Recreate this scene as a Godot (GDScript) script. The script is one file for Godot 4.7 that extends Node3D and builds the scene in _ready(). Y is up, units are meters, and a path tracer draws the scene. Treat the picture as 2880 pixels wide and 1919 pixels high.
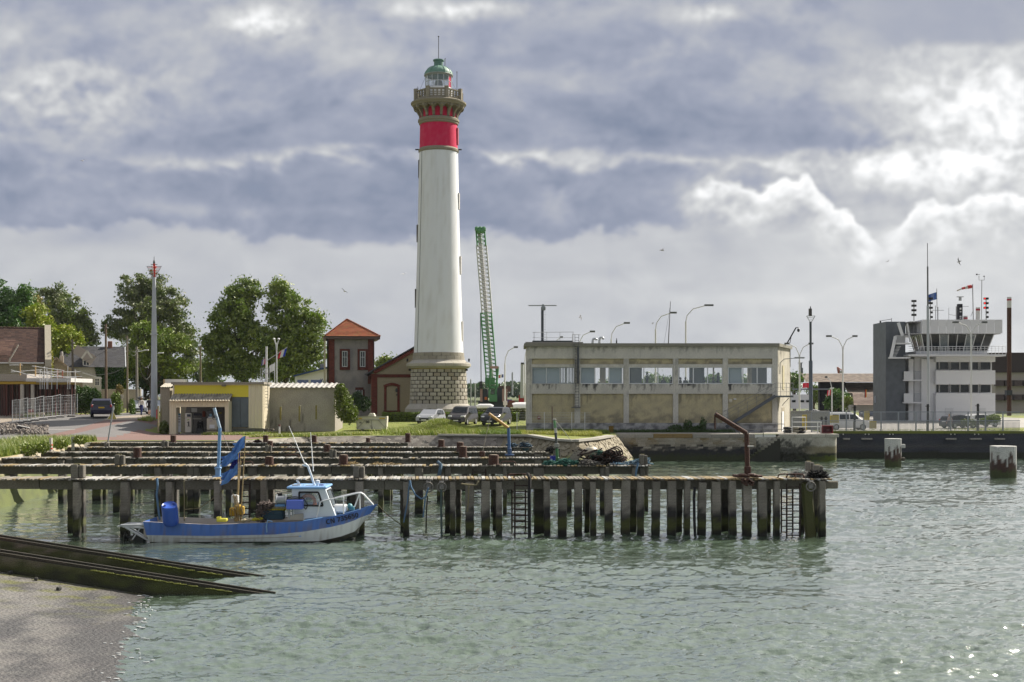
extends Node3D

# Camera model: a level camera with a shifted lens. at(x, y, d) gives the point that lies d metres in front of it in that direction.
const F:=3500.0
const HZ:=1112.0
const CY:=5.65
var rng:=RandomNumberGenerator.new()
var names:={}
var M:={}
var T:={}
var nz:=FastNoiseLite.new()
var nz2:=FastNoiseLite.new()

func px(x:float,d:float)->float:return (x-1440.0)*d/F
func py(y:float,d:float)->float:return CY-(y-HZ)*d/F
func at(x:float,y:float,d:float)->Vector3:return Vector3(px(x,d),py(y,d),-d)
func sst(a:float,b:float,x:float)->float:return smoothstep(a,b,x)
func rr(a:float,b:float)->float:return rng.randf_range(a,b)

class MB:
	var v:=PackedVector3Array()
	var n:=PackedVector3Array()
	var c:=PackedColorArray()
	var col:=Color.WHITE
	func t3(a:Vector3,b:Vector3,d:Vector3)->void:
		var k:=(b-a).cross(d-a)
		if k.length_squared()<1e-16:return
		k=k.normalized()
		v.append(a); v.append(d); v.append(b)
		n.append(k); n.append(k); n.append(k)
		c.append(col); c.append(col); c.append(col)
	func tn(a:Vector3,b:Vector3,d:Vector3,na:Vector3,nb:Vector3,nd:Vector3)->void:
		v.append(a); v.append(d); v.append(b)
		n.append(na); n.append(nd); n.append(nb)
		c.append(col); c.append(col); c.append(col)
	func tc(a:Vector3,b:Vector3,d:Vector3,ca:Color,cb:Color,cd:Color)->void:
		var k:=(b-a).cross(d-a).normalized()
		v.append(a); v.append(d); v.append(b)
		n.append(k); n.append(k); n.append(k)
		c.append(ca); c.append(cd); c.append(cb)
	func q4(a:Vector3,b:Vector3,d:Vector3,e:Vector3)->void:
		t3(a,b,d); t3(a,d,e)
	func box(o:Vector3,s:Vector3,b:=Basis())->void:
		var x:=b.x*s.x*0.5
		var y:=b.y*s.y*0.5
		var z:=b.z*s.z*0.5
		q4(o-x-y+z,o+x-y+z,o+x+y+z,o-x+y+z)
		q4(o+x-y-z,o-x-y-z,o-x+y-z,o+x+y-z)
		q4(o+x-y+z,o+x-y-z,o+x+y-z,o+x+y+z)
		q4(o-x-y-z,o-x-y+z,o-x+y+z,o-x+y-z)
		q4(o-x+y+z,o+x+y+z,o+x+y-z,o-x+y-z)
		q4(o-x-y-z,o+x-y-z,o+x-y+z,o-x-y+z)
	func span(a:Vector3,b:Vector3)->void:
		box((a+b)*0.5,(b-a).abs())
	# box with chamfered edges
	func bev(o:Vector3,s:Vector3,e:float,b:=Basis())->void:
		var h:=s*0.5
		var i:=Vector3(h.x-e,h.y-e,h.z-e)
		var dirs:=[[0,1,2],[1,2,0],[2,0,1]]
		for f in dirs:
			for sg in [-1.0,1.0]:
				var p:=[]
				for k in [[-1.0,-1.0],[1.0,-1.0],[1.0,1.0],[-1.0,1.0]]:
					var w:=Vector3()
					w[f[0]]=sg*h[f[0]]
					w[f[1]]=k[0]*i[f[1]]
					w[f[2]]=k[1]*i[f[2]]
					p.append(o+b*w)
				if sg>0:q4(p[0],p[1],p[2],p[3])
				else:q4(p[3],p[2],p[1],p[0])
		for f in dirs:
			for sa in [-1.0,1.0]:
				for sb in [-1.0,1.0]:
					var a0:=Vector3(); var a1:=Vector3(); var b0:=Vector3(); var b1:=Vector3()
					a0[f[0]]=sa*h[f[0]]; a0[f[1]]=sb*i[f[1]]; a0[f[2]]=-i[f[2]]
					a1=a0; a1[f[2]]=i[f[2]]
					b0[f[0]]=sa*i[f[0]]; b0[f[1]]=sb*h[f[1]]; b0[f[2]]=-i[f[2]]
					b1=b0; b1[f[2]]=i[f[2]]
					if sa*sb>0:q4(o+b*a0,o+b*b0,o+b*b1,o+b*a1)
					else:q4(o+b*a1,o+b*b1,o+b*b0,o+b*a0)
		for sx in [-1.0,1.0]:
			for sy in [-1.0,1.0]:
				for sz in [-1.0,1.0]:
					var p0:=o+b*Vector3(sx*h.x,sy*i.y,sz*i.z)
					var p1:=o+b*Vector3(sx*i.x,sy*h.y,sz*i.z)
					var p2:=o+b*Vector3(sx*i.x,sy*i.y,sz*h.z)
					if sx*sy*sz>0:t3(p0,p1,p2)
					else:t3(p2,p1,p0)
	func bar(a:Vector3,b:Vector3,w:float,h:float,up:=Vector3.UP)->void:
		var z:=(b-a)
		var l:=z.length()
		if l<1e-5:return
		z/=l
		var u:=up
		if absf(z.dot(u))>0.98:u=Vector3.FORWARD
		var x:=u.cross(z).normalized()
		box((a+b)*0.5,Vector3(w,h,l),Basis(x,z.cross(x),z))
	func tube(p:Array,r,sides:=8,caps:=true)->void:
		var rings:=[]
		var nrm:=[]
		var u:=Vector3()
		for i in p.size():
			var t:Vector3=(p[mini(i+1,p.size()-1)]-p[maxi(i-1,0)])
			t=t.normalized()
			if i==0:
				u=Vector3.UP if absf(t.y)<0.9 else Vector3.RIGHT
			u=(u-t*u.dot(t)).normalized()
			var w:=t.cross(u)
			var rad:float=r[i] if r is Array else r
			var ring:=PackedVector3Array()
			var nn:=PackedVector3Array()
			for k in sides:
				var a:=TAU*k/sides
				var dir:=u*cos(a)+w*sin(a)
				ring.append(p[i]+dir*rad)
				nn.append(dir)
			rings.append(ring); nrm.append(nn)
		for i in p.size()-1:
			for k in sides:
				var k2:=(k+1)%sides
				var A:PackedVector3Array=rings[i]
				var B:PackedVector3Array=rings[i+1]
				var NA:PackedVector3Array=nrm[i]
				var NB:PackedVector3Array=nrm[i+1]
				tn(A[k],A[k2],B[k2],NA[k],NA[k2],NB[k2])
				tn(A[k],B[k2],B[k],NA[k],NB[k2],NB[k])
		if caps:
			var e:int=p.size()-1
			for k in sides:
				var k2:=(k+1)%sides
				t3(p[0],rings[0][k2],rings[0][k])
				t3(p[e],rings[e][k],rings[e][k2])
	# profile of (radius, height) from bottom to top turned round the y axis through o
	func lathe(pr:Array,o:Vector3,segs:=24,soft:=false,a0:=0.0,a1:=TAU)->void:
		var pn:=[]
		for i in pr.size()-1:
			var d:Vector2=pr[i+1]-pr[i]
			pn.append(Vector2(d.y,-d.x).normalized())
		for i in pr.size()-1:
			var na:Vector2=pn[i]
			var nb:Vector2=pn[i]
			if soft:
				if i>0:na=(pn[i]+pn[i-1]).normalized()
				if i<pr.size()-2:nb=(pn[i]+pn[i+1]).normalized()
			for k in segs:
				var t0:=a0+(a1-a0)*k/segs
				var t1:=a0+(a1-a0)*(k+1)/segs
				var d0:=Vector3(sin(t0),0,cos(t0))
				var d1:=Vector3(sin(t1),0,cos(t1))
				var A:Vector3=o+d0*pr[i].x+Vector3.UP*pr[i].y
				var B:Vector3=o+d1*pr[i].x+Vector3.UP*pr[i].y
				var C:Vector3=o+d1*pr[i+1].x+Vector3.UP*pr[i+1].y
				var D:Vector3=o+d0*pr[i+1].x+Vector3.UP*pr[i+1].y
				var nA:=d0*na.x+Vector3.UP*na.y
				var nB:=d1*na.x+Vector3.UP*na.y
				var nC:=d1*nb.x+Vector3.UP*nb.y
				var nD:=d0*nb.x+Vector3.UP*nb.y
				if pr[i].x>1e-5:tn(A,B,C,nA,nB,nC)
				if pr[i+1].x>1e-5:tn(A,C,D,nA,nC,nD)
	func ball(o:Vector3,r:Vector3,segs:=10,rings:=6)->void:
		for i in rings:
			var a0:=PI*i/rings-PI/2
			var a1:=PI*(i+1)/rings-PI/2
			for k in segs:
				var t0:=TAU*k/segs
				var t1:=TAU*(k+1)/segs
				var e0:=Vector3(sin(t0)*cos(a0),sin(a0),cos(t0)*cos(a0))
				var e1:=Vector3(sin(t1)*cos(a0),sin(a0),cos(t1)*cos(a0))
				var e2:=Vector3(sin(t1)*cos(a1),sin(a1),cos(t1)*cos(a1))
				var e3:=Vector3(sin(t0)*cos(a1),sin(a1),cos(t0)*cos(a1))
				if i>0:tn(o+e0*r,o+e1*r,o+e2*r,(e0/r).normalized(),(e1/r).normalized(),(e2/r).normalized())
				if i<rings-1:tn(o+e0*r,o+e2*r,o+e3*r,(e0/r).normalized(),(e2/r).normalized(),(e3/r).normalized())
	# polygon in the xy plane of xf pushed from z0 to z1
	func prism(poly:PackedVector2Array,xf:Transform3D,z0:float,z1:float)->void:
		var pl:=poly
		if Geometry2D.is_polygon_clockwise(pl)==false:
			pl=poly.duplicate(); pl.reverse()
		# after this pl is clockwise in Godot's y-down sense, i.e. counter-clockwise with y up
		var ar:=0.0
		for i in pl.size():
			var p:=pl[i]
			var q:=pl[(i+1)%pl.size()]
			ar+=p.x*q.y-q.x*p.y
		if ar<0:pl.reverse()
		var ix:=Geometry2D.triangulate_polygon(pl)
		for i in range(0,ix.size(),3):
			var a:=pl[ix[i]]; var b:=pl[ix[i+1]]; var d:=pl[ix[i+2]]
			if (b-a).cross(d-a)<0:
				var t:=b; b=d; d=t
			t3(xf*Vector3(a.x,a.y,z1),xf*Vector3(b.x,b.y,z1),xf*Vector3(d.x,d.y,z1))
			t3(xf*Vector3(a.x,a.y,z0),xf*Vector3(d.x,d.y,z0),xf*Vector3(b.x,b.y,z0))
		for i in pl.size():
			var a:=pl[i]; var b:=pl[(i+1)%pl.size()]
			q4(xf*Vector3(a.x,a.y,z0),xf*Vector3(b.x,b.y,z0),xf*Vector3(b.x,b.y,z1),xf*Vector3(a.x,a.y,z1))
	# rows of points, smooth; cols: optional rows of colours. Winding: rows run up, points run right, seen from outside
	func sheet(rows:Array,cols:=[],flat:=false)->void:
		var h:=rows.size()
		var w:int=rows[0].size()
		var nn:=[]
		if not flat:
			for j in h:
				var r:=PackedVector3Array()
				for i in w:
					var dx:Vector3=rows[j][mini(i+1,w-1)]-rows[j][maxi(i-1,0)]
					var dy:Vector3=rows[mini(j+1,h-1)][i]-rows[maxi(j-1,0)][i]
					r.append(dx.cross(dy).normalized())
				nn.append(r)
		for j in h-1:
			for i in w-1:
				var ca:=col; var cb:=col; var cc:=col; var cd:=col
				if cols.size():
					ca=cols[j][i]; cb=cols[j][i+1]; cc=cols[j+1][i+1]; cd=cols[j+1][i]
				var A:Vector3=rows[j][i]; var B:Vector3=rows[j][i+1]; var C:Vector3=rows[j+1][i+1]; var D:Vector3=rows[j+1][i]
				if flat:
					tc(A,B,C,ca,cb,cc); tc(A,C,D,ca,cc,cd)
				else:
					v.append(A); v.append(C); v.append(B); v.append(A); v.append(D); v.append(C)
					n.append(nn[j][i]); n.append(nn[j+1][i+1]); n.append(nn[j][i+1]); n.append(nn[j][i]); n.append(nn[j+1][i]); n.append(nn[j+1][i+1])
					c.append(ca); c.append(cc); c.append(cb); c.append(ca); c.append(cd); c.append(cc)
	func mesh(off:=Vector3.ZERO)->ArrayMesh:
		var m:=ArrayMesh.new()
		if v.is_empty():return m
		var ar:=[]
		ar.resize(Mesh.ARRAY_MAX)
		if off!=Vector3.ZERO:
			v=Transform3D(Basis(),-off)*v
		ar[Mesh.ARRAY_VERTEX]=v
		ar[Mesh.ARRAY_NORMAL]=n
		ar[Mesh.ARRAY_COLOR]=c
		m.add_surface_from_arrays(Mesh.PRIMITIVE_TRIANGLES,ar)
		return m

func paint(c:Color)->MB:
	var b:=MB.new()
	b.col=c
	return b

func numbered(base:String)->String:
	var k:int=names.get(base,-1)+1
	names[base]=k
	return base if k==0 else "%s_%03d"%[base,k]

func origin_of(p:Node)->Vector3:
	var o:=Vector3.ZERO
	while p is Node3D and p!=self:
		o+=(p as Node3D).position
		p=p.get_parent()
	return o

# commits a builder in world coordinates (or the parent's own, with local) as one named mesh under parent
func part(called:String,b:MB,m:Material,parent:Node=self,local:=false)->MeshInstance3D:
	var o:=MeshInstance3D.new()
	o.name=numbered(called) if parent==self else called
	o.mesh=b.mesh(Vector3.ZERO if local else origin_of(parent))
	o.material_override=m
	parent.add_child(o,true)
	return o

func piece(called:String,mesh:Mesh,m:Material,parent:Node,xf:Transform3D)->MeshInstance3D:
	var o:=MeshInstance3D.new()
	o.name=called
	o.mesh=mesh
	o.material_override=m
	o.transform=xf
	parent.add_child(o,true)
	return o

func thing(called:String,label:String,category:String,where:=Vector3.ZERO,group:="")->Node3D:
	var o:=Node3D.new()
	o.name=numbered(called)
	add_child(o)
	o.position=where
	return tag(o,label,category,group)

func tag(o:Node3D,label:String,category:String,group:="")->Node3D:
	o.set_meta("label",label)
	o.set_meta("category",category)
	if group!="":o.set_meta("group",group)
	return o

func structure(o:Node3D)->Node3D:
	o.set_meta("kind","structure")
	return o

func stuff(o:Node3D)->Node3D:
	o.set_meta("kind","stuff")
	return o

func dup(o:Node3D,label:String,where:Vector3,turn:=0.0)->Node3D:
	var c:Node3D=o.duplicate()
	c.name=numbered(String(o.name).rstrip("0123456789").rstrip("_"))
	add_child(c)
	c.position=where
	c.rotation.y=turn
	c.set_meta("label",label)
	return c

# box given by its front face in picture coordinates at depth d0, reaching back to d1
func bxp(b:MB,x0:float,x1:float,y0:float,y1:float,d0:float,d1:float)->void:
	b.span(Vector3(px(x0,d0),py(y1,d0),-d1),Vector3(px(x1,d0),py(y0,d0),-d0))

func noise_tex(seed_:int,freq:float,ramp:Array,size:=512,kind:=FastNoiseLite.TYPE_SIMPLEX_SMOOTH,oct:=4,nrm:=0.0,h:=0)->NoiseTexture2D:
	var f:=FastNoiseLite.new()
	f.seed=seed_
	f.noise_type=kind
	f.frequency=freq
	f.fractal_octaves=oct
	if oct<=1:f.fractal_type=FastNoiseLite.FRACTAL_NONE
	var t:=NoiseTexture2D.new()
	t.width=size
	t.height=h if h>0 else size
	t.seamless=true
	t.noise=f
	if nrm>0.0:
		t.as_normal_map=true
		t.bump_strength=nrm
	elif ramp.size():
		var g:=Gradient.new()
		var offs:=PackedFloat32Array()
		var cs:=PackedColorArray()
		for r in ramp:
			offs.append(r[0])
			cs.append((r[1] if r[1] is Color else Color(r[1],r[1],r[1])).linear_to_srgb())
		g.offsets=offs
		g.colors=cs
		t.color_ramp=g
	return t

# a material from a linear base colour
func mat(key:String,col:Color,rough:=0.8,tex:="",scale=1.0,opt:={})->StandardMaterial3D:
	var m:=StandardMaterial3D.new()
	m.resource_name=key
	m.albedo_color=col.linear_to_srgb()
	m.roughness=rough
	if tex!="":
		m.albedo_texture=T[tex]
	if tex!="" or opt.has("normal"):
		m.uv1_triplanar=true
		m.uv1_world_triplanar=not opt.has("own")
		m.uv1_scale=scale if scale is Vector3 else Vector3.ONE*float(scale)
	if opt.has("normal"):
		m.normal_enabled=true
		m.normal_texture=T[opt.normal]
		m.normal_scale=opt.get("ns",1.0)
	if opt.has("metal"):m.metallic=opt.metal
	if opt.has("spec"):m.metallic_specular=opt.spec
	if opt.has("vc"):m.vertex_color_use_as_albedo=true
	if opt.has("back"):
		m.backlight_enabled=true
		m.backlight=opt.back
	if opt.has("coat"):
		m.clearcoat_enabled=true
		m.clearcoat=opt.coat
		m.clearcoat_roughness=0.1
	if opt.has("alpha"):
		m.transparency=BaseMaterial3D.TRANSPARENCY_ALPHA
		m.albedo_color.a=opt.alpha
	m.cull_mode=BaseMaterial3D.CULL_DISABLED if opt.has("both") else BaseMaterial3D.CULL_BACK
	M[key]=m
	return m

func make_materials()->void:
	T.mottle=noise_tex(11,0.012,[[0.25,0.78],[0.55,0.92],[0.8,1.0]])
	T.fine=noise_tex(12,0.08,[[0.2,0.80],[0.8,1.0]],512,FastNoiseLite.TYPE_SIMPLEX_SMOOTH,3)
	T.rough=noise_tex(13,0.03,[[0.2,0.5],[0.5,0.84],[0.8,1.0]],512,FastNoiseLite.TYPE_SIMPLEX_SMOOTH,5)
	T.grain=noise_tex(14,0.03,[[0.2,0.4],[0.5,0.78],[0.75,1.0]],512,FastNoiseLite.TYPE_SIMPLEX_SMOOTH,5)
	T.rust=noise_tex(15,0.02,[[0.2,Color(0.3,0.24,0.22)],[0.45,Color(0.6,0.42,0.36)],[0.6,Color(1,0.7,0.55)],[0.8,Color(0.75,0.62,0.56)]],512,FastNoiseLite.TYPE_SIMPLEX_SMOOTH,5)
	T.speck=noise_tex(16,0.12,[[0.3,0.22],[0.5,0.65],[0.7,1.0]],512,FastNoiseLite.TYPE_SIMPLEX_SMOOTH,2)
	T.lawn=noise_tex(17,0.05,[[0.2,Color(0.6,0.68,0.5)],[0.5,Color(0.9,0.93,0.75)],[0.8,Color(1.0,0.96,0.8)]],512,FastNoiseLite.TYPE_SIMPLEX_SMOOTH,5)
	T.nfine=noise_tex(21,0.05,[],512,FastNoiseLite.TYPE_SIMPLEX_SMOOTH,4,6.0)
	T.nrough=noise_tex(22,0.02,[],512,FastNoiseLite.TYPE_SIMPLEX_SMOOTH,5,12.0)
	T.nwater=noise_tex(23,0.016,[],512,FastNoiseLite.TYPE_SIMPLEX_SMOOTH,5,8.0)
	mat("water",Color(0.078,0.116,0.078),0.04,"",Vector3(0.36,0.42,0.62),{normal="nwater",ns=0.9,spec=0.7,coat=1.0})
	mat("paint",Color.WHITE,0.55,"mottle",0.12,{vc=true})
	mat("gloss",Color.WHITE,0.3,"",1.0,{vc=true})
	mat("matte",Color.WHITE,0.9,"fine",1.2,{vc=true})
	mat("stone",Color.WHITE,0.9,"rough",0.8,{vc=true,normal="nfine",ns=0.6})
	mat("plain",Color.WHITE,0.75,"",1.0,{vc=true})
	mat("wood",Color.WHITE,0.88,"grain",Vector3(4.0,0.8,4.0),{vc=true})
	mat("plank",Color.WHITE,0.88,"grain",Vector3(6.0,4.0,0.7),{vc=true})
	mat("beam",Color.WHITE,0.9,"grain",Vector3(0.5,4.0,4.0),{vc=true})
	mat("rust",Color(0.088,0.052,0.04),0.85,"rust",1.3,{normal="nfine",ns=0.7})
	mat("dark_rust",Color(0.036,0.027,0.023),0.85,"rust",1.3)
	mat("steel",Color(0.36,0.38,0.40),0.5,"mottle",0.8,{metal=0.3})
	mat("dark_steel",Color(0.06,0.07,0.085),0.5,"mottle",0.8)
	mat("black",Color(0.012,0.012,0.014),0.6)
	mat("white",Color.WHITE,0.5,"fine",0.3,{vc=true})
	mat("glass",Color(0.55,0.65,0.7),0.03,"",1.0,{alpha=0.22})
	mat("dark_glass",Color(0.012,0.016,0.018),0.06,"",1.0,{spec=0.45})
	mat("leaf",Color.WHITE,0.5,"",1.0,{vc=true,back=Color(0.5,0.62,0.2),both=true})
	mat("bark",Color(0.095,0.075,0.055),0.95,"rough",Vector3(1.5,0.4,1.5))
	mat("rope",Color.WHITE,0.95,"speck",6.0,{vc=true})
	mat("cloth",Color.WHITE,0.9,"fine",4.0,{vc=true,both=true,back=Color(0.3,0.3,0.3)})
	mat("rubber",Color(0.015,0.015,0.016),0.85)
	mat("ground",Color.WHITE,0.95,"lawn",0.35,{vc=true,normal="nfine",ns=0.8})
	mat("asphalt",Color.WHITE,0.92,"rough",0.5,{vc=true,normal="nfine",ns=0.5})
	mat("slab",Color.WHITE,0.85,"rough",0.45,{vc=true,normal="nfine",ns=0.5})
	mat("wet",Color.WHITE,0.42,"rough",0.7,{vc=true,normal="nrough",ns=1.3})
	mat("mossy",Color.WHITE,0.8,"rough",1.6,{vc=true,normal="nrough",ns=0.8})

# ---------- sky ----------
var s1:=FastNoiseLite.new()
var s2:=FastNoiseLite.new()

func bump2(x:float,y:float,cx:float,cy:float,rx:float,ry:float)->float:
	var a:=(x-cx)/rx
	var b:=(y-cy)/ry
	return exp(-(a*a+b*b))

# brightness of the cloud deck: 0 slate undersides, 0.5 grey, 1 sunlit white. u, w: azimuth and height as on a picture 3500 units from the eye
func cloud_b(u:float,w:float,inside:float)->float:
	var x:=u/1000.0
	var y:=w/1000.0
	var wx:=s2.get_noise_2d(x*1.3,y*2.2)*0.11
	var wy:=s2.get_noise_2d(x*1.3+40.0,y*2.2+7.0)*0.07
	var f1:=s1.get_noise_2d((x+wx)*1.6,(y+wy)*3.4)
	var f2:=s1.get_noise_2d((x+wx)*5.5+9.0,(y+wy)*8.5)
	var f3:=s1.get_noise_2d((x+wx)*15.0+3.0,(y+wy)*20.0)
	var b:=0.40+0.30*f1+0.10*f2+0.03*f3
	# undersides of the strata: repeated low bands
	b+=0.10*s2.get_noise_2d(x*0.5+3.0,y*7.0)
	if inside<=0.0:return b
	var X:=u+1440.0+wx*260.0
	var Y:=1112.0-w+wy*260.0
	var e:=f2*26.0+f3*12.0
	var h2:=s1.get_noise_2d(X*0.0075+20.0,Y*0.0095)
	var h3:=s1.get_noise_2d(X*0.021,Y*0.024+8.0)
	var puff:=0.6*h2+0.35*h3
	var wisp:=s1.get_noise_2d(X*0.0032+wx*6.0,Y*0.0085+wy*9.0)
	var k:=0.445+0.12*f1+0.05*f2+0.02*f3+0.075*puff+0.10*wisp
	# upper deck, greyer towards its base at y 430
	var base1:=425.0+14.0*sin(X*0.004)+e*0.9+wisp*30.0
	k-=0.12*sst(170.0,410.0,Y)*(1.0-sst(base1-16.0,base1+20.0,Y))*sst(250.0,600.0,X)
	k-=0.05*bump2(X,Y,1750,330,600,130)
	# bright gap below the deck, a slate bank under it, its base at y 650
	k+=clampf(0.12+0.2*wisp+0.15*puff,0.0,0.3)*bump2(0.0,Y,0.0,base1+24.0,1.0,22.0)*sst(250.0,700.0,X)
	var base2:=655.0-22.0*sst(900.0,300.0,X)+20.0*bump2(X,0,1100,0,220,1)+e*1.1+wisp*34.0-25.0*sst(1500.0,2000.0,X)
	var bank:=sst(base1+20.0,base1+70.0,Y)*(1.0-sst(base2-16.0,base2+22.0,Y))*(1.0-sst(1750.0,2150.0,X))
	k-=0.155*bank*(0.55+0.5*sst(500.0,640.0,Y))
	k+=0.10*bump2(X,Y,700,600,320,22)+0.06*bump2(X,Y,250,590,260,30)
	# smooth pale sky low down
	var low:=sst(base2-14.0,base2+30.0,Y)
	k=lerpf(k,0.575+0.05*f1+0.02*f2+0.03*wisp+0.03*sst(1200.0,2400.0,X),low*(0.92 if X<1700.0 else 0.8))
	k-=0.13*bump2(X,Y,250,665,170,32)+0.08*bump2(X,Y,735,680,70,22)
	k+=0.05*bump2(X,Y,2050,840,300,25)+0.04*bump2(X,Y,1640,800,160,20)
	# broken white on the left and at the top
	k+=clampf(0.13+0.32*puff,-0.05,0.3)*bump2(X,Y,190,270,230,110)
	k+=clampf(0.38+0.55*puff,0.0,0.6)*bump2(X,Y,745,62,120,44)+clampf(0.34+0.4*puff,0.0,0.6)*bump2(X,Y,1290,30,170,26)+clampf(0.28+0.4*puff,0.0,0.5)*bump2(X,Y,2000,34,80,20)+0.16*bump2(X,Y,60,80,60,40)
	# cumulus heads: bright at their crowns, greyer towards the base
	k+=0.15*bump2(X,Y,1530,545,95,85)*sst(-30.0,30.0,(1620.0-X)-(600.0-Y)*0.9+puff*60.0)
	var c1:=lut(X,[[1850,640],[1930,545],[1990,500],[2060,525],[2130,540],[2190,500],[2260,497],[2300,545],[2350,575],[2400,590],[2450,650],[2500,700]])+puff*34.0
	var u1:=Y-c1
	k=lerpf(k,0.60+0.42*exp(-maxf(u1,0.0)/60.0)+0.30*puff,sst(-8.0,10.0,u1)*(1.0-sst(70.0,165.0,u1+30.0*puff))*sst(1880.0,2120.0,X+60.0*puff)*(1.0-sst(2420.0,2520.0,X))*0.85)
	k+=0.2*clampf(0.6+puff,0.0,1.2)*bump2(X,Y,1980,540,60,42)
	var c2:=lut(X,[[2450,680],[2540,630],[2570,575],[2620,560],[2680,580],[2720,560],[2780,540],[2900,545]])+puff*30.0
	var u2:=Y-c2
	k=lerpf(k,0.57+0.36*exp(-maxf(u2,0.0)/40.0)+0.26*puff,sst(-8.0,10.0,u2)*(1.0-sst(90.0,190.0,u2))*sst(2440.0,2580.0,X)*0.85)
	# glare of the thin cloud towards the sun, top right grey bank over it
	var gl:=bump2(X,Y,2800,330,300,190)+0.6*bump2(X,Y,2560,480,330,55)
	k+=gl*(0.50+0.42*puff)
	k=lerpf(k,0.41+0.05*f1,0.85*sst(2300.0,2520.0,X)*(1.0-sst(108.0,142.0,Y+e*0.3)))
	k+=0.10*sst(1900.0,2700.0,X)*sst(420.0,700.0,Y)
	return lerpf(b,k,inside)

func cloud_color(k:float)->Color:
	var ramp:=[[0.0,Color(0.115,0.15,0.225)],[0.2,Color(0.20,0.24,0.335)],[0.4,Color(0.335,0.365,0.455)],[0.55,Color(0.485,0.50,0.535)],[0.7,Color(0.645,0.655,0.665)],[0.85,Color(0.84,0.85,0.86)],[1.0,Color(1.0,1.0,1.0)],[1.3,Color(1.3,1.28,1.25)]]
	k=clampf(k,0.0,1.3)
	for i in ramp.size()-1:
		if k<=ramp[i+1][0]:
			return (ramp[i][1] as Color).lerp(ramp[i+1][1],(k-ramp[i][0])/(ramp[i+1][0]-ramp[i][0]))
	return ramp[-1][1]

func sky_at(az:float,el:float,sun:Vector3)->Color:
	var w:=tan(clampf(el,0.0,1.2))*F/maxf(cos(clampf(az,-0.9,0.9)),0.3)
	var u:=tan(az)*F if absf(az)<0.6 else signf(az)*(tan(0.6)*F+(absf(az)-0.6)*4200.0)
	if w>1300.0:w=1300.0+(w-1300.0)*0.55
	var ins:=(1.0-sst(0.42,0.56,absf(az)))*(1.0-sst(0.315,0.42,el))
	# seam at the back of the panorama: blend both ends
	var k:=cloud_b(u,w,ins)
	if absf(az)>2.9:
		var u2:=-signf(az)*(tan(0.6)*F+(TAU-absf(az)-0.6)*4200.0)
		k=lerpf(k,cloud_b(u2,w,0.0),0.5*sst(2.9,PI,absf(az)))
	var dir:=Vector3(sin(az)*cos(el),sin(el),-cos(az)*cos(el))
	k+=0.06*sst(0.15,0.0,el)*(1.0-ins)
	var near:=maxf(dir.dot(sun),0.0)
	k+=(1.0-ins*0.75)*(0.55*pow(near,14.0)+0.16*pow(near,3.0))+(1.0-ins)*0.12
	return cloud_color(k)

func make_sky(sun:Vector3)->Sky:
	s1.seed=5; s1.frequency=1.0; s1.fractal_octaves=4
	s2.seed=9; s2.frequency=1.0; s2.fractal_octaves=3
	var W:=4096
	var H:=2048
	var small:=Image.create(512,256,false,Image.FORMAT_RGBF)
	for j in 132:
		for i in 512:
			small.set_pixel(i,j,sky_at(wrapf((i+0.5)/512.0*TAU,-PI,PI),(0.5-(j+0.5)/256.0)*PI,sun))
	var low:=Color(0.20,0.215,0.20)
	small.fill_rect(Rect2i(0,129,512,127),low)
	small.resize(W,H,Image.INTERPOLATE_CUBIC)
	var hw:=380
	for j in range(H/2-300,H/2+6):
		for i in range(-hw,hw):
			small.set_pixel(posmod(i,W),j,sky_at((i+0.5)/W*TAU,maxf((0.5-(j+0.5)/H)*PI,0.0),sun))
	small.convert(Image.FORMAT_RGBAH)
	var m:=PanoramaSkyMaterial.new()
	m.panorama=ImageTexture.create_from_image(small)
	var s:=Sky.new()
	s.sky_material=m
	return s

func _ready()->void:
	rng.seed=77
	nz.seed=3; nz.frequency=1.0; nz.fractal_octaves=4
	nz2.seed=8; nz2.frequency=1.0; nz2.fractal_octaves=2
	# camera
	var cam:=Camera3D.new()
	cam.name="camera"
	add_child(cam)
	cam.position=Vector3(0,CY,0)
	var near:=0.1
	cam.set_frustum(near*1919.0/F,Vector2(0,near*(HZ-959.5)/F),near,6000.0)
	cam.current=true
	# sun: to the right and a little behind the scene
	var az:=deg_to_rad(52.0)
	var el:=deg_to_rad(40.0)
	var sun:=Vector3(sin(az)*cos(el),sin(el),-cos(az)*cos(el))
	var e:=Environment.new()
	e.background_mode=Environment.BG_SKY
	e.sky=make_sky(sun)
	e.background_energy_multiplier=0.6
	e.tonemap_mode=Environment.TONE_MAPPER_LINEAR
	e.tonemap_exposure=1.8
	e.ssao_enabled=true
	e.ssil_enabled=true
	e.sdfgi_enabled=true
	e.fog_enabled=true
	e.fog_density=0.00006
	e.fog_light_color=Color(0.80,0.84,0.88)
	var we:=WorldEnvironment.new()
	we.name="world_environment"
	we.environment=e
	add_child(we)
	var dl:=DirectionalLight3D.new()
	dl.name="sun"
	dl.light_color=Color(1.0,0.965,0.91)
	dl.light_energy=1.6
	dl.light_angular_distance=0.5
	dl.shadow_enabled=true
	add_child(dl)
	dl.look_at_from_position(sun*100.0,Vector3.ZERO)
	make_materials()
	build_ground()
	build_water()
	build_slip()
	build_piers()
	build_lighthouse()
	build_station()
	build_quay()
	build_left()
	build_trees()
	build_sheds()
	build_far()
	build_right()
	build_boat()
	build_gear()
	build_small()

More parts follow.
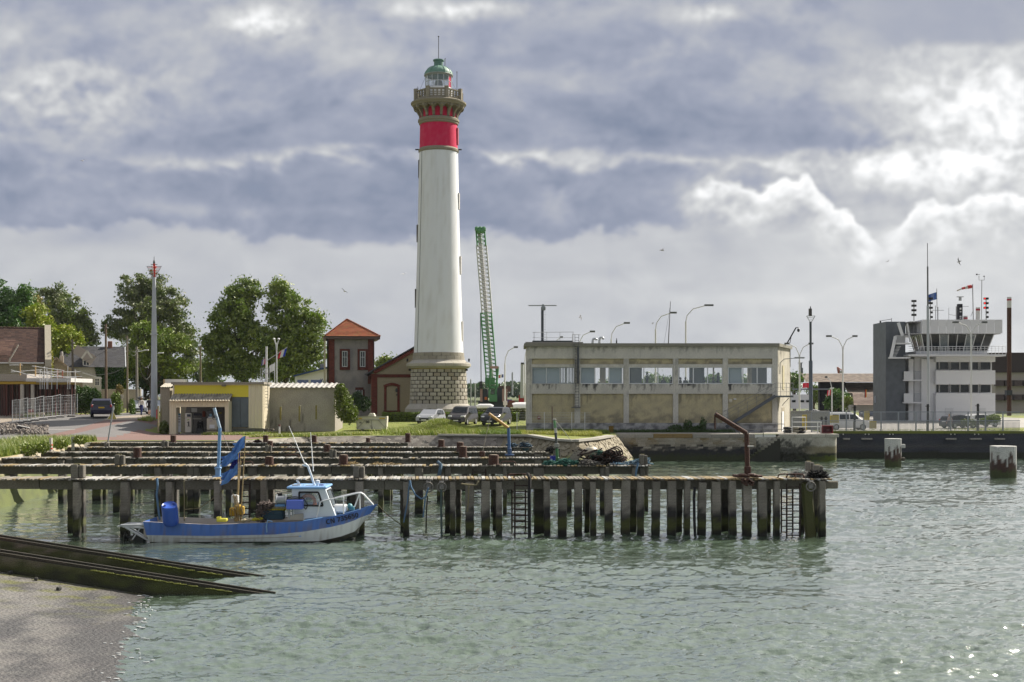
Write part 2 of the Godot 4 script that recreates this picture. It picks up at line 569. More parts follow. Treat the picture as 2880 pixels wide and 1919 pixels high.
# ---------- ground, shore and water ----------
const SHORE:=[[-19.5,30.0],[-20.6,43.0],[-24.5,50.0],[-27.0,62.0],[-28.3,74.0],[-30.4,88.0],[-29.5,91.2],[-20.5,91.6],[-18.6,95.5],[-16.8,100.5],[-12.0,103.2],[-6.1,103.8],[-0.6,102.8],[1.5,98.0],[3.3,93.0],[4.6,91.0],[6.3,95.0],[8.0,101.5],[8.9,107.0]]
const QD:=107.0
const QX0:=8.9
const QX1:=28.1
const LOCKD:=112.0

func g(x:float,d:float)->float:
	var h:=2.3
	h+=1.35*sst(93.0,120.0,d)*(1.0-sst(-33.5,-29.5,x))
	h+=0.6*sst(105.0,127.0,d)*sst(-27.0,-20.0,x)*(1.0-sst(5.0,9.0,x))
	h+=0.6*sst(113.0,135.0,d)*(1.0-sst(-29.5,-20.0,x))*sst(-33.5,-29.5,x)
	h+=0.85*bump2(x,d,-6.2,108.8,1.9,2.2)+0.25*bump2(x,d,2.5,99.0,1.6,3.0)+0.2*bump2(x,d,-1.0,107.0,2.0,1.6)
	h-=0.25*sst(28.0,34.0,x)*sst(112.0,116.0,d)
	return h

func drape(poly:PackedVector2Array,lift:float,cell:float,colfn:Callable,b:MB)->void:
	var lo:=poly[0]
	var hi:=poly[0]
	for p in poly:
		lo=lo.min(p); hi=hi.max(p)
	var x0:=floorf(lo.x/cell)*cell
	var d0:=floorf(lo.y/cell)*cell
	var y:=d0
	while y<hi.y:
		var x:=x0
		while x<hi.x:
			var q:=PackedVector2Array([Vector2(x,y),Vector2(x+cell,y),Vector2(x+cell,y+cell),Vector2(x,y+cell)])
			for pc in Geometry2D.intersect_polygons(q,poly):
				if pc.size()<3:continue
				var ix:=Geometry2D.triangulate_polygon(pc)
				for i in range(0,ix.size(),3):
					var p:=[]
					var c:=[]
					for k in 3:
						var w:Vector2=pc[ix[i+k]]
						p.append(Vector3(w.x,g(w.x,w.y)+lift,-w.y))
						c.append(colfn.call(w.x,w.y))
					if (p[1]-p[0]).cross(p[2]-p[0]).y<0:
						var t=p[1]; p[1]=p[2]; p[2]=t
						t=c[1]; c[1]=c[2]; c[2]=t
					b.tc(p[0],p[1],p[2],c[0],c[1],c[2])
			x+=cell
		y+=cell

func land_poly()->PackedVector2Array:
	var p:=PackedVector2Array()
	for s in SHORE:p.append(Vector2(s[0],s[1]))
	p.append(Vector2(QX1,QD)); p.append(Vector2(QX1+0.2,LOCKD)); p.append(Vector2(90,LOCKD))
	p.append(Vector2(90,260)); p.append(Vector2(-110,260)); p.append(Vector2(-110,30))
	return p

func lawn_color(x:float,d:float)->Color:
	var f:=nz.get_noise_2d(x*0.35,d*0.35)*0.5+0.5
	var k:=nz2.get_noise_2d(x*1.7,d*0.9)*0.5+0.5
	return Color(0.155,0.195,0.03).lerp(Color(0.27,0.24,0.075),clampf(f*0.9+k*0.4-0.35,0.0,1.0))

func build_ground()->void:
	var b:=MB.new()
	drape(land_poly(),0.0,2.0,lawn_color,b)
	structure(part("ground",b,M.ground))
	b=paint(Color(0.10,0.12,0.05))
	b.q4(Vector3(-1200,2.0,-255),Vector3(1200,2.0,-255),Vector3(1200,2.0,-2600),Vector3(-1200,2.0,-2600))
	b.q4(Vector3(-600,1.9,120),Vector3(-105,1.9,120),Vector3(-105,1.9,-300),Vector3(-600,1.9,-300))
	b.q4(Vector3(85,1.9,-115),Vector3(600,1.9,-115),Vector3(600,1.9,-300),Vector3(85,1.9,-300))
	structure(part("far_terrain",b,M.ground))
	# road and forecourt
	b=MB.new()
	var red:=func(x:float,d:float)->Color:return Color(0.235,0.135,0.115).lerp(Color(0.20,0.135,0.12),nz.get_noise_2d(x*0.8,d*0.8)*0.5+0.5)
	drape(PackedVector2Array([Vector2(-46,88),Vector2(-36,89),Vector2(-31.0,92.0),Vector2(-29.0,92.2),Vector2(-20.9,92.4),Vector2(-19.6,95.5),Vector2(-18.6,100.0),Vector2(-22,101.5),Vector2(-23,106),Vector2(-30,107),Vector2(-32,112),Vector2(-33,130),Vector2(-47,130),Vector2(-47.5,112),Vector2(-60,96),Vector2(-60,88)]),0.012,2.0,red,b)
	structure(part("red_pavement",b,M.asphalt))
	b=MB.new()
	var grey:=func(x:float,d:float)->Color:return Color(0.155,0.15,0.15).lerp(Color(0.215,0.205,0.20),nz.get_noise_2d(x*0.6,d*0.4)*0.5+0.5)
	drape(PackedVector2Array([Vector2(-60,89.5),Vector2(-44,90.5),Vector2(-38.5,93),Vector2(-37.0,98),Vector2(-36.5,106),Vector2(-36.9,118),Vector2(-37.5,150),Vector2(-43.0,150),Vector2(-44.0,118),Vector2(-45.5,104),Vector2(-50,97),Vector2(-60,95)]),0.02,2.0,grey,b)
	structure(part("road",b,M.asphalt))
	b=MB.new()
	drape(PackedVector2Array([Vector2(-35.5,97),Vector2(-31.2,97.3),Vector2(-31.3,111),Vector2(-34.2,112),Vector2(-35.0,104)]),0.02,2.0,grey,b)
	structure(part("parking_apron",b,M.asphalt))
	# painted line across the road mouth
	b=MB.new()
	var light:=func(_x:float,_d:float)->Color:return Color(0.42,0.41,0.39)
	drape(PackedVector2Array([Vector2(-45.6,104.0),Vector2(-36.4,103.5),Vector2(-36.4,103.8),Vector2(-45.6,104.3)]),0.026,2.0,light,b)
	structure(part("road_marking",b,M.asphalt))
	# bare gravel round the building site
	b=MB.new()
	var grav:=func(x:float,d:float)->Color:return Color(0.30,0.25,0.19).lerp(Color(0.38,0.33,0.27),nz.get_noise_2d(x*1.5,d*1.5)*0.5+0.5)
	drape(PackedVector2Array([Vector2(-60,96),Vector2(-48.5,97.5),Vector2(-45.6,104),Vector2(-44.2,117),Vector2(-44.5,124),Vector2(-60,124)]),0.028,2.0,grav,b)
	drape(PackedVector2Array([Vector2(-37.0,112),Vector2(-33.2,113),Vector2(-33.8,124),Vector2(-37.0,124)]),0.028,2.0,grav,b)
	structure(part("gravel_ground",b,M.asphalt))
	# lock side: pale concrete path, then grass
	b=MB.new()
	var conc:=func(x:float,d:float)->Color:return Color(0.34,0.325,0.30).lerp(Color(0.42,0.40,0.37),nz.get_noise_2d(x*0.7,d*0.7)*0.5+0.5)
	drape(PackedVector2Array([Vector2(27.5,113.5),Vector2(60,118),Vector2(80,120),Vector2(80,123),Vector2(50,122),Vector2(46,135),Vector2(80,145),Vector2(80,220),Vector2(18,220),Vector2(24,150),Vector2(27,122)]),0.012,4.0,conc,b)
	drape(PackedVector2Array([Vector2(9.2,107.9),Vector2(28.0,107.9),Vector2(28.0,112),Vector2(27,121),Vector2(24.0,113.2),Vector2(9.2,113.2)]),0.012,2.0,func(x:float,d:float)->Color:return Color(0.28,0.265,0.24).lerp(Color(0.36,0.34,0.30),nz.get_noise_2d(x,d)*0.5+0.5),b)
	structure(part("quay_pavement",b,M.asphalt))
	# banks: sloping revetment below the shore line
	var rows:=[]
	var cols:=[]
	var top:=[]
	for s in SHORE.slice(0,6):top.append(Vector2(s[0],s[1]))
	bank(top,1.9,"mossy_bank",0)
	top=[]
	for s in SHORE.slice(5,8):top.append(Vector2(s[0],s[1]))
	bank(top,1.2,"inner_bank",1)
	top=[]
	for s in SHORE.slice(7,13):top.append(Vector2(s[0],s[1]))
	bank(top,3.4,"rubble_bank",2)
	top=[]
	for s in SHORE.slice(12,19):top.append(Vector2(s[0],s[1]))
	bank(top,2.5,"stone_revetment",3)
	# kerb along the revetment
	b=MB.new()
	for i in range(11,17):
		var p0:=Vector2(SHORE[i][0],SHORE[i][1])
		var p1:=Vector2(SHORE[i+1][0],SHORE[i+1][1])
		b.col=Color(0.42,0.40,0.35)
		b.bar(Vector3(p0.x,g(p0.x,p0.y)+0.03,-p0.y),Vector3(p1.x,g(p1.x,p1.y)+0.03,-p1.y),0.62,0.16)
	structure(part("kerb",b,M.stone))

func bank(top:Array,run:float,called:String,kind:int)->void:
	var pts:=[]
	for i in top.size()-1:
		var l:float=(top[i+1]-top[i]).length()
		var m:=maxi(int(l/0.6),1)
		for k in m:pts.append(top[i].lerp(top[i+1],float(k)/m))
	pts.append(top[-1])
	var rows:=[]
	var cols:=[]
	var N:=14
	for j in N+1:
		var r:=PackedVector3Array()
		var c:=PackedColorArray()
		var t:=float(j)/N
		for i in pts.size():
			var tg:Vector2=(pts[mini(i+2,pts.size()-1)]-pts[maxi(i-2,0)]).normalized()
			var out:=Vector2(tg.y,-tg.x)
			var p:Vector2=pts[i]
			var y0:=g(p.x,p.y)
			var y:=lerpf(-0.9,y0-0.01,t)
			var q:Vector2=p+out*run*(1.0-t)*(y0+0.9)/3.2
			var f:=nz.get_noise_3d(q.x*0.9,y*1.4,q.y*0.9)
			var f2:=nz2.get_noise_3d(q.x*3.0,y*3.0,q.y*3.0)
			var am:=0.03 if kind<2 else (0.22 if kind==2 else 0.07)
			if t>0.97:am=0.0
			q+=out*f*am
			r.append(Vector3(q.x,y+f2*am*0.6,-q.y))
			var col:Color
			var wet:=clampf((1.15+f*0.9+f2*0.25-y)*3.0,0.0,1.0)
			if kind==0:
				var conc:=Color(0.36,0.28,0.14).lerp(Color(0.40,0.37,0.30),clampf(f+0.5,0.0,1.0))
				col=conc.lerp(Color(0.10,0.125,0.02).lerp(Color(0.055,0.07,0.015),clampf(f2+0.4,0.0,1.0)),clampf((1.75+f*0.5-y)*2.5,0.0,1.0))
			elif kind==1:
				col=Color(0.16,0.15,0.12).lerp(Color(0.07,0.08,0.03),wet)
			elif kind==2:
				col=Color(0.19,0.17,0.145).lerp(Color(0.32,0.295,0.25),clampf(f*1.4+0.4,0.0,1.0)).lerp(Color(0.07,0.075,0.04),wet)
			else:
				col=Color(0.21,0.18,0.115).lerp(Color(0.30,0.26,0.18),clampf(f2+0.5,0.0,1.0)).lerp(Color(0.20,0.23,0.06),wet*clampf(0.5+f,0.0,1.0)).lerp(Color(0.05,0.055,0.025),clampf((0.35+f*0.4-y)*3.0,0.0,1.0))
			c.append(col)
		rows.append(r); cols.append(c)
	var b:=MB.new()
	b.sheet(rows,cols,kind==2)
	var o:=structure(part(called,b,M.mossy if kind==0 else M.stone))
	if kind>=2:
		# irregular flat stones set in the slope
		var s:=MB.new()
		for i in (620 if kind==3 else 800):
			var a:=rng.randi_range(2,pts.size()-3)
			var t:=rr(0.42,0.93)
			var tg:Vector2=(pts[a+2]-pts[a-2]).normalized()
			var out:=Vector2(tg.y,-tg.x)
			var p:Vector2=pts[a].lerp(pts[a+1],rng.randf())
			var y0:=g(p.x,p.y)
			var q:=p+out*run*(1.0-t)*(y0+0.9)/3.2
			var ct:=Vector3(q.x,lerpf(-0.9,y0,t)+0.01,-q.y)
			var up:=Vector3(out.x*(y0+0.9),run*(y0+0.9)/3.2,-out.y*(y0+0.9)).normalized()
			var u:=Vector3(tg.x,0,-tg.y)
			var w:=up.cross(u)
			var m:=rng.randi_range(5,7)
			var big:=1.0 if kind==3 else 1.5
			var sx:=rr(0.16,0.36)*big
			var sy:=rr(0.12,0.24)*big
			if kind==2:up=(up+Vector3(rng.randfn(),rng.randfn(),rng.randfn())*0.3).normalized()
			s.col=(Color(0.24,0.205,0.135).lerp(Color(0.36,0.32,0.235),rng.randf()) if kind==3 else Color(0.17,0.15,0.13).lerp(Color(0.33,0.30,0.26),rng.randf()))*rr(0.75,1.15)
			var ring:=[]
			var a0:=rng.randf()*TAU
			for k in m:
				var an:=a0+TAU*k/m+rr(-0.2,0.2)
				ring.append(ct+u*cos(an)*sx+w*sin(an)*sy)
			for k in m:
				var p0:Vector3=ring[k]
				var p1:Vector3=ring[(k+1)%m]
				var i0:=p0.lerp(ct,0.12)+up*0.05
				var i1:=p1.lerp(ct,0.12)+up*0.05
				s.q4(p0-up*0.03,p1-up*0.03,i1,i0)
				s.t3(ct+up*0.055,i0,i1)
		stuff(part("paving_stones",s,M.stone,o))

func wave(x:float,d:float)->float:
	var sh:=(0.35+0.65*sst(-13.0,-5.0,x+(d-30.0)*0.12))*(1.0+0.75*nz2.get_noise_2d(x*0.05+3.0,d*0.11))
	var a:=nz.get_noise_2d(x*0.20+d*0.05,d*0.42+11.0)
	var b:=nz2.get_noise_2d(x*0.46+d*0.16,d*1.1+5.0)
	var c:=nz2.get_noise_2d(x*1.3-d*0.4+31.0,d*2.4)
	var e:=nz2.get_noise_2d(x*2.9+d*0.7,d*4.6+3.0)
	return (a*0.09+(0.5-sqrt(b*b+0.004))*0.11+(0.4-sqrt(c*c+0.008))*0.06+e*0.018)*sh-0.05

func build_water()->void:
	var R:=560
	var C:=440
	var v:=PackedVector3Array()
	var n:=PackedVector3Array()
	v.resize(R*C); n.resize(R*C)
	var D:=PackedFloat32Array()
	for j in R:D.append(15.0*pow(125.0/15.0,float(j)/(R-1)))
	for j in R:
		for i in C:
			var x:=(float(i)/(C-1)-0.5)*1.0*D[j]
			v[j*C+i]=Vector3(x,wave(x,D[j]),-D[j])
	for j in R:
		for i in C:
			var dx:Vector3=v[j*C+mini(i+1,C-1)]-v[j*C+maxi(i-1,0)]
			var dz:Vector3=v[mini(j+1,R-1)*C+i]-v[maxi(j-1,0)*C+i]
			n[j*C+i]=dx.cross(dz).normalized()
	var ix:=PackedInt32Array()
	ix.resize((R-1)*(C-1)*6)
	var k:=0
	for j in R-1:
		for i in C-1:
			var a:=j*C+i
			ix[k]=a; ix[k+1]=a+C+1; ix[k+2]=a+1
			ix[k+3]=a; ix[k+4]=a+C; ix[k+5]=a+C+1
			k+=6
	var ar:=[]
	ar.resize(Mesh.ARRAY_MAX)
	ar[Mesh.ARRAY_VERTEX]=v
	ar[Mesh.ARRAY_NORMAL]=n
	ar[Mesh.ARRAY_INDEX]=ix
	var m:=ArrayMesh.new()
	m.add_surface_from_arrays(Mesh.PRIMITIVE_TRIANGLES,ar)
	var o:=MeshInstance3D.new()
	o.name="water"
	o.mesh=m
	o.material_override=M.water
	add_child(o)
	structure(o)
	var b:=MB.new()
	b.q4(Vector3(-200,-0.3,80),Vector3(200,-0.3,80),Vector3(200,-0.3,-125),Vector3(-200,-0.3,-125))
	structure(part("outer_water",b,M.water))

# ---------- slipway in the foreground ----------
const SLOPE:=0.155
func ramp_y(x:float,d:float)->float:
	return (-10.8-(d-35.8)*0.24-x)*SLOPE

func build_slip()->void:
	var rows:=[]
	var cols:=[]
	for j in 70:
		var d:=19.0+21.5*j/69.0
		var r:=PackedVector3Array()
		var c:=PackedColorArray()
		for i in 60:
			var x:=-21.0+15.0*i/59.0
			var y:=ramp_y(x,d)
			var f:=nz.get_noise_2d(x*0.7,d*0.35)
			var f2:=nz2.get_noise_2d(x*3.0,d*3.0)
			r.append(Vector3(x,y+f2*0.008,-d))
			var col:=Color(0.17,0.16,0.145).lerp(Color(0.31,0.295,0.265),clampf(f+0.5,0.0,1.0))
			col=col.lerp(Color(0.085,0.08,0.078),clampf((0.55+f*0.7+f2*0.15-y)*2.4,0.0,1.0))
			col=col.lerp(Color(0.15,0.155,0.03),clampf((nz.get_noise_2d(x*1.6+50.0,d*1.1)-0.12)*4.0,0.0,0.8)*sst(29.0,34.0,d))
			c.append(col)
		rows.append(r); cols.append(c)
	var b:=MB.new()
	b.sheet(rows,cols)
	structure(part("slipway",b,M.wet))
	# a joint line across the concrete and loose stones
	for e in [[101,1662,35.0],[165,1677,34.0],[28,1632,35.4]]:
		var x:=px(e[0],e[2])
		var st:=paint(Color(0.05,0.05,0.045))
		st.bev(Vector3(x,ramp_y(x,e[2])+0.05,-e[2]),Vector3(rr(0.06,0.16),0.1,0.1),0.025,Basis(Vector3.UP,rr(0,2)))
		tag(part("stone",st,M.stone),["small dark stone nearest the middle of the wet slipway","dark pebble lowest on the wet slipway concrete","dark stone by the slipway rail at the left edge"][[101,165,28].find(int(e[0]))],"stone","stones on the slipway")
	for k in 2:
		var d:float=[38.8,35.6][k]
		var xe:float=[-8.0,-7.1][k]
		var t:=thing("slipway_rail",["mossy concrete slipway rail farther from the camera, running into the water","mossy concrete slipway rail nearer the camera, above the wet ramp"][k],"rail",Vector3(-14,0.8,-d),"slipway rails")
		var wall:=MB.new()
		var wr:=[]
		var wc:=[]
		var M_:=60
		for j in 7:
			var r:=PackedVector3Array()
			var c:=PackedColorArray()
			for i in M_+1:
				var x:=lerpf(-21.0,xe+0.6,float(i)/M_)
				var yt:=(xe-x)*SLOPE
				var y:=yt-0.10-0.62*(6-j)/6.0
				var f:=nz.get_noise_2d(x*1.1,y*3.0+k*9.0)
				r.append(Vector3(x,y,-d+0.09+f*0.015))
				var up:=float(j)/6.0
				var col:=Color(0.035,0.036,0.016).lerp(Color(0.075,0.088,0.02),clampf(up*1.6-0.5+f*1.2,0.0,1.0))
				col=col.lerp(Color(0.15,0.125,0.10),clampf((up-0.72+f*0.6)*3.0,0.0,1.0)*sst(-11.0,-15.0,x))
				c.append(col)
			wr.append(r); wc.append(c)
		wall.sheet(wr,wc)
		wall.col=Color(0.06,0.06,0.035)
		wall.q4(Vector3(-21,(xe+21)*SLOPE-0.1,-d+0.09),Vector3(xe+0.6,-0.093-0.1,-d+0.09),Vector3(xe+0.6,-0.093-0.1,-d-0.25),Vector3(-21,(xe+21)*SLOPE-0.1,-d-0.25))
		wall.q4(Vector3(xe+0.6,-0.9,-d-0.25),Vector3(-21,(xe+21)*SLOPE-0.8,-d-0.25),Vector3(-21,(xe+21)*SLOPE-0.1,-d-0.25),Vector3(xe+0.6,-0.19,-d-0.25))
		part("concrete_wall",wall,M.mossy,t)
		for s in 2:
			var z:float=-d+[0.02,-0.17][s]
			var rl:=MB.new()
			var prev:=Vector3()
			for i in 13:
				var x:=lerpf(-21.0,xe+0.3,i/12.0)
				var p:=Vector3(x,(xe-x)*SLOPE-0.055+(0.05 if s==1 else 0.0),z)
				if i>0:
					rl.col=Color(0.12,0.075,0.05).lerp(Color(0.045,0.042,0.03),clampf(i/7.0+rr(-0.1,0.1),0.0,1.0))
					rl.bar(prev,p,0.075,0.09)
				prev=p
			part("steel_rail",rl,M.stone,t)
		var al:=MB.new()
		for i in 90:
			var x:=rr(-12.6,-9.0) if k==0 else rr(-12.0,-8.0)
			al.col=Color(0.20,0.21,0.03).lerp(Color(0.12,0.14,0.02),rng.randf())
			al.bev(Vector3(x,(xe-x)*SLOPE-0.105,-d+0.11+rr(-0.02,0.02)),Vector3(rr(0.06,0.2),rr(0.015,0.04),0.05),0.01)
		stuff(part("weed",al,M.mossy,t))

# ---------- timber piers ----------
const DECK:=2.3
# depth of the front edge, depth of the back edge, left end, right end (metres)
const PIERS:=[[50.0,51.55,-27.5,12.75],[59.5,60.75,-27.8,6.55],[66.6,67.65,-28.2,2.3],[73.3,74.3,-27.9,2.35],[80.3,81.3,-29.0,1.3],[88.0,89.0,-30.0,-7.4]]
var plank_meshes:=[]

func tide_color(y:float,f:float,f2:float,tone:float)->Color:
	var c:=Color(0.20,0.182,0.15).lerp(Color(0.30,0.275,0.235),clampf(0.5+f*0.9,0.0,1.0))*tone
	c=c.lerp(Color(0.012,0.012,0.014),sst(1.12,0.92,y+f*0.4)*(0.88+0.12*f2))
	c=c.lerp(Color(0.075,0.085,0.022),sst(0.74,0.6,y+f2*0.2+f*0.12))
	c=c.lerp(Color(0.014,0.014,0.011),sst(0.36,0.16,y+f2*0.15))
	return c

# square timber standing in the water, coloured by its tide marks; a low tone paints in shade
func pile(b:MB,x:float,z:float,w:float,dp:float,y0:float,y1:float,tone:=1.0,lean:=0.0)->void:
	var prev:=[]
	var pc:=[]
	var n:=int((y1-y0)/0.16)+1
	var sd:=rng.randf()*100.0
	for j in n+1:
		var y:=lerpf(y0,y1,float(j)/n)
		var o:=Vector3(x+lean*(y-y0),y,z)
		var e:=0.03
		var hw:=w*0.5
		var hd:=dp*0.5
		var ring:=[]
		for k in [[-hw+e,hd],[hw-e,hd],[hw,hd-e],[hw,-hd+e],[hw-e,-hd],[-hw+e,-hd],[-hw,-hd+e],[-hw,hd-e]]:
			ring.append(o+Vector3(k[0],0,k[1])+Vector3(nz2.get_noise_2d(sd+k[0]*9.0,y*3.0),0,nz2.get_noise_2d(sd+7.0+k[0]*9.0,y*3.0))*0.022)
		var c:=[]
		for k in 8:
			c.append(tide_color(y,nz2.get_noise_2d(sd+k*0.35,y*1.3),nz2.get_noise_2d(sd*2.0+k*0.9,y*5.0),tone))
		if j>0:
			for k in 8:
				var k2:=(k+1)%8
				b.tc(prev[k],prev[k2],ring[k2],pc[k],pc[k2],c[k2])
				b.tc(prev[k],ring[k2],ring[k],pc[k],c[k2],c[k])
		prev=ring; pc=c
	for k in range(1,7):
		b.tc(prev[0],prev[k],prev[k+1],pc[0]*1.3,pc[k]*1.3,pc[k+1]*1.3)

func post(t:Node3D,x:float,w:float,h:float,d:float,tone:float)->void:
	var b:=MB.new()
	b.col=Color(0.20,0.185,0.155)*tone
	b.bev(Vector3(x-w*0.22,DECK+h*0.5,-d),Vector3(w*0.55,h,w*0.8),0.03)
	b.col=Color(0.155,0.145,0.12)*tone
	b.bev(Vector3(x+w*0.26,DECK+h*0.5-0.02,-d-0.05),Vector3(w*0.42,h-0.04,w*0.7),0.03)
	b.col=Color(0.17,0.15,0.05)*tone
	b.bev(Vector3(x-w*0.1,DECK+h+0.008,-d-0.02),Vector3(w*0.5,0.02,w*0.5),0.008)
	part("mooring_post",b,M.wood,t)

func build_piers()->void:
	for k in 3:
		var b:=MB.new()
		b.bev(Vector3.ZERO,Vector3.ONE,[0.09,0.13,0.06][k])
		plank_meshes.append(b.mesh())
	var tone_m:=[]
	for e in [Color(0.33,0.31,0.275),Color(0.26,0.235,0.19),Color(0.30,0.225,0.11),Color(0.17,0.15,0.115),Color(0.48,0.47,0.44),Color(0.12,0.10,0.08)]:
		tone_m.append(mat("plank_tone_%s"%e.to_html(),e,0.88,"grain",Vector3(6.0,4.0,0.7)))
	# measured piles of the nearest pier: left and right edge, row (0 front, 1 back)
	var front:=[[193,209,1],[207,225,0],[224,240,1],[340,363,0],[453,470,1],[469,487,0],[486,501,1],[605,622,0],[720,737,1],[736,754,0],[753,770,1],[985,1004,1],[1004,1025,0],[1127,1137,1],[1135,1150,0],[1251,1266,1],[1266,1282,0],[1282,1297,1],[1309,1333,0],[1354,1378,0],[1386,1398,1],[1397,1413,0],[1502,1531,1],[1531,1549,0],[1568,1593,0],[1614,1638,0],[1643,1658,1],[1661,1678,0],[1701,1725,0],[1746,1770,0],[1771,1791,1],[1792,1811,0],[1831,1855,0],[1876,1901,0],[1901,1916,1],[1922,1939,0],[1961,1983,0],[2003,2028,0],[2028,2052,1],[2052,2071,0],[2088,2113,0],[2133,2156,0],[2156,2166,1],[2176,2192,0],[2249,2260,1],[2288,2304,1],[2303,2322,0]]
	var second:=[[319,340],[436,453],[507,528],[528,546],[546,561],[636,652],[700,722],[838,856],[905,925],[1064,1078],[1167,1190],[1252,1268],[1381,1393],[1415,1425],[1500,1530],[1593,1608],[1640,1652],[1687,1701],[1702,1712],[1779,1787],[1799,1812],[1812,1822]]
	var labels:=["nearest timber pier, the long one the blue boat lies alongside","second timber pier from the camera, with nets heaped on its end","third timber pier from the camera, carrying the yellow and blue davit","fourth timber pier from the camera, behind the yellow davit","fifth timber pier from the camera, ending at the rope-wrapped post","farthest and shortest timber pier, along the red pavement"]
	for pi in 6:
		var P:Array=PIERS[pi]
		var d0:float=P[0]
		var d1:float=P[1]
		var t:=thing("timber_pier",labels[pi],"pier",Vector3((P[2]+P[3])*0.5,0,-(d0+d1)*0.5),"timber piers")
		# planks
		var w:=0.15 if pi==0 else 0.17
		var x:float=P[2]
		var joined:=MB.new()
		var i:=0
		while x<P[3]:
			i+=1
			var vis:=x>px(-30,d0)
			var pxx:=1440.0+x*F/d0
			var gap:=rng.randf()<(0.02 if pi==0 else 0.06)
			if pi==0 and pxx>1150 and pxx<2330:gap=false
			var pw:=w*rr(0.72,0.93)
			var l:=(d1-d0)+rr(-0.05,0.12)
			var ct:=Vector3(x+w*0.5,DECK-0.035+rr(-0.012,0.012),-(d0+d1)*0.5+rr(-0.06,0.06))
			var bs:=Basis(Vector3.UP,rr(-0.025,0.025)+(0.05 if pi==0 else 0.0))*Basis(Vector3(0,0,1),rr(-0.04,0.04))
			if not gap and vis:
				var zone:=nz2.get_noise_2d(pxx*0.006,pi*7.0)
				var tone:=0 if rng.randf()<0.4 else (1 if rng.randf()<0.6 else 3)
				if pi==0 and pxx>1250:tone=2 if rng.randf()<0.55 else (1 if rng.randf()<0.5 else (4 if rng.randf()<0.3 else 3))
				elif zone>0.25 and rng.randf()<0.5:tone=4
				elif zone<-0.25 and rng.randf()<0.5:tone=2
				if pi<2:
					piece("plank",plank_meshes[i%3],tone_m[tone],t,Transform3D(bs.scaled_local(Vector3(pw,0.07,l)),ct-t.position))
				else:
					joined.col=[Color(0.24,0.23,0.20),Color(0.19,0.17,0.135),Color(0.22,0.17,0.085),Color(0.12,0.105,0.08),Color(0.38,0.37,0.35)][tone]
					joined.bev(ct,Vector3(pw,0.07,l),0.012,bs)
			x+=w
		if pi>=2:stuff(part("planks",joined,M.plank,t))
		# stringers under the planks, in lengths
		for side in 2:
			var z:=-(d0+0.42) if side==0 else-(d1-0.25)
			x=P[2]
			while x<P[3]-0.3:
				var l:=minf(rr(3.6,6.0),P[3]-x)
				var b:=MB.new()
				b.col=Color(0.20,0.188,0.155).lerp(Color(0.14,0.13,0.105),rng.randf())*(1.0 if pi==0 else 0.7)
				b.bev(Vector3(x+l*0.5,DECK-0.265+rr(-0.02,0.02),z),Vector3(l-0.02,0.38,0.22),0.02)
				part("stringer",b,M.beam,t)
				x+=l
		if pi==0:
			for f in front:
				var row:int=f[2]
				var d:=50.2 if row==0 else 51.45
				var xa:=px(f[0],d)
				var xb:=px(f[1],d)
				var b:=MB.new()
				pile(b,(xa+xb)*0.5,-d,(xb-xa)*rr(0.92,1.05),0.36,-0.9,DECK-rr(0.08,0.17) if row==0 else DECK-0.5,rr(0.75,1.15) if row==0 else 0.42,rr(-0.014,0.014))  # back row painted darker, its shade put into the timber colour
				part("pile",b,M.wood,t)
			# raking mossy pile at the head
			var rk:=paint(Color(0.085,0.09,0.025))
			rk.bev(Vector3(px(2274,50.5),0.65,-50.35),Vector3(0.42,3.0,0.32),0.06,Basis(Vector3(0,0,1),0.09))
			part("raking_pile",rk,M.mossy,t)
			var st:=paint(Color(0.21,0.195,0.15))
			st.bev(Vector3(px(2325,50.3),DECK-0.28,-50.4),Vector3(0.95,0.3,0.26),0.04)
			part("beam_end",st,M.beam,t)
			post(t,px(220,50.3),0.5,0.56,50.3,1.0)
			post(t,px(1010,50.3),0.44,0.5,50.3,0.8)
			post(t,px(2278,51.3),0.36,0.62,51.3,1.15)
			post(t,px(2302,50.6),0.4,0.52,50.6,1.15)
		else:
			if pi==1:
				for f in second:
					var d:=59.75 if rng.randf()<0.6 else 60.7
					var xa:=px(f[0],d)
					var xb:=px(f[1],d)
					var b:=MB.new()
					pile(b,(xa+xb)*0.5,-d,maxf(xb-xa,0.2),0.34,-0.9,DECK-0.12,rr(0.4,0.85))  # second pier toned down, shade painted into the timber
					part("pile",b,M.wood,t)
			else:
				x=P[2]+1.2
				while x<P[3]:
					for side in 2:
						if rng.randf()<0.85:
							var b:=MB.new()
							pile(b,x+rr(-0.2,0.2),-(d0+0.25) if side==0 else-(d1-0.1),rr(0.3,0.5),0.34,-0.9,DECK-0.12,rr(0.35,0.75))  # farther piles dimmed as well, shade held in their colour
							part("pile",b,M.wood,t)
					x+=rr(1.7,2.9)
			for f in [[1,337,0.44,0.5],[4,464,0.4,0.42],[3,755,0.36,0.4],[2,936,0.36,0.45],[4,1478,0.36,0.4],[2,1566,0.42,0.55],[1,1810,0.4,0.5],[4,300,0.3,0.3]]:
				if f[0]==pi:post(t,px(f[1],d0+0.3),f[2],f[3],d0+0.3,0.85)
		# hand hoops on the deck
		for hx in {0:[2213,2237,1452,1470],1:[690,1430],2:[822,690],3:[815,1030],4:[804]}.get(pi,[]):
			var b:=MB.new()
			var o:=Vector3(px(hx,d0+0.3),DECK,-(d0+0.3))
			b.tube([o+Vector3(-0.36,0,0),o+Vector3(-0.33,0.12,0),o+Vector3(-0.26,0.16,0),o+Vector3(0.26,0.16,0),o+Vector3(0.33,0.12,0),o+Vector3(0.36,0,0)],0.028,6)
			part("hand_hoop",b,M.rust,t)
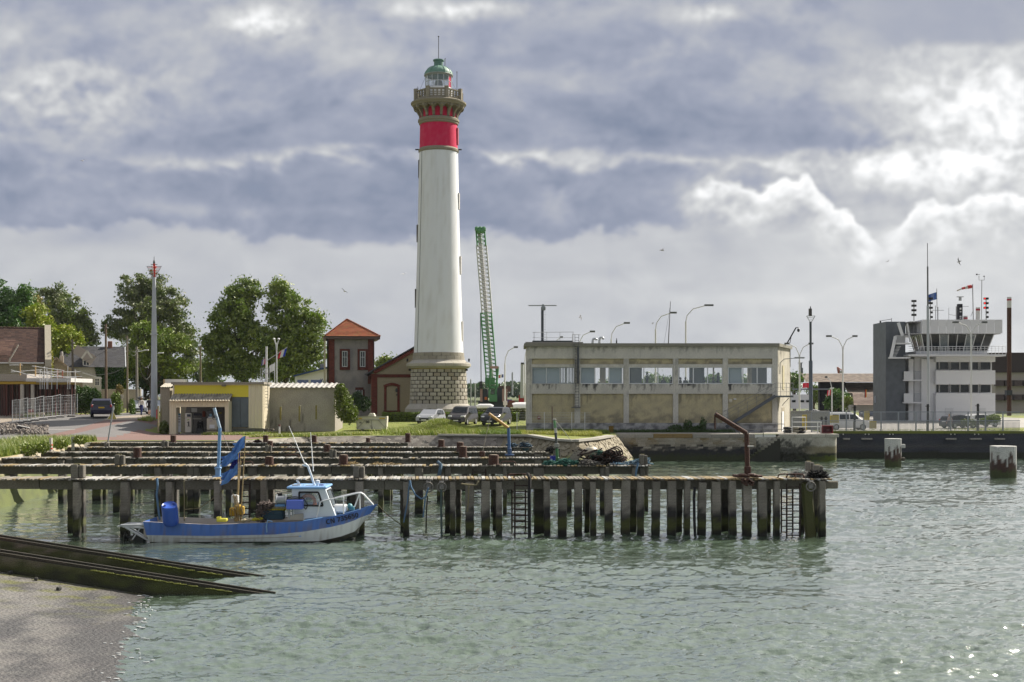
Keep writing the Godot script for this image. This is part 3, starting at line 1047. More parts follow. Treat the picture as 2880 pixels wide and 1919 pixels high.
	# rusty steel bollards standing on the piers
	var bl:=[[1,757,24,22],[1,966,25,27],[1,1388,29,27],[2,1302,22,30],[2,386,22,27],[3,1294,20,26],[3,920,19,19],[4,759,16,16],[4,1241,18,19],[5,487,16,19],[5,747,15,19],[5,883,15,19],[5,1147,15,25],[5,1035,12,12]]
	var where:=["on the second pier, above the boat's crates","on the second pier with rope beside it, above the wheelhouse","widest and nearest, on the second pier right of the lighthouse","on the third pier, in front of its twin","on the third pier, leftmost, beside a square post","on the fourth pier, hiding behind its twin","on the fourth pier, left of the lighthouse","on the fifth pier, in the row behind the blue flags","on the fifth pier below the lighthouse base","on the farthest pier in front of the fuel pumps","on the farthest pier in front of the grey shed","on the farthest pier below the white skip's left","on the farthest pier at its right end","small, on the farthest pier below the white skip"]
	for i in bl.size():
		var e:Array=bl[i]
		var d:float=PIERS[e[0]][0]+0.45
		var r:float=e[2]*d/F*0.5
		var h:float=e[3]*d/F+0.02
		var t:=thing("bollard","rusty round steel bollard "+where[i],"bollard",Vector3(px(e[1],d),DECK,-d),"rusty bollards on the piers")
		var b:=MB.new()
		b.lathe([Vector2(r,0),Vector2(r,h-0.03),Vector2(r-0.02,h)],t.position,20)
		part("shell",b,M.rust,t)
		b=paint(Color(0.26,0.21,0.16))
		b.lathe([Vector2(r-0.02,h-0.012),Vector2(r*0.6,h+0.012),Vector2(0,h+0.015)],t.position,20)
		part("cap",b,M.stone,t)
		b=MB.new()
		b.lathe([Vector2(r+0.08,0.0),Vector2(r+0.08,0.03),Vector2(r,0.035)],t.position,20)
		part("base_plate",b,M.rust,t)

# ---------- lighthouse ----------
func build_lighthouse()->void:
	var D:=134.0
	var o:=Vector3(px(1233.5,D),0,-D)
	var Y:=func(p:float)->float:return py(p,D)
	var t:=thing("lighthouse","tall white lighthouse with a red band, stone gallery and green copper dome","lighthouse",Vector3(o.x,2.6,o.z))
	var V:=func(r:float,p:float)->Vector2:return Vector2(r,py(p,D))
	# white shaft
	var b:=MB.new()
	var rows:=[]
	var cols:=[]
	for j in 41:
		var k:=j/40.0
		var y:=lerpf(Y.call(993.0),Y.call(431.0),k)
		var r:=lerpf(2.66,2.09,k)-0.06*sin(k*PI)
		var R:=PackedVector3Array()
		var C:=PackedColorArray()
		for i in 65:
			var a:=TAU*i/64
			R.append(o+Vector3(sin(a)*r,y,cos(a)*r))
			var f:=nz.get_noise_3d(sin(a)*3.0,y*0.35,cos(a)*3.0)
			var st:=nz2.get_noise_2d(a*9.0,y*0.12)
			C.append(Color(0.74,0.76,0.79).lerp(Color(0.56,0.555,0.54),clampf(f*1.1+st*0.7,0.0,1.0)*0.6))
		rows.append(R); cols.append(C)
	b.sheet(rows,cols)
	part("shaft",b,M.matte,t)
	# red band
	b=MB.new()
	rows=[]; cols=[]
	for j in 13:
		var k:=j/12.0
		var R:=PackedVector3Array()
		var C:=PackedColorArray()
		for i in 65:
			var a:=TAU*i/64
			var r:=lerpf(2.05,1.985,k)
			var y:=lerpf(Y.call(420.0),Y.call(336.0),k)
			R.append(o+Vector3(sin(a)*r,y,cos(a)*r))
			var f:=nz.get_noise_3d(sin(a)*4.0,y*1.1,cos(a)*4.0+4.0)
			C.append(Color(0.60,0.012,0.075).lerp(Color(0.62,0.09,0.17),clampf(f*1.3+0.15,0.0,1.0)*0.5))
		rows.append(R); cols.append(C)
	b.sheet(rows,cols)
	b.col=Color(0.55,0.018,0.062)
	b.lathe([V.call(1.985,337),V.call(1.95,300)],o,48)
	part("red_band",b,M.matte,t)
	var ring:=func(called:String,pr:Array,col:Color,segs:=48,soft:=false)->MeshInstance3D:
		var q:=MB.new()
		q.col=col
		q.lathe(pr,o,segs,soft)
		return part(called,q,M.stone,t)
	var gran:=Color(0.30,0.265,0.20)
	ring.call("lower_ring",[V.call(2.06,431),V.call(2.17,429),V.call(2.19,424),V.call(2.12,421),V.call(2.05,419)],gran)
	ring.call("upper_ring",[V.call(2.0,353),V.call(2.12,351),V.call(2.14,346),V.call(2.22,345),V.call(2.22,339),V.call(2.10,336),V.call(1.98,336)],gran)
	# stone courses under the shaft
	var lc:=Color(0.40,0.37,0.31)
	for k in 2:
		for i in 18:
			var q:=MB.new()
			q.col=Color(0.33,0.30,0.24).lerp(lc,rng.randf())
			var y0:float=Y.call([1013.0,1003.0][k])
			var y1:float=Y.call([1003.4,993.0][k])
			var r:float=[2.80,2.74][k]
			var a:=TAU*(i+0.5*k)/18
			arc_block(q,o,r-0.3,r,y0,y1,a+0.006,a+TAU/18-0.006,3)
			part("collar_stone",q,M.stone,t)
	for i in 24:
		var q:=MB.new()
		q.col=lc.lerp(Color(0.46,0.43,0.37),rng.randf())
		var a:=TAU*i/24+0.003
		var a1:=a+TAU/24-0.006
		arc_profile(q,o,[V.call(2.6,1012.5),V.call(2.86,1013.5),V.call(2.95,1017),V.call(3.42,1023),V.call(3.48,1024),V.call(3.48,1031.5),V.call(3.36,1032.5),V.call(3.25,1036),V.call(2.9,1037.5)],a,a1,2)
		part("cornice_stone",q,M.stone,t)
	ring.call("frieze",[V.call(3.0,1040),V.call(3.02,1037)],Color(0.36,0.29,0.13))
	# drum of rusticated blocks over a dark core that shows in the joints
	ring.call("core",[V.call(3.06,1137),V.call(2.91,1037)],Color(0.05,0.043,0.035))
	var blk:=MB.new()
	blk.col=Color.WHITE
	var da:=TAU/24.0
	rough_block(blk,0.02,da-0.02)
	var bm:=blk.mesh()
	var bms:=[]
	for e in [Color(0.50,0.46,0.39),Color(0.45,0.415,0.35),Color(0.55,0.51,0.44),Color(0.38,0.33,0.26),Color(0.41,0.38,0.33)]:
		bms.append(mat("block_"+e.to_html(),e,0.92,"rough",1.1,{normal="nfine",ns=0.7}))
	for row in 9:
		var yb:=lerpf(Y.call(1136.0),Y.call(1038.0),row/9.0)+0.03
		var h:float=(Y.call(1038.0)-Y.call(1136.0))/9.0-0.06
		var r:=lerpf(3.13,2.98,(row+0.5)/9.0)
		for i in 24:
			var m:int=[0,0,1,1,2,4][rng.randi_range(0,5)]
			if rng.randf()<0.06:m=3
			piece("stone_block",bm,bms[m],t,Transform3D(Basis(Vector3.UP,da*(i+0.5*(row%2))).scaled_local(Vector3(r,h,r)),Vector3(0,yb-2.6,0)))
	# plinth
	for i in 24:
		var q:=MB.new()
		q.col=lc.lerp(Color(0.48,0.45,0.40),rng.randf())
		arc_profile(q,o,[V.call(3.0,1135),V.call(3.14,1135.5),V.call(3.3,1140),V.call(3.58,1149),V.call(3.62,1150),V.call(3.62,1192),V.call(3.2,1193)],TAU*i/24+0.003,TAU*(i+1)/24-0.003,2)
		part("plinth_stone",q,M.stone,t)
	# corbels and gallery
	var dk:=Color(0.235,0.205,0.15)
	for i in 16:
		var q:=MB.new()
		q.col=gran.lerp(dk,rng.randf()*0.7)
		var a:=TAU*(i+0.5)/16
		var bs:=Basis(Vector3.UP,a)
		var poly:=PackedVector2Array()
		for e in [[1.9,336],[2.1,334],[2.16,326],[2.32,320],[2.40,316],[2.72,309],[2.76,301],[1.9,301]]:
			poly.append(Vector2(e[0],py(e[1],D)))
		q.prism(poly,Transform3D(bs*Basis(Vector3(0,0,1),Vector3.UP,Vector3(-1,0,0)),o),-0.13,0.13)
		part("corbel",q,M.stone,t)
		# small arch between corbels
		q=MB.new()
		q.col=dk
		var ah:=TAU/16.0
		var n:=8
		for k in n:
			var u0:=float(k)/n
			var u1:=float(k+1)/n
			var hgt:=func(u:float)->float:return py(308.0,D)-0.05+0.26*sin(u*PI)-0.1
			for rr_ in [[2.62,2.0]]:
				var P:=[]
				for u in [u0,u1]:
					var aa:float=a+0.05+(ah-0.1)*u
					var dir:=Vector3(sin(aa),0,cos(aa))
					P.append([o+dir*2.66+Vector3.UP*hgt.call(u),o+dir*2.66+Vector3.UP*py(300.0,D),o+dir*1.98+Vector3.UP*(hgt.call(u)-0.12)])
				q.q4(P[0][0],P[1][0],P[1][1],P[0][1])
				q.q4(P[0][2],P[1][2],P[1][0],P[0][0])
		part("corbel_arch",q,M.stone,t)
	ring.call("gallery_cornice",[V.call(1.9,302),V.call(2.74,302.5),V.call(2.82,301),V.call(2.86,298),V.call(2.98,296),V.call(3.0,292.5),V.call(2.92,291),V.call(2.74,289),V.call(1.5,288.5)],gran,32)
	# octagonal parapet: eight posts, pierced panels between
	for i in 8:
		var a:=TAU*(i+0.5)/8
		var bs:=Basis(Vector3.UP,a)
		var q:=paint(Color(0.34,0.30,0.235))
		var yb:float=Y.call(289.0)
		q.bev(o+bs*Vector3(0,0,2.58)+Vector3.UP*(yb+0.58),Vector3(0.36,1.16,0.36),0.02,bs)
		q.bev(o+bs*Vector3(0,0,2.58)+Vector3.UP*(yb+1.18),Vector3(0.40,0.12,0.40),0.03,bs)
		part("parapet_post",q,M.stone,t)
		var a2:=TAU*(i+1.0)/8
		var b2:=Basis(Vector3.UP,a2)
		var ap:=2.58*cos(PI/8)-0.02
		var wdt:=2.0*2.58*sin(PI/8)-0.30
		q=paint(Color(0.31,0.275,0.21))
		var pc:=func(x:float,y:float,sx:float,sy:float,sz:=0.16)->void:q.box(o+b2*Vector3(x,0,ap)+Vector3.UP*(yb+y),Vector3(sx,sy,sz),b2)
		pc.call(0,0.12,wdt,0.24)
		pc.call(0,0.98,wdt,0.14,0.2)
		var ns:=4
		for k in ns+1:
			var w:=wdt/(ns+0.0)
			pc.call(-wdt*0.5+w*k,0.57,w*0.42,0.68)
			if k<ns:
				pc.call(-wdt*0.5+w*(k+0.5),0.44,w*0.6,0.05,0.14)
				pc.call(-wdt*0.5+w*(k+0.5),0.66,w*0.6,0.05,0.14)
		part("parapet_panel",q,M.stone,t)
	# lantern
	b=paint(Color(0.72,0.73,0.74))
	b.lathe([V.call(1.5,289),V.call(1.5,252),V.call(1.42,250)],o,32)
	part("lantern_wall",b,M.paint,t)
	var ns:=14
	var fr:=paint(Color(0.52,0.54,0.56))
	for i in ns:
		var a:=TAU*i/ns
		var d:=Vector3(sin(a),0,cos(a))*1.42
		fr.tube([o+d+Vector3.UP*Y.call(251.0),o+d+Vector3.UP*Y.call(215.0)],0.035,6)
		for hh in [251.0,233.0,216.0]:
			var a2:=TAU*(i+1)/ns
			fr.tube([o+d+Vector3.UP*Y.call(hh),o+Vector3(sin(a2),0,cos(a2))*1.42+Vector3.UP*Y.call(hh)],0.03,5)
	var frm:=part("lantern_frame",fr,M.plain,t)
	for i in ns:
		for k in 2:
			var a:=TAU*(i+0.03)/ns
			var a2:=TAU*(i+0.97)/ns
			var q:=MB.new()
			q.col=Color.WHITE
			var d:=Vector3(sin(a),0,cos(a))*1.40
			var d2:=Vector3(sin(a2),0,cos(a2))*1.40
			var y0:float=Y.call([250.5,232.5][k])
			var y1:float=Y.call([233.5,216.5][k])
			q.q4(o+d+Vector3.UP*y0,o+d2+Vector3.UP*y0,o+d2+Vector3.UP*y1,o+d+Vector3.UP*y1)
			# the pane to the right is of red glass
			var red:bool=a>0.5 and a<1.1
			part("pane",q,mat("red_glass",Color(0.7,0.03,0.08),0.1,"",1.0,{alpha=0.75}) if red else M.glass,frm)
	b=paint(Color(0.30,0.32,0.32))
	b.lathe([V.call(0.35,288),V.call(0.35,252),V.call(0.42,250),V.call(0.42,246)],o,16)
	for k in 7:b.lathe([V.call(0.42-0.02*absf(k-3.0),246-k*2.6),V.call(0.48-0.03*absf(k-3.0),245-k*2.6),V.call(0.42-0.02*absf(k-3.0),243.6-k*2.6)],o,16)
	b.lathe([V.call(0.36,228),V.call(0.1,225),V.call(0.0,224)],o,16)
	part("lens",b,M.gloss,t)
	b=paint(Color(0.24,0.26,0.24))
	b.lathe([V.call(1.36,216),V.call(1.54,215.5),V.call(1.58,213),V.call(1.52,211)],o,32)
	part("eave_ring",b,M.plain,t)
	var dome:=paint(Color(0.155,0.30,0.235))
	var pr:=[]
	for k in 10:
		var a:=PI*0.5*k/9.0*0.86
		pr.append(Vector2(1.52*cos(a),py(212.0,D)+1.02*sin(a)))
	dome.lathe(pr,o,32,true)
	var dm:=part("dome",dome,mat("copper",Color.WHITE,0.6,"rough",0.9,{vc=true}),t)
	for i in 12:
		var q:=paint(Color(0.13,0.25,0.20))
		var a:=TAU*i/12
		var pts:=[]
		for k in 10:pts.append(o+Vector3(sin(a),0,cos(a))*(pr[k].x+0.012)+Vector3.UP*(pr[k].y+0.01))
		q.tube(pts,0.025,5)
		part("seam",q,M.plain,dm)
	b=paint(Color(0.10,0.20,0.165))
	b.lathe([V.call(0.5,187),V.call(0.5,173),V.call(0.6,172),V.call(0.6,169),V.call(0.45,167.5),V.call(0,167)],o,20)
	part("vent",b,M.paint,t)
	b=paint(Color(0.05,0.05,0.05))
	b.tube([o+Vector3.UP*Y.call(168.0),o+Vector3.UP*Y.call(104.0)],0.035,6)
	b.lathe([V.call(0.0,106),V.call(0.1,103),V.call(0.0,100)],o,8)
	part("lightning_rod",b,M.plain,t)
	b=paint(Color(0.06,0.06,0.06))
	var e:=o+Vector3(2.0,0,0.5)
	b.tube([e+Vector3.UP*Y.call(262.0),e+Vector3.UP*Y.call(206.0)],0.03,6)
	b.ball(e+Vector3.UP*Y.call(206.0),Vector3(0.06,0.08,0.06),8,5)
	part("aerial",b,M.plain,t)
	b=paint(Color(0.12,0.13,0.12))
	e=o+Vector3(0.7,0,0.2)
	b.tube([e+Vector3.UP*Y.call(188.0),e+Vector3.UP*Y.call(166.0),e+Vector3(0.1,Y.call(166.0),0)],0.04,6)
	b.tube([o+Vector3(-1.45,Y.call(222.0),0.3),o+Vector3(-2.1,Y.call(262.0),0.4)],0.015,4)
	b.tube([o+Vector3(1.45,Y.call(232.0),0.3),o+Vector3(1.95,Y.call(258.0),0.4)],0.015,4)
	b.tube([o+Vector3(-2.2,Y.call(262.0),0.6),o+Vector3(-2.2,Y.call(247.0),0.6)],0.025,5)
	b.tube([o+Vector3(-2.35,Y.call(252.0),0.6),o+Vector3(-2.05,Y.call(252.0),0.6)],0.02,5)
	part("stay_and_aerial",b,M.plain,t)
	# slit windows left and right of the shaft, floodlights on the rings, cable
	for w in [[-1,452,502],[-1,634,682],[-1,814,866],[1,545,590],[1,722,772],[1,905,960],[1,362,408]]:
		var k:float=(993.0-(w[1]+w[2])*0.5)/562.0
		var r:=lerpf(2.66,2.09,clampf(k,0,1))-0.12
		var q:=MB.new()
		q.col=Color(0.10,0.09,0.075) if w[0]<0 else Color(0.42,0.40,0.38)
		if w[1]==362:q.col=Color(0.30,0.02,0.04)
		var a:float=1.45*w[0]
		q.box(o+Vector3(sin(a)*r,(Y.call(float(w[1]))+Y.call(float(w[2])))*0.5,cos(a)*r),Vector3(0.34,(w[2]-w[1])*D/F,0.5),Basis(Vector3.UP,a-PI*0.5))
		part("slit_window",q,M.plain,t)
	for sgn in [-1.0,1.0]:
		var q:=paint(Color(0.02,0.02,0.025))
		q.bev(o+Vector3(2.3*sgn,Y.call(422.0),0.2),Vector3(0.4,0.1,0.3),0.02)
		part("floodlight",q,M.plain,t)
		q=paint(Color(0.02,0.02,0.025))
		q.bev(o+Vector3(3.3*sgn,Y.call(1014.0),0.8),Vector3(0.18,0.34,0.2),0.03)
		part("floodlight",q,M.plain,t)
		q=paint(Color(0.02,0.02,0.025))
		q.bev(o+Vector3(3.05*sgn,Y.call(1041.0),0.7),Vector3(0.25,0.2,0.2),0.03)
		part("floodlight",q,M.plain,t)
	b=paint(Color(0.07,0.07,0.07))
	var pts:=[]
	for j in 41:
		var k:=j/40.0
		var r:=lerpf(2.66,2.09,k)-0.06*sin(k*PI)+0.02
		var a:=-0.95
		pts.append(o+Vector3(sin(a)*r,lerpf(Y.call(993.0),Y.call(431.0),k),cos(a)*r))
	b.tube(pts,0.022,5)
	part("cable",b,M.plain,t)

func arc_block(b:MB,o:Vector3,r0:float,r1:float,y0:float,y1:float,a0:float,a1:float,n:int)->void:
	arc_profile(b,o,[Vector2(r0,y1),Vector2(r1-0.012,y1),Vector2(r1,y1-0.012),Vector2(r1,y0+0.012),Vector2(r1-0.012,y0),Vector2(r0,y0)],a0,a1,n)

# profile given from top to bottom, swept over an angle, with end faces
func arc_profile(b:MB,o:Vector3,pr:Array,a0:float,a1:float,n:int)->void:
	var p2:=pr.duplicate()
	p2.reverse()
	b.lathe(p2,o,n,false,a0,a1)
	for s in 2:
		var a:float=[a0,a1][s]
		var d:=Vector3(sin(a),0,cos(a))
		var P:=[]
		for e in p2:P.append(o+d*e.x+Vector3.UP*e.y)
		for i in range(1,P.size()-1):
			if s==0:b.t3(P[0],P[i+1],P[i])
			else:b.t3(P[0],P[i],P[i+1])

# unit block: radius 1, height 1, spanning angles a0..a1, chamfered face
func rough_block(b:MB,a0:float,a1:float)->void:
	var f:=func(r:float,a:float,y:float)->Vector3:return Vector3(sin(a)*r,y,cos(a)*r)
	var e:=0.008
	var n:=3
	for k in n:
		var u0:=lerpf(a0+e,a1-e,float(k)/n)
		var u1:=lerpf(a0+e,a1-e,float(k+1)/n)
		b.q4(f.call(1.0,u0,0.06),f.call(1.0,u1,0.06),f.call(1.0,u1,0.94),f.call(1.0,u0,0.94))
		b.q4(f.call(1.0,u0,0.94),f.call(1.0,u1,0.94),f.call(0.985,u1,1.0),f.call(0.985,u0,1.0))
		b.q4(f.call(0.985,u0,0.0),f.call(0.985,u1,0.0),f.call(1.0,u1,0.06),f.call(1.0,u0,0.06))
		b.q4(f.call(0.985,u0,1.0),f.call(0.985,u1,1.0),f.call(0.94,u1,1.0),f.call(0.94,u0,1.0))
		b.q4(f.call(0.94,u0,0.0),f.call(0.94,u1,0.0),f.call(0.985,u1,0.0),f.call(0.985,u0,0.0))
	b.q4(f.call(0.985,a0,0.0),f.call(1.0,a0+e,0.06),f.call(1.0,a0+e,0.94),f.call(0.985,a0,1.0))
	b.q4(f.call(1.0,a1-e,0.06),f.call(0.985,a1,0.0),f.call(0.985,a1,1.0),f.call(1.0,a1-e,0.94))
	b.q4(f.call(0.94,a0,0.0),f.call(0.985,a0,0.0),f.call(0.985,a0,1.0),f.call(0.94,a0,1.0))
	b.q4(f.call(0.985,a1,0.0),f.call(0.94,a1,0.0),f.call(0.94,a1,1.0),f.call(0.985,a1,1.0))

# ---------- long beige harbour building on the quay ----------
func wall_grid(b:MB,o:Vector3,u:Vector3,w:Vector3,cu:float,colfn:Callable)->void:
	var nu:=maxi(int(u.length()/cu),1)
	var nw:=maxi(int(w.length()/cu),1)
	var rows:=[]
	var cols:=[]
	for j in nw+1:
		var r:=PackedVector3Array()
		var c:=PackedColorArray()
		for i in nu+1:
			var p:=o+u*(float(i)/nu)+w*(float(j)/nw)
			r.append(p)
			c.append(colfn.call(p,float(i)/nu,float(j)/nw))
		rows.append(r); cols.append(c)
	b.sheet(rows,cols,true)

# dark runs of dirt and lichen that hang from an edge: v is 1 at the top
func runs(p:Vector3,v:float,reach:float,seed_:float)->float:
	var s:=nz.get_noise_2d(p.x*2.2+p.z*2.2+seed_,0.5)
	var s2:=nz2.get_noise_2d(p.x*7.0+p.z*7.0+seed_,p.y*1.2)
	var patch:=clampf(nz.get_noise_2d(p.x*0.25+seed_,p.z*0.25)*1.6+0.5,0.0,1.0)
	return clampf((s*1.1+s2*0.7+0.42-(1.0-v)/reach)*2.4,0.0,1.0)*patch

func build_station()->void:
	var D:=113.0
	var t:=thing("harbour_building","long two-storey beige harbour building with five window bays on the quay","building",Vector3(px(1834,D),2.3,-D-3.0))
	var x0:=px(1481,D)
	var x1:=px(2187.5,D)
	var Y:=func(p:float)->float:return py(p,D)
	var yb:=2.1
	var yt:float=Y.call(975.0)
	var back:=6.2
	var cream:=Color(0.68,0.655,0.585)
	var grime:=Color(0.055,0.055,0.055)
	var bays:=[[1496,1616],[1632,1754],[1769,1893],[1908,2033],[2048,2172.5]]
	var th:=0.14
	# frame of piers and bands, proud of the panels
	var face:=func(b:MB,xa:float,xb:float,ya:float,yc:float,sd:float,amt:float)->void:
		wall_grid(b,Vector3(xa,yc,-D),Vector3(xb-xa,0,0),Vector3(0,ya-yc,0),0.12,func(p:Vector3,_u:float,v:float)->Color:
			var m:=nz.get_noise_2d(p.x*0.5,p.y*0.5+sd)
			return cream.lerp(Color(0.58,0.56,0.51),clampf(m+0.4,0.0,1.0)).lerp(grime,runs(p,v,0.75,sd)*amt))
		b.col=cream
		b.q4(Vector3(xa,ya,-D),Vector3(xb,ya,-D),Vector3(xb,ya,-D-th),Vector3(xa,ya,-D-th))
		b.q4(Vector3(xa,yc,-D-th),Vector3(xb,yc,-D-th),Vector3(xb,yc,-D),Vector3(xa,yc,-D))
		b.q4(Vector3(xa,yc,-D-th),Vector3(xa,yc,-D),Vector3(xa,ya,-D),Vector3(xa,ya,-D-th))
		b.q4(Vector3(xb,yc,-D),Vector3(xb,yc,-D-th),Vector3(xb,ya,-D-th),Vector3(xb,ya,-D))
	var edges:=[x0]
	for e in bays:edges.append(px(e[0],D)); edges.append(px(e[1],D))
	edges.append(x1)
	for k in 6:
		var b:=MB.new()
		face.call(b,edges[2*k],edges[2*k+1],Y.call(1009.0),Y.call(1190.0),k*13.0,0.55)
		part("pilaster",b,M.stone,t)
	var b:=MB.new()
	face.call(b,x0,x1,yt,Y.call(1009.0),60.0,0.5)
	part("upper_band",b,M.stone,t)
	for k in 5:
		var xa:float=edges[2*k+1]
		var xb:float=edges[2*k+2]
		b=MB.new()
		face.call(b,xa,xb,Y.call(1024.6),Y.call(1033.0),k*7.0+3.0,0.3)
		part("lintel",b,M.stone,t)
		b=MB.new()
		face.call(b,xa,xb,Y.call(1080.0),Y.call(1108.0),k*5.0+90.0,1.0)
		part("sill_band",b,M.stone,t)
		# recessed panels above and below the windows
		for r in 2:
			b=MB.new()
			var ya:float=Y.call([1009.0,1108.0][r])
			var yc:float=Y.call([1024.6,1190.0][r])
			var okr:=Color(0.58,0.505,0.31)
			wall_grid(b,Vector3(xa,yc,-D-th),Vector3(xb-xa,0,0),Vector3(0,ya-yc,0),0.13,func(p:Vector3,_u:float,v:float)->Color:
				var f:=nz.get_noise_2d(p.x*0.9+k*3.0,p.y*1.3)
				var f2:=nz2.get_noise_2d(p.x*9.0,p.y*1.0)
				var low:=clampf((0.36+f*0.5+f2*0.12-v)*2.6,0.0,1.0) if r==1 else clampf((0.55+f*0.8+f2*0.3-v)*2.0,0.0,1.0)*0.8
				var sk:float=[0.25,0.75,0.65,0.6,0.6][k] if r==1 else [0.1,0.6,0.9,1.0,1.0][k]
				return okr.lerp(Color(0.46,0.41,0.275),clampf(f+0.4,0.0,1.0)).lerp(Color(0.13,0.12,0.095),low*sk*0.75).lerp(grime,runs(p,v,0.4,k*31.0)*0.5))
			part("wall_panel",b,M.stone,t)
	b=MB.new()
	wall_grid(b,Vector3(x0-0.04,yb,-D+0.06),Vector3(x1-x0+0.04,0,0),Vector3(0,Y.call(1190.0)-yb,0),0.15,func(p:Vector3,_u:float,v:float)->Color:
		var f:=nz.get_noise_2d(p.x*1.1,p.y*2.0+5.0)
		return Color(0.46,0.46,0.46).lerp(Color(0.16,0.16,0.175),clampf(0.45+f*1.6,0.0,1.0)))
	b.col=Color(0.36,0.34,0.30)
	b.q4(Vector3(x0-0.04,Y.call(1190.0),-D+0.06),Vector3(x1,Y.call(1190.0),-D+0.06),Vector3(x1,Y.call(1190.0),-D-th),Vector3(x0-0.04,Y.call(1190.0),-D-th))
	part("base_course",b,M.stone,t)
	# solid shell: floor slab, back wall with wide openings, ends, roof
	var xr:=26.7
	var zf:=-D-th-0.005
	var zb:=-D-back
	b=paint(Color(0.40,0.37,0.31))
	var fl:float=Y.call(1104.0)
	b.box(Vector3((x0+x1)*0.5,fl,(zf+zb)*0.5-0.1),Vector3(x1-x0-0.1,0.2,back-th-0.5))
	part("floor_slab",b,M.plain,t)
	b=MB.new()
	b.col=cream*0.9
	b.span(Vector3(x0,yb,zb-0.2),Vector3(xr,fl+0.9,zb))
	b.span(Vector3(x0,Y.call(1028.0),zb-0.2),Vector3(xr,yt,zb))
	for k in 8:
		var w:=0.55 if k%2==0 else 0.12
		var xx:=lerpf(x0+0.3,xr-0.3,k/7.0)
		b.span(Vector3(xx-w*0.5,fl+0.9,zb-0.2),Vector3(xx+w*0.5,Y.call(1028.0),zb))
	part("rear_wall",b,M.stone,t)
	b=MB.new()
	b.col=cream
	b.q4(Vector3(x0,yb,zb-0.2),Vector3(x0,yb,-D),Vector3(x0,yt,-D),Vector3(x0,yt,zb-0.2))
	part("end_wall",b,M.stone,t,false)
	b=MB.new()
	var e0:=Vector3(x1,yb,-D)
	var eu:=Vector3(xr-x1,0,zb-0.2+D)
	wall_grid(b,e0,eu,Vector3(0,yt-yb,0),0.2,func(p:Vector3,u:float,v:float)->Color:
		var f:=nz.get_noise_3d(p.x*0.7,p.y*0.7,p.z*0.7)
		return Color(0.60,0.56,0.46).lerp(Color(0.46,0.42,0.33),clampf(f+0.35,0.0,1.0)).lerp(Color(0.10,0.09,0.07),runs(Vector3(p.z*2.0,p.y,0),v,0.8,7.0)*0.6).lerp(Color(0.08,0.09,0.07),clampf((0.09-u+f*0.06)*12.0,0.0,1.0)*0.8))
	var endw:=part("end_wall",b,M.stone,t)
	# door and blind window on the end
	var eb:=Basis(eu.normalized(),Vector3.UP,eu.normalized().cross(Vector3.UP))
	var ep:=func(u:float,y:float,out:float)->Vector3:return e0+eu*u+Vector3.UP*(y-yb)+eb.z*out
	b=paint(Color(0.34,0.30,0.22))
	b.box(ep.call(0.42,3.35,-0.0),Vector3(1.5,2.3,0.06),eb)
	b.col=Color(0.72,0.73,0.74)
	b.box(ep.call(0.36,3.2,0.04),Vector3(0.9,1.9,0.06),eb)
	part("door",b,M.plain,t)
	b=paint(Color(0.45,0.40,0.25))
	b.box(ep.call(0.42,7.3,0.02),Vector3(0.9,2.2,0.06),eb)
	part("door",b,M.plain,t)
	b=paint(Color(0.22,0.23,0.23))
	var l0:Vector3=ep.call(0.12,7.6,0.06)
	b.tube([l0,l0+Vector3(0.02,1.0,0.05),l0+Vector3(0.35,1.35,0.15),l0+Vector3(1.5,1.45,0.2)],0.035,6)
	b.bev(l0+Vector3(1.75,1.47,0.2),Vector3(0.9,0.14,0.3),0.04)
	part("wall_lamp",b,M.plain,t)
	# roof slab with a weathered edge
	b=MB.new()
	var yr:float=Y.call(966.0)
	var poly:=PackedVector2Array([Vector2(x0-0.22,D-0.25),Vector2(x1+0.12,D-0.25),Vector2(xr+0.25,D+back+0.35),Vector2(x0-0.22,D+back+0.35)])
	b.col=Color(0.27,0.255,0.21)
	b.prism(poly,Transform3D(Basis(Vector3(1,0,0),Vector3(0,0,-1),Vector3(0,1,0)),Vector3.ZERO),yt,yr)
	part("roof_slab",b,M.stone,t)
	b=paint(Color(0.32,0.30,0.26))
	b.span(Vector3(x0-0.1,yr,-D-2.5),Vector3(px(1640,D),yr+0.12,-D+0.1))
	part("roof_kerb",b,M.stone,t)
	# windows: three lights each, real panes in frames
	var frame_col:=Color(0.62,0.64,0.66)
	for k in 5:
		var xa:float=edges[2*k+1]
		var xb:float=edges[2*k+2]
		var wy0:float=Y.call(1080.0)
		var wy1:float=Y.call(1033.0)
		var w:=MB.new()
		w.col=frame_col if k>0 else Color(0.35,0.37,0.38)
		var z:=-D-0.10
		w.box(Vector3((xa+xb)*0.5,wy0+0.03,z),Vector3(xb-xa,0.06,0.08))
		w.box(Vector3((xa+xb)*0.5,wy1-0.03,z),Vector3(xb-xa,0.06,0.08))
		w.box(Vector3(xa+0.04,(wy0+wy1)*0.5,z),Vector3(0.08,wy1-wy0-0.12,0.08))
		w.box(Vector3(xb-0.04,(wy0+wy1)*0.5,z),Vector3(0.08,wy1-wy0-0.12,0.08))
		var fr:=part("window",w,M.plain,t)
		for j in 3:
			var a:=lerpf(xa+0.08,xb-0.08,j/3.0)
			var c:=lerpf(xa+0.08,xb-0.08,(j+1)/3.0)
			if j>0:
				w=MB.new()
				w.col=frame_col
				w.box(Vector3(a,(wy0+wy1)*0.5,z+0.01),Vector3(0.09 if k>0 else 0.05,wy1-wy0-0.12,0.09))
				part("mullion",w,M.plain,fr)
			w=MB.new()
			w.q4(Vector3(a+0.05,wy0+0.06,z),Vector3(c-0.05,wy0+0.06,z),Vector3(c-0.05,wy1-0.06,z),Vector3(a+0.05,wy1-0.06,z))
			part("pane",w,M.glass,fr)
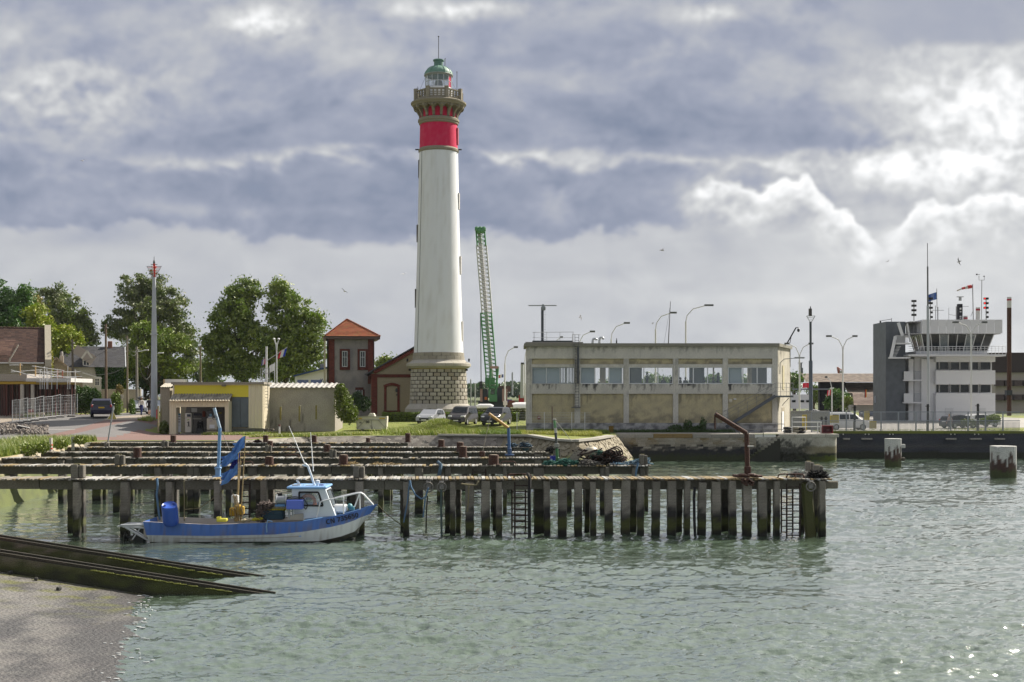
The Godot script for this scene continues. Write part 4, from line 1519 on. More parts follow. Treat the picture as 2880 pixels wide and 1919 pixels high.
			# blinds and partitions behind some lights
			var kind:int=[[1,1,2],[1,0,1],[3,0,0],[0,3,0],[1,0,3]][k][j]
			if kind==0:continue
			w=MB.new()
			if kind==1:
				w.col=Color(0.30,0.38,0.42)
				w.box(Vector3((a+c)*0.5,(wy0+wy1)*0.5,z-0.5),Vector3(c-a-0.02,wy1-wy0+0.1,0.03))
				part("roller_blind",w,M.plain,fr)
			elif kind==2:
				w.col=Color(0.30,0.34,0.33)
				for q in 9:w.box(Vector3(lerpf(a+0.08,c-0.08,q/8.0),(wy0+wy1)*0.5,z-0.35),Vector3(0.09,wy1-wy0,0.02),Basis(Vector3.UP,0.6))
				part("slat_blind",w,M.plain,fr)
			else:
				w.col=Color(0.10,0.115,0.13)
				w.box(Vector3((a+c)*0.5,(wy0+wy1)*0.5,z-2.2),Vector3(c-a+0.1,wy1-wy0+0.4,0.05))
				part("partition",w,M.plain,fr)
	# roof ladder with downpipe, railing, radar platform
	b=paint(Color(0.10,0.105,0.11))
	for s in [1617.0,1628.0]:
		b.tube([at(s,1146,D-0.3),at(s,942,D-0.3)],0.025,5)
	var yy:=1142.0
	while yy>945.0:
		b.tube([at(1617,yy,D-0.3),at(1628,yy,D-0.3)],0.018,4)
		yy-=8.0
	b.tube([at(1612,1146,D-0.3),at(1612,942,D-0.3)],0.015,4)
	b.box(at(1620,1146,D-0.3),Vector3(0.8,0.1,0.25))
	part("roof_ladder",b,M.plain,t)
	b=paint(Color(0.08,0.09,0.10))
	b.box(at(1625.5,1028,D-0.12),Vector3(0.17,3.3,0.12))
	part("cable_duct",b,M.plain,t)
	b=paint(Color(0.33,0.34,0.35))
	for dd in [D+0.3,D+3.0]:
		for pxx in [1502,1538,1575,1612]:
			b.tube([at(pxx,964,dd),at(pxx,934,dd)],0.022,4)
		b.tube([at(1498,935,dd),at(1613,934,dd)],0.022,4)
		b.tube([at(1498,950,dd),at(1613,950,dd)],0.016,4)
	for pxx in [1610,1617,1628]:
		b.tube([at(pxx,964,D+0.1),at(pxx,941,D+0.1)],0.022,4)
	b.tube([at(1610,941,D+0.1),at(1634,942,D+0.1)],0.022,4)
	part("roof_railing",b,M.plain,t)
	b=paint(Color(0.05,0.055,0.06))
	b.span(Vector3(px(1498,D),yr+0.12,-D-2.4),Vector3(px(1612,D),yr+0.26,-D-0.2))
	part("platform",b,M.plain,t)
	# radar mast
	var rd:=thing("radar_mast","dark radar mast with a horizontal scanner bar on the beige building's roof","radar",Vector3(px(1526,D+1),yr+0.26,-D-1.0))
	b=paint(Color(0.06,0.07,0.08))
	b.bev(at(1525.5,917,D+1)+Vector3(0,0,0),Vector3(0.24,2.9,0.24),0.03)
	part("mast",b,M.plain,rd)
	b=paint(Color(0.2,0.2,0.2))
	for k in 12:b.tube([at(1530,955-k*7,D+1),at(1535,955-k*7,D+1)],0.015,4)
	part("rungs",b,M.plain,rd)
	b=paint(Color(0.22,0.24,0.25))
	b.bev(at(1528,868,D+1),Vector3(0.42,0.36,0.4),0.06)
	b.lathe([Vector2(0.14,0),Vector2(0.10,0.22)],at(1528,863,D+1),10)
	part("gearbox",b,M.plain,rd)
	b=paint(Color(0.30,0.32,0.33))
	b.bev(at(1526,859.5,D+1),Vector3(2.6,0.1,0.16),0.03)
	part("scanner",b,M.plain,rd)
	# roof vents and mast
	for e in [[1667,966,957,"left one of the two curved metal roof vents"],[1686,966,954,"taller of the two curved metal roof vents"]]:
		var v:=thing("roof_vent",e[3]+" on the beige building","vent",at(e[0],e[1],D+1),"curved roof vents")
		b=paint(Color(0.42,0.44,0.45))
		var q:=at(e[0],e[1],D+1)
		var hh:float=(e[1]-e[2])*D/F+0.1
		b.tube([q,q+Vector3(0,hh*0.7,0),q+Vector3(0.06,hh,0),q+Vector3(0.2,hh*1.1,0),q+Vector3(0.34,hh,0),q+Vector3(0.36,hh*0.7,0)],0.11,8,false)
		part("duct",b,mat("vent_metal",Color(0.45,0.47,0.48),0.35,"",1.0,{metal=0.8}),v)
	var v2:=thing("roof_pipe","short black pipe standing on the beige building's roof edge","pipe",at(1734,967,D+1))
	b=paint(Color(0.03,0.03,0.03))
	b.tube([at(1734,967,D+1),at(1734.5,958,D+1)],0.06,8)
	b.tube([at(1734.5,958,D+1),at(1734.5,952,D+1)],0.035,8)
	part("flue",b,M.plain,v2)
	var am:=thing("guyed_mast","thin leaning aerial mast with a stay above the beige building","mast",at(1880,966,D+3))
	b=paint(Color(0.12,0.12,0.12))
	b.tube([at(1880,966,D+3),at(1886,848,D+3)],[0.05,0.025],6)
	b.tube([at(1868,966,D+3),at(1885,862,D+3)],0.012,4)
	part("pole",b,M.plain,am)
	# camera boom on the right corner
	var cb:=thing("camera_boom","black leaning camera boom on the right roof corner of the beige building","camera",at(2218,967,D+3))
	b=paint(Color(0.03,0.03,0.035))
	b.tube([at(2214,966,D+3),at(2239,922,D+3)],0.06,6)
	b.tube([at(2222,966,D+3),at(2226,945,D+3)],0.03,6)
	b.tube([at(2239,922,D+3),at(2245,921,D+3),at(2245.5,927,D+3)],0.04,6)
	part("boom",b,M.plain,cb)
	b=paint(Color(0.03,0.03,0.035))
	b.ball(at(2246,929,D+3),Vector3(0.13,0.18,0.13),10,6)
	part("dome_camera",b,M.gloss,cb)
	# outside stair
	var st:=thing("steel_stair","grey steel stair climbing to the landing at the beige building's right end","stair",at(2110,1200,D-1))
	var d:=D-0.9
	var w0:=0.9
	b=paint(Color(0.075,0.085,0.10))
	for s in 2:
		var dd:=d+s*w0*0.9
		b.bar(at(2042,1202,dd),at(2181,1114,dd),0.06,0.28)
	part("stringer",b,M.plain,st)
	for k in 17:
		var q:=at(lerpf(2046,2178,k/16.0),lerpf(1199,1116,k/16.0),d+w0*0.45)
		b=paint(Color(0.10,0.11,0.12))
		b.box(q,Vector3(0.28,0.04,w0*0.8))
		part("tread",b,M.plain,st)
	b=paint(Color(0.10,0.11,0.12))
	b.span(at(2180,1118,d),at(2232,1113,d)-Vector3(0,0,2.2))
	part("landing",b,M.plain,st)
	b=paint(Color(0.17,0.175,0.18))
	for hgt in [36.0,24.0,12.0]:
		b.tube([at(2034,1192-hgt*0.9,d),at(2181,1114-hgt,d),at(2231,1114-hgt,d),at(2231,1114-hgt,d)+Vector3(0,0,-2.1)],0.022 if hgt>30 else 0.014,5)
	for k in 6:
		var pxx:=lerpf(2050,2181,k/5.0)
		var pyy:=lerpf(1196,1114,k/5.0)
		b.tube([at(pxx,pyy,d),at(pxx,pyy-35.0,d)],0.02,5)
	for pxx in [2196,2212,2231]:
		b.tube([at(pxx,1114,d),at(pxx,1078,d)],0.02,5)
	b.tube([at(2200,1141,d+1.0),at(2219,1120,d+1.0)],0.03,5)
	b.tube([at(2016,1222,d),at(2016,1155,d),at(2046,1155,d),at(2046,1222,d)],0.03,5)
	part("handrail",b,M.plain,st)
	# wall fittings: disc and lamp on the fifth lower panel, yellow bin and red box by the base
	var di:=thing("wall_disc","pale round disc on the lower wall panel beside the stair","sign",at(2055,1127,D))
	b=paint(Color(0.50,0.47,0.38))
	b.lathe([Vector2(0.17,0),Vector2(0.17,0.03),Vector2(0,0.05)],Vector3.ZERO,16)
	var dm:=part("disc",b,M.plain,di,true)
	dm.rotation.x=PI*0.5
	b=paint(Color(0.6,0.6,0.6))
	b.bev(at(2067,1123,D-0.1),Vector3(0.26,0.12,0.2),0.03)
	part("lamp",b,M.plain,di)
	var bn:=thing("yellow_bin","weathered yellow bin at the foot of the beige building","bin",at(1719,1215,D-2))
	b=MB.new()
	var bq:=at(1719,1216,D-2)
	for k in 6:
		b.col=Color(0.30,0.19,0.035).lerp(Color(0.17,0.11,0.03),rng.randf())
		b.bev(bq+Vector3(0,0.05+k*0.09,0),Vector3(0.38+k*0.012,0.1,0.34),0.02)
	part("body",b,M.stone,bn)
	var rb:=thing("hydrant_box","small red box on the wall behind the mesh fence","box",at(1516,1175,D))
	b=paint(Color(0.20,0.03,0.03))
	b.bev(at(1516,1175,D-0.06),Vector3(0.25,0.32,0.12),0.02)
	part("case",b,M.plain,rb)
	b=paint(Color(0.6,0.58,0.55))
	b.box(at(1516,1174,D-0.14),Vector3(0.12,0.12,0.01))
	part("label_plate",b,M.plain,rb)
	# people seen through the windows
	for e in [[1788,4.6,"standing dark figure behind the third window, near its left light",0],[1820,3.0,"standing figure behind the third window's middle light",0],[1866,2.0,"seated head at the bottom of the third window",1],[1889,2.0,"seated person at the right edge of the third window",1],[1914,2.2,"seated head at the left of the fourth window",1],[1928,2.4,"seated person second from left in the fourth window",1],[1943,2.1,"seated person third from left in the fourth window",1],[1961,2.6,"seated person in the middle of the fourth window",1],[1980,2.3,"seated head right of the middle of the fourth window",1],[2006,2.2,"seated person near the right of the fourth window",1],[2020,3.0,"standing dark figure at the right of the fourth window",0]]:
		var dd:float=D+e[1]
		var p:=at(e[0],1104,dd)
		p.y=fl+0.1
		person(e[2],p,rr(-3,3),{shirt=Color(0.03,0.035,0.05),legs=Color(0.03,0.03,0.04),sit=e[3]==1,skin=Color(0.16,0.10,0.08)},"people inside the harbour building")

# ---------- people: one continuous body meshed from a field of tapered bones ----------
func person(label:String,where:Vector3,turn:float,o:Dictionary,group:="")->Node3D:
	var t:=thing("person",label,"person",where,group)
	t.rotation.y=turn
	var sk:Color=o.get("skin",Color(0.42,0.26,0.19))
	var sh:Color=o.shirt
	var lg:Color=o.legs
	var B:=[]
	var hip:=0.92
	var sit:bool=o.get("sit",false)
	if sit:hip=0.46
	var st:float=o.get("stride",0.16)
	var s:=hip-0.92
	var leg2:Color=sk if o.get("shorts",false) else lg
	for k in [-1.0,1.0]:
		var h:=Vector3(0.095*k,hip-0.04,0)
		var kn:=Vector3(0.10*k,0.50,st*k+0.03)
		var an:=Vector3(0.10*k,0.09,st*k*1.6-0.04)
		if sit:
			kn=Vector3(0.11*k,0.47,0.42)
			an=Vector3(0.11*k,0.08,0.40)
		B.append([h,kn,0.095,0.06,lg])
		B.append([kn,an,0.058,0.038,leg2])
		B.append([an+Vector3(0,-0.045,-0.03),an+Vector3(0,-0.055,0.15),0.04,0.034,o.get("shoes",Color(0.05,0.05,0.05))])
		var shd:=Vector3(0.185*k,1.42+s,0)
		var el:=Vector3(0.23*k,1.14+s,-0.05-st*k*0.5)
		var wr:=Vector3(0.22*k,0.90+s,0.06-st*k*0.8)
		if sit:wr=Vector3(0.16*k,0.75,0.28)
		B.append([shd,el,0.055,0.044,sh])
		B.append([el,wr,0.042,0.03,sk if o.get("bare_arms",false) else sh])
		B.append([wr,wr+Vector3(0,-0.09,0.03),0.034,0.03,sk])
		for f in 5:
			var fo:=Vector3(0.0,-0.08,-0.02+f*0.014)
			B.append([wr+fo,wr+fo+Vector3(-0.01*k,-0.065+absf(f-2.0)*0.008,0.02),0.011,0.009,sk])
	B.append([Vector3(0,hip,0),Vector3(0,1.12+s,0),0.135,0.125,lg if not sit else sh])
	B.append([Vector3(0,1.08+s,0),Vector3(0,1.36+s,0),0.135,0.15,sh])
	B.append([Vector3(-0.13,1.40+s,0),Vector3(0.13,1.40+s,0),0.085,0.085,sh])
	B.append([Vector3(0,1.42+s,0),Vector3(0,1.54+s,0.015),0.055,0.052,sk])
	B.append([Vector3(0,1.60+s,0.02),Vector3(0,1.68+s,0.01),0.082,0.092,sk])
	B.append([Vector3(0,1.60+s,0.10),Vector3(0,1.63+s,0.105),0.018,0.014,sk])
	var m:=body_mesh(B,0.03)
	piece("body",m,M.matte,t,Transform3D())
	var b:=MB.new()
	b.col=o.get("hair",Color(0.03,0.022,0.018))
	b.ball(Vector3(0,1.675+s,-0.015),Vector3(0.103,0.105,0.108),12,8)
	if o.get("long_hair",false):b.ball(Vector3(0,1.60+s,-0.06),Vector3(0.10,0.12,0.06),10,6)
	part("hair",b,M.matte,t,true)
	b=paint(Color(0.02,0.02,0.02))
	for k in [-1.0,1.0]:b.ball(Vector3(0.032*k,1.645+s,0.092),Vector3(0.014,0.009,0.01),6,4)
	b.col=Color(0.25,0.09,0.08)
	b.ball(Vector3(0,1.575+s,0.092),Vector3(0.026,0.007,0.01),6,4)
	part("face",b,M.matte,t,true)
	return t

func body_mesh(B:Array,cell:float)->ArrayMesh:
	var lo:=Vector3(9,9,9)
	var hi:=-lo
	for e in B:
		var r:=maxf(e[2],e[3])+cell*3.0
		for k in 2:
			lo=lo.min(e[k]-Vector3.ONE*r); hi=hi.max(e[k]+Vector3.ONE*r)
	var n:=Vector3i(((hi-lo)/cell).ceil())+Vector3i.ONE
	var f:=PackedFloat32Array()
	f.resize(n.x*n.y*n.z); f.fill(1.0)
	var best:=PackedFloat32Array()
	best.resize(f.size()); best.fill(1.0)
	var who:=PackedInt32Array()
	who.resize(f.size())
	for bi in B.size():
		var e:Array=B[bi]
		var r:=maxf(e[2],e[3])+cell*2.5
		var a:Vector3=e[0]
		var ab:Vector3=e[1]-e[0]
		var l2:=maxf(ab.length_squared(),1e-8)
		var i0:=Vector3i(((a.min(e[1])-Vector3.ONE*r-lo)/cell).floor()).clamp(Vector3i.ZERO,n-Vector3i.ONE)
		var i1:=Vector3i(((a.max(e[1])+Vector3.ONE*r-lo)/cell).ceil()).clamp(Vector3i.ZERO,n-Vector3i.ONE)
		for z in range(i0.z,i1.z+1):
			for y in range(i0.y,i1.y+1):
				for x in range(i0.x,i1.x+1):
					var p:=lo+Vector3(x,y,z)*cell
					var t:=clampf((p-a).dot(ab)/l2,0.0,1.0)
					var d:float=p.distance_to(a+ab*t)-lerpf(e[2],e[3],t)
					var id:=(z*n.y+y)*n.x+x
					var k:=0.035
					var h:=clampf(0.5+0.5*(f[id]-d)/k,0.0,1.0)
					f[id]=lerpf(f[id],d,h)-k*h*(1.0-h)
					if d<best[id]:
						best[id]=d; who[id]=bi
	var vid:=PackedInt32Array()
	vid.resize(f.size()); vid.fill(-1)
	var V:=PackedVector3Array()
	var C:=PackedColorArray()
	var off:=[0,1,n.x,n.x+1,n.x*n.y,n.x*n.y+1,n.x*n.y+n.x,n.x*n.y+n.x+1]
	var cor:=[Vector3(0,0,0),Vector3(1,0,0),Vector3(0,1,0),Vector3(1,1,0),Vector3(0,0,1),Vector3(1,0,1),Vector3(0,1,1),Vector3(1,1,1)]
	var ed:=[[0,1],[2,3],[4,5],[6,7],[0,2],[1,3],[4,6],[5,7],[0,4],[1,5],[2,6],[3,7]]
	for z in n.z-1:
		for y in n.y-1:
			for x in n.x-1:
				var id:=(z*n.y+y)*n.x+x
				var s0:=f[id]<0.0
				var mixed:=false
				for k in range(1,8):
					if (f[id+off[k]]<0.0)!=s0:
						mixed=true
						break
				if not mixed:continue
				var sum:=Vector3()
				var cnt:=0
				for e in ed:
					var fa:=f[id+off[e[0]]]
					var fb:=f[id+off[e[1]]]
					if (fa<0.0)!=(fb<0.0):
						sum+=(cor[e[0]] as Vector3).lerp(cor[e[1]],fa/(fa-fb))
						cnt+=1
				vid[id]=V.size()
				V.append(lo+(Vector3(x,y,z)+sum/cnt)*cell)
				C.append(B[who[id]][4])
	var st:=SurfaceTool.new()
	st.begin(Mesh.PRIMITIVE_TRIANGLES)
	st.set_smooth_group(0)
	for i in V.size():
		st.set_color(C[i]); st.set_smooth_group(0); st.add_vertex(V[i])
	var quad:=func(a:int,b:int,c:int,d:int,flip:bool)->void:
		if a<0 or b<0 or c<0 or d<0:return
		for k in ([a,b,c,a,c,d] if not flip else [a,c,b,a,d,c]):st.add_index(k)
	var sx:=1
	var sy:=n.x
	var sz:=n.x*n.y
	for z in range(1,n.z-1):
		for y in range(1,n.y-1):
			for x in range(1,n.x-1):
				var id:=(z*n.y+y)*n.x+x
				var s0:=f[id]<0.0
				if (f[id+sx]<0.0)!=s0:quad.call(vid[id-sy-sz],vid[id-sz],vid[id],vid[id-sy],s0)
				if (f[id+sy]<0.0)!=s0:quad.call(vid[id-sx-sz],vid[id-sx],vid[id],vid[id-sz],s0)
				if (f[id+sz]<0.0)!=s0:quad.call(vid[id-sx-sy],vid[id-sy],vid[id],vid[id-sx],s0)
	st.generate_normals()
	return st.commit()

# ---------- quay wall, steps, lock wall ----------
func build_quay()->void:
	var wallc:=func(p:Vector3,f:float,f2:float)->Color:
		var c:=Color(0.30,0.265,0.20).lerp(Color(0.40,0.37,0.31),clampf(f+0.5,0.0,1.0))
		c=c.lerp(Color(0.22,0.15,0.05),clampf(nz.get_noise_2d(p.x*0.5+9.0,p.y*0.8)*2.0-0.2,0.0,0.8))
		c=c.lerp(Color(0.03,0.03,0.032),sst(1.35,0.95,p.y+f*0.5+f2*0.1))
		return c.lerp(Color(0.05,0.06,0.018),sst(0.75,0.35,p.y+f2*0.3)*0.7)
	var rows:=[]
	var cols:=[]
	for j in 26:
		var r:=PackedVector3Array()
		var c:=PackedColorArray()
		for i in 121:
			var x:=lerpf(QX0-0.5,21.0,i/120.0)
			var y:=lerpf(-0.9,1.98,j/25.0)
			var f:=nz.get_noise_2d(x*0.8,y*1.5)
			var f2:=nz2.get_noise_2d(x*3.0,y*4.0)
			r.append(Vector3(x,y,-QD+f2*0.015))
			c.append(wallc.call(Vector3(x,y,0),f,f2))
		rows.append(r); cols.append(c)
	var b:=MB.new()
	b.sheet(rows,cols)
	var wall:=thing("quay_wall","stone quay wall with black tide stain below the beige building","wall",Vector3(15,0,-QD))
	part("masonry",b,M.stone,wall)
	# coursed stones of the dry upper part, and coping blocks
	var s:=MB.new()
	for row in 5:
		var x:=QX0-0.4+rr(0,0.3)
		while x<20.5:
			var w:=rr(0.28,0.7)
			var y:=1.06+row*0.185
			s.col=wallc.call(Vector3(x,y,0),nz.get_noise_2d(x*0.8,y*1.5),0.0)*rr(0.85,1.15)
			s.bev(Vector3(x+w*0.5,y+0.085,-QD-0.02),Vector3(w-0.03,0.16,0.12),0.02)
			x+=w
	stuff(part("wall_stones",s,M.stone,wall))
	var x:=QX0-0.4
	while x<20.8:
		var w:=minf(rr(1.3,2.1),20.9-x)
		if w<0.2:break
		b=MB.new()
		b.col=Color(0.36,0.34,0.30).lerp(Color(0.24,0.22,0.19),rng.randf()) if rng.randf()<0.8 else Color(0.25,0.17,0.07)
		b.bev(Vector3(x+w*0.5,2.15,-QD-0.28),Vector3(w-0.02,0.34,0.72),0.025)
		part("coping_stone",b,M.stone,wall)
		x+=w
	# quay head: pale cracked concrete, rounded corner
	var hd:=thing("pier_head_wall","whitish cracked concrete quay head with green weed at its foot","wall",Vector3(25,0,-QD))
	rows=[]; cols=[]
	for j in 30:
		var r:=PackedVector3Array()
		var c:=PackedColorArray()
		var y:=lerpf(-0.9,2.05,j/29.0)
		for i in 90:
			var p:=Vector3()
			var u:=i/89.0
			if u<0.75:p=Vector3(lerpf(21.0,QX1-0.8,u/0.75),y,-QD-0.002)
			elif u<0.9:
				var a:=(u-0.75)/0.15*PI*0.5
				p=Vector3(QX1-0.8+sin(a)*0.8,y,-QD-0.8+cos(a)*0.8)
			else:p=Vector3(QX1,y,lerpf(-QD-0.8,-LOCKD,(u-0.9)/0.1))
			var f:=nz.get_noise_2d(p.x*0.9+p.z*0.3,y*1.3+4.0)
			var f2:=nz2.get_noise_2d(p.x*3.5+p.z,y*4.0)
			p.z-=0.14*clampf((f2-0.25)*4.0,0.0,1.0)*sst(1.4,1.0,y)*sst(25.8,25.0,p.x)
			r.append(p)
			var col:=Color(0.52,0.50,0.43).lerp(Color(0.36,0.34,0.28),clampf(f+0.4,0.0,1.0))
			col=col.lerp(Color(0.05,0.05,0.04),sst(1.75,1.2,y+f*0.9+f2*0.3)*sst(26.6,25.0,p.x+f)*0.92)
			col=col.lerp(Color(0.20,0.17,0.08),sst(1.35,1.15,y+f2*0.1)*sst(24.5,26.5,p.x)*0.8)
			col=col.lerp(Color(0.028,0.03,0.018),sst(0.8,0.6,y+f*0.2))
			col=col.lerp(Color(0.10,0.13,0.015),sst(0.5,0.3,y+f2*0.25)*sst(24.5,27.5,p.x+f))
			c.append(col)
		rows.append(r); cols.append(c)
	b=MB.new()
	b.sheet(rows,cols)
	part("body",b,M.stone,hd)
	x=22.9
	while x<QX1-0.1:
		var w:=minf(rr(1.0,1.5),QX1+0.03-x)
		b=MB.new()
		b.col=Color(0.50,0.48,0.41).lerp(Color(0.42,0.40,0.34),rng.randf())
		b.bev(Vector3(x+w*0.5,2.17,-QD-0.5),Vector3(w-0.02,0.28,1.1),0.03)
		part("coping_stone",b,M.stone,hd)
		x+=w
	# steps let into the face
	var stp:=thing("quay_steps","worn stone steps cut into the quay face going down to the water","steps",Vector3(21.5,0,-QD))
	for k in 12:
		b=MB.new()
		var y:=2.1-k*0.19
		b.col=Color(0.34,0.32,0.26).lerp(Color(0.06,0.065,0.03),sst(1.5,0.8,y))
		b.bev(Vector3(23.0-k*0.27-0.14,y-0.09,-QD+0.16),Vector3(0.3,0.19,0.34),0.02)
		part("step",b,M.stone,stp)
		b=paint(Color(0.045,0.045,0.035))
		b.box(Vector3(23.0-k*0.27-0.14,(y-0.19-0.9)*0.5,-QD+0.14),Vector3(0.29,y-0.19+0.9,0.28))
		part("riser_block",b,M.stone,stp)
	# lock wall on the right
	rows=[]; cols=[]
	for j in 22:
		var r:=PackedVector3Array()
		var c:=PackedColorArray()
		var y:=lerpf(-0.9,2.22,j/21.0)
		for i in 160:
			var xx:=lerpf(27.8,90.0,i/159.0)
			var f:=nz.get_noise_2d(xx*0.3,y*1.2)
			r.append(Vector3(xx,y,-LOCKD))
			var col:=Color(0.038,0.042,0.055).lerp(Color(0.06,0.062,0.072),clampf(f+0.4,0.0,1.0))
			col=col.lerp(Color(0.085,0.08,0.075),clampf(1.0-absf(y-1.05+f*0.1)*4.0,0.0,1.0)*0.7)
			col=col.lerp(Color(0.03,0.034,0.018),sst(0.62,0.5,y+f*0.1))
			c.append(col)
		rows.append(r); cols.append(c)
	b=MB.new()
	b.sheet(rows,cols)
	var lw:=thing("lock_wall","dark concrete lock wall with a yellow-green mossy edge","wall",Vector3(45,0,-LOCKD))
	part("face",b,M.slab,lw)
	b=MB.new()
	for i in 62:
		b.col=Color(0.20,0.225,0.02).lerp(Color(0.14,0.16,0.03),rng.randf())
		b.box(Vector3(28.3+i,2.31,-LOCKD-0.3),Vector3(1.0,0.22,0.7))
	part("mossy_edge",b,M.mossy,lw)
	for e in [[2372,2390],[2424,2453],[2661,2689],[2729,2760],[2798,2826]]:
		b=paint(Color(0.33,0.31,0.28))
		b.bev(at((e[0]+e[1])*0.5,1235,LOCKD-0.15),Vector3((e[1]-e[0])*LOCKD/F,0.15,0.3),0.02)
		part("fender_block",b,M.stone,lw)
	for e in [2372,2434,2444,2503,2512,2675,2686,2742,2753,2812,2823]:
		b=paint(Color(0.6,0.58,0.52))
		b.ball(at(e,1222,LOCKD-0.05),Vector3(0.06,0.06,0.05),8,5)
		part("bolt",b,M.plain,lw)

# ---------- cars ----------
# side outlines, x forward from the rear bumper, y up
const CAR_KINDS:={
	"hatch":{l=4.1,w=1.74,h=1.48,belt=0.92,wheel=0.31,ax=[0.75,3.3],out=[[0.05,0.3],[0.0,0.55],[0.08,0.9],[0.35,1.3],[0.75,1.44],[1.6,1.48],[2.3,1.42],[3.05,0.98],[3.75,0.85],[4.05,0.66],[4.1,0.35],[4.0,0.24],[0.15,0.22]],ws=[5,6],rw=[2,3],win=[[0.55,0.95,1.1,0.97,1.05,1.36,0.72,1.33],[1.16,0.97,1.98,0.97,1.9,1.38,1.12,1.37],[2.05,0.97,2.85,0.99,2.25,1.34,1.98,1.38]]},
	"van":{l=4.4,w=1.8,h=1.8,belt=1.05,wheel=0.32,ax=[0.8,3.5],out=[[0.04,0.3],[0.0,0.7],[0.06,1.2],[0.14,1.72],[0.4,1.8],[2.3,1.81],[2.75,1.7],[3.4,1.12],[4.1,0.94],[4.36,0.74],[4.4,0.36],[4.3,0.25],[0.15,0.23]],ws=[6,7],rw=[2,3],win=[[0.3,1.1,1.05,1.1,1.05,1.6,0.36,1.6],[1.15,1.1,2.1,1.1,2.1,1.62,1.15,1.62],[2.2,1.1,3.15,1.14,2.72,1.58,2.2,1.62]]},
	"suv":{l=4.5,w=1.9,h=1.74,belt=1.08,wheel=0.36,ax=[0.85,3.55],out=[[0.05,0.4],[0.0,0.7],[0.04,1.06],[0.3,1.58],[0.6,1.7],[2.2,1.74],[2.6,1.66],[3.2,1.16],[4.15,1.04],[4.45,0.85],[4.5,0.45],[4.35,0.32],[0.18,0.32]],ws=[6,7],rw=[2,3],win=[[0.5,1.12,1.05,1.13,1.05,1.54,0.62,1.54],[1.13,1.13,2.0,1.14,2.0,1.58,1.13,1.57],[2.08,1.14,2.95,1.18,2.5,1.56,2.08,1.58]]},
}

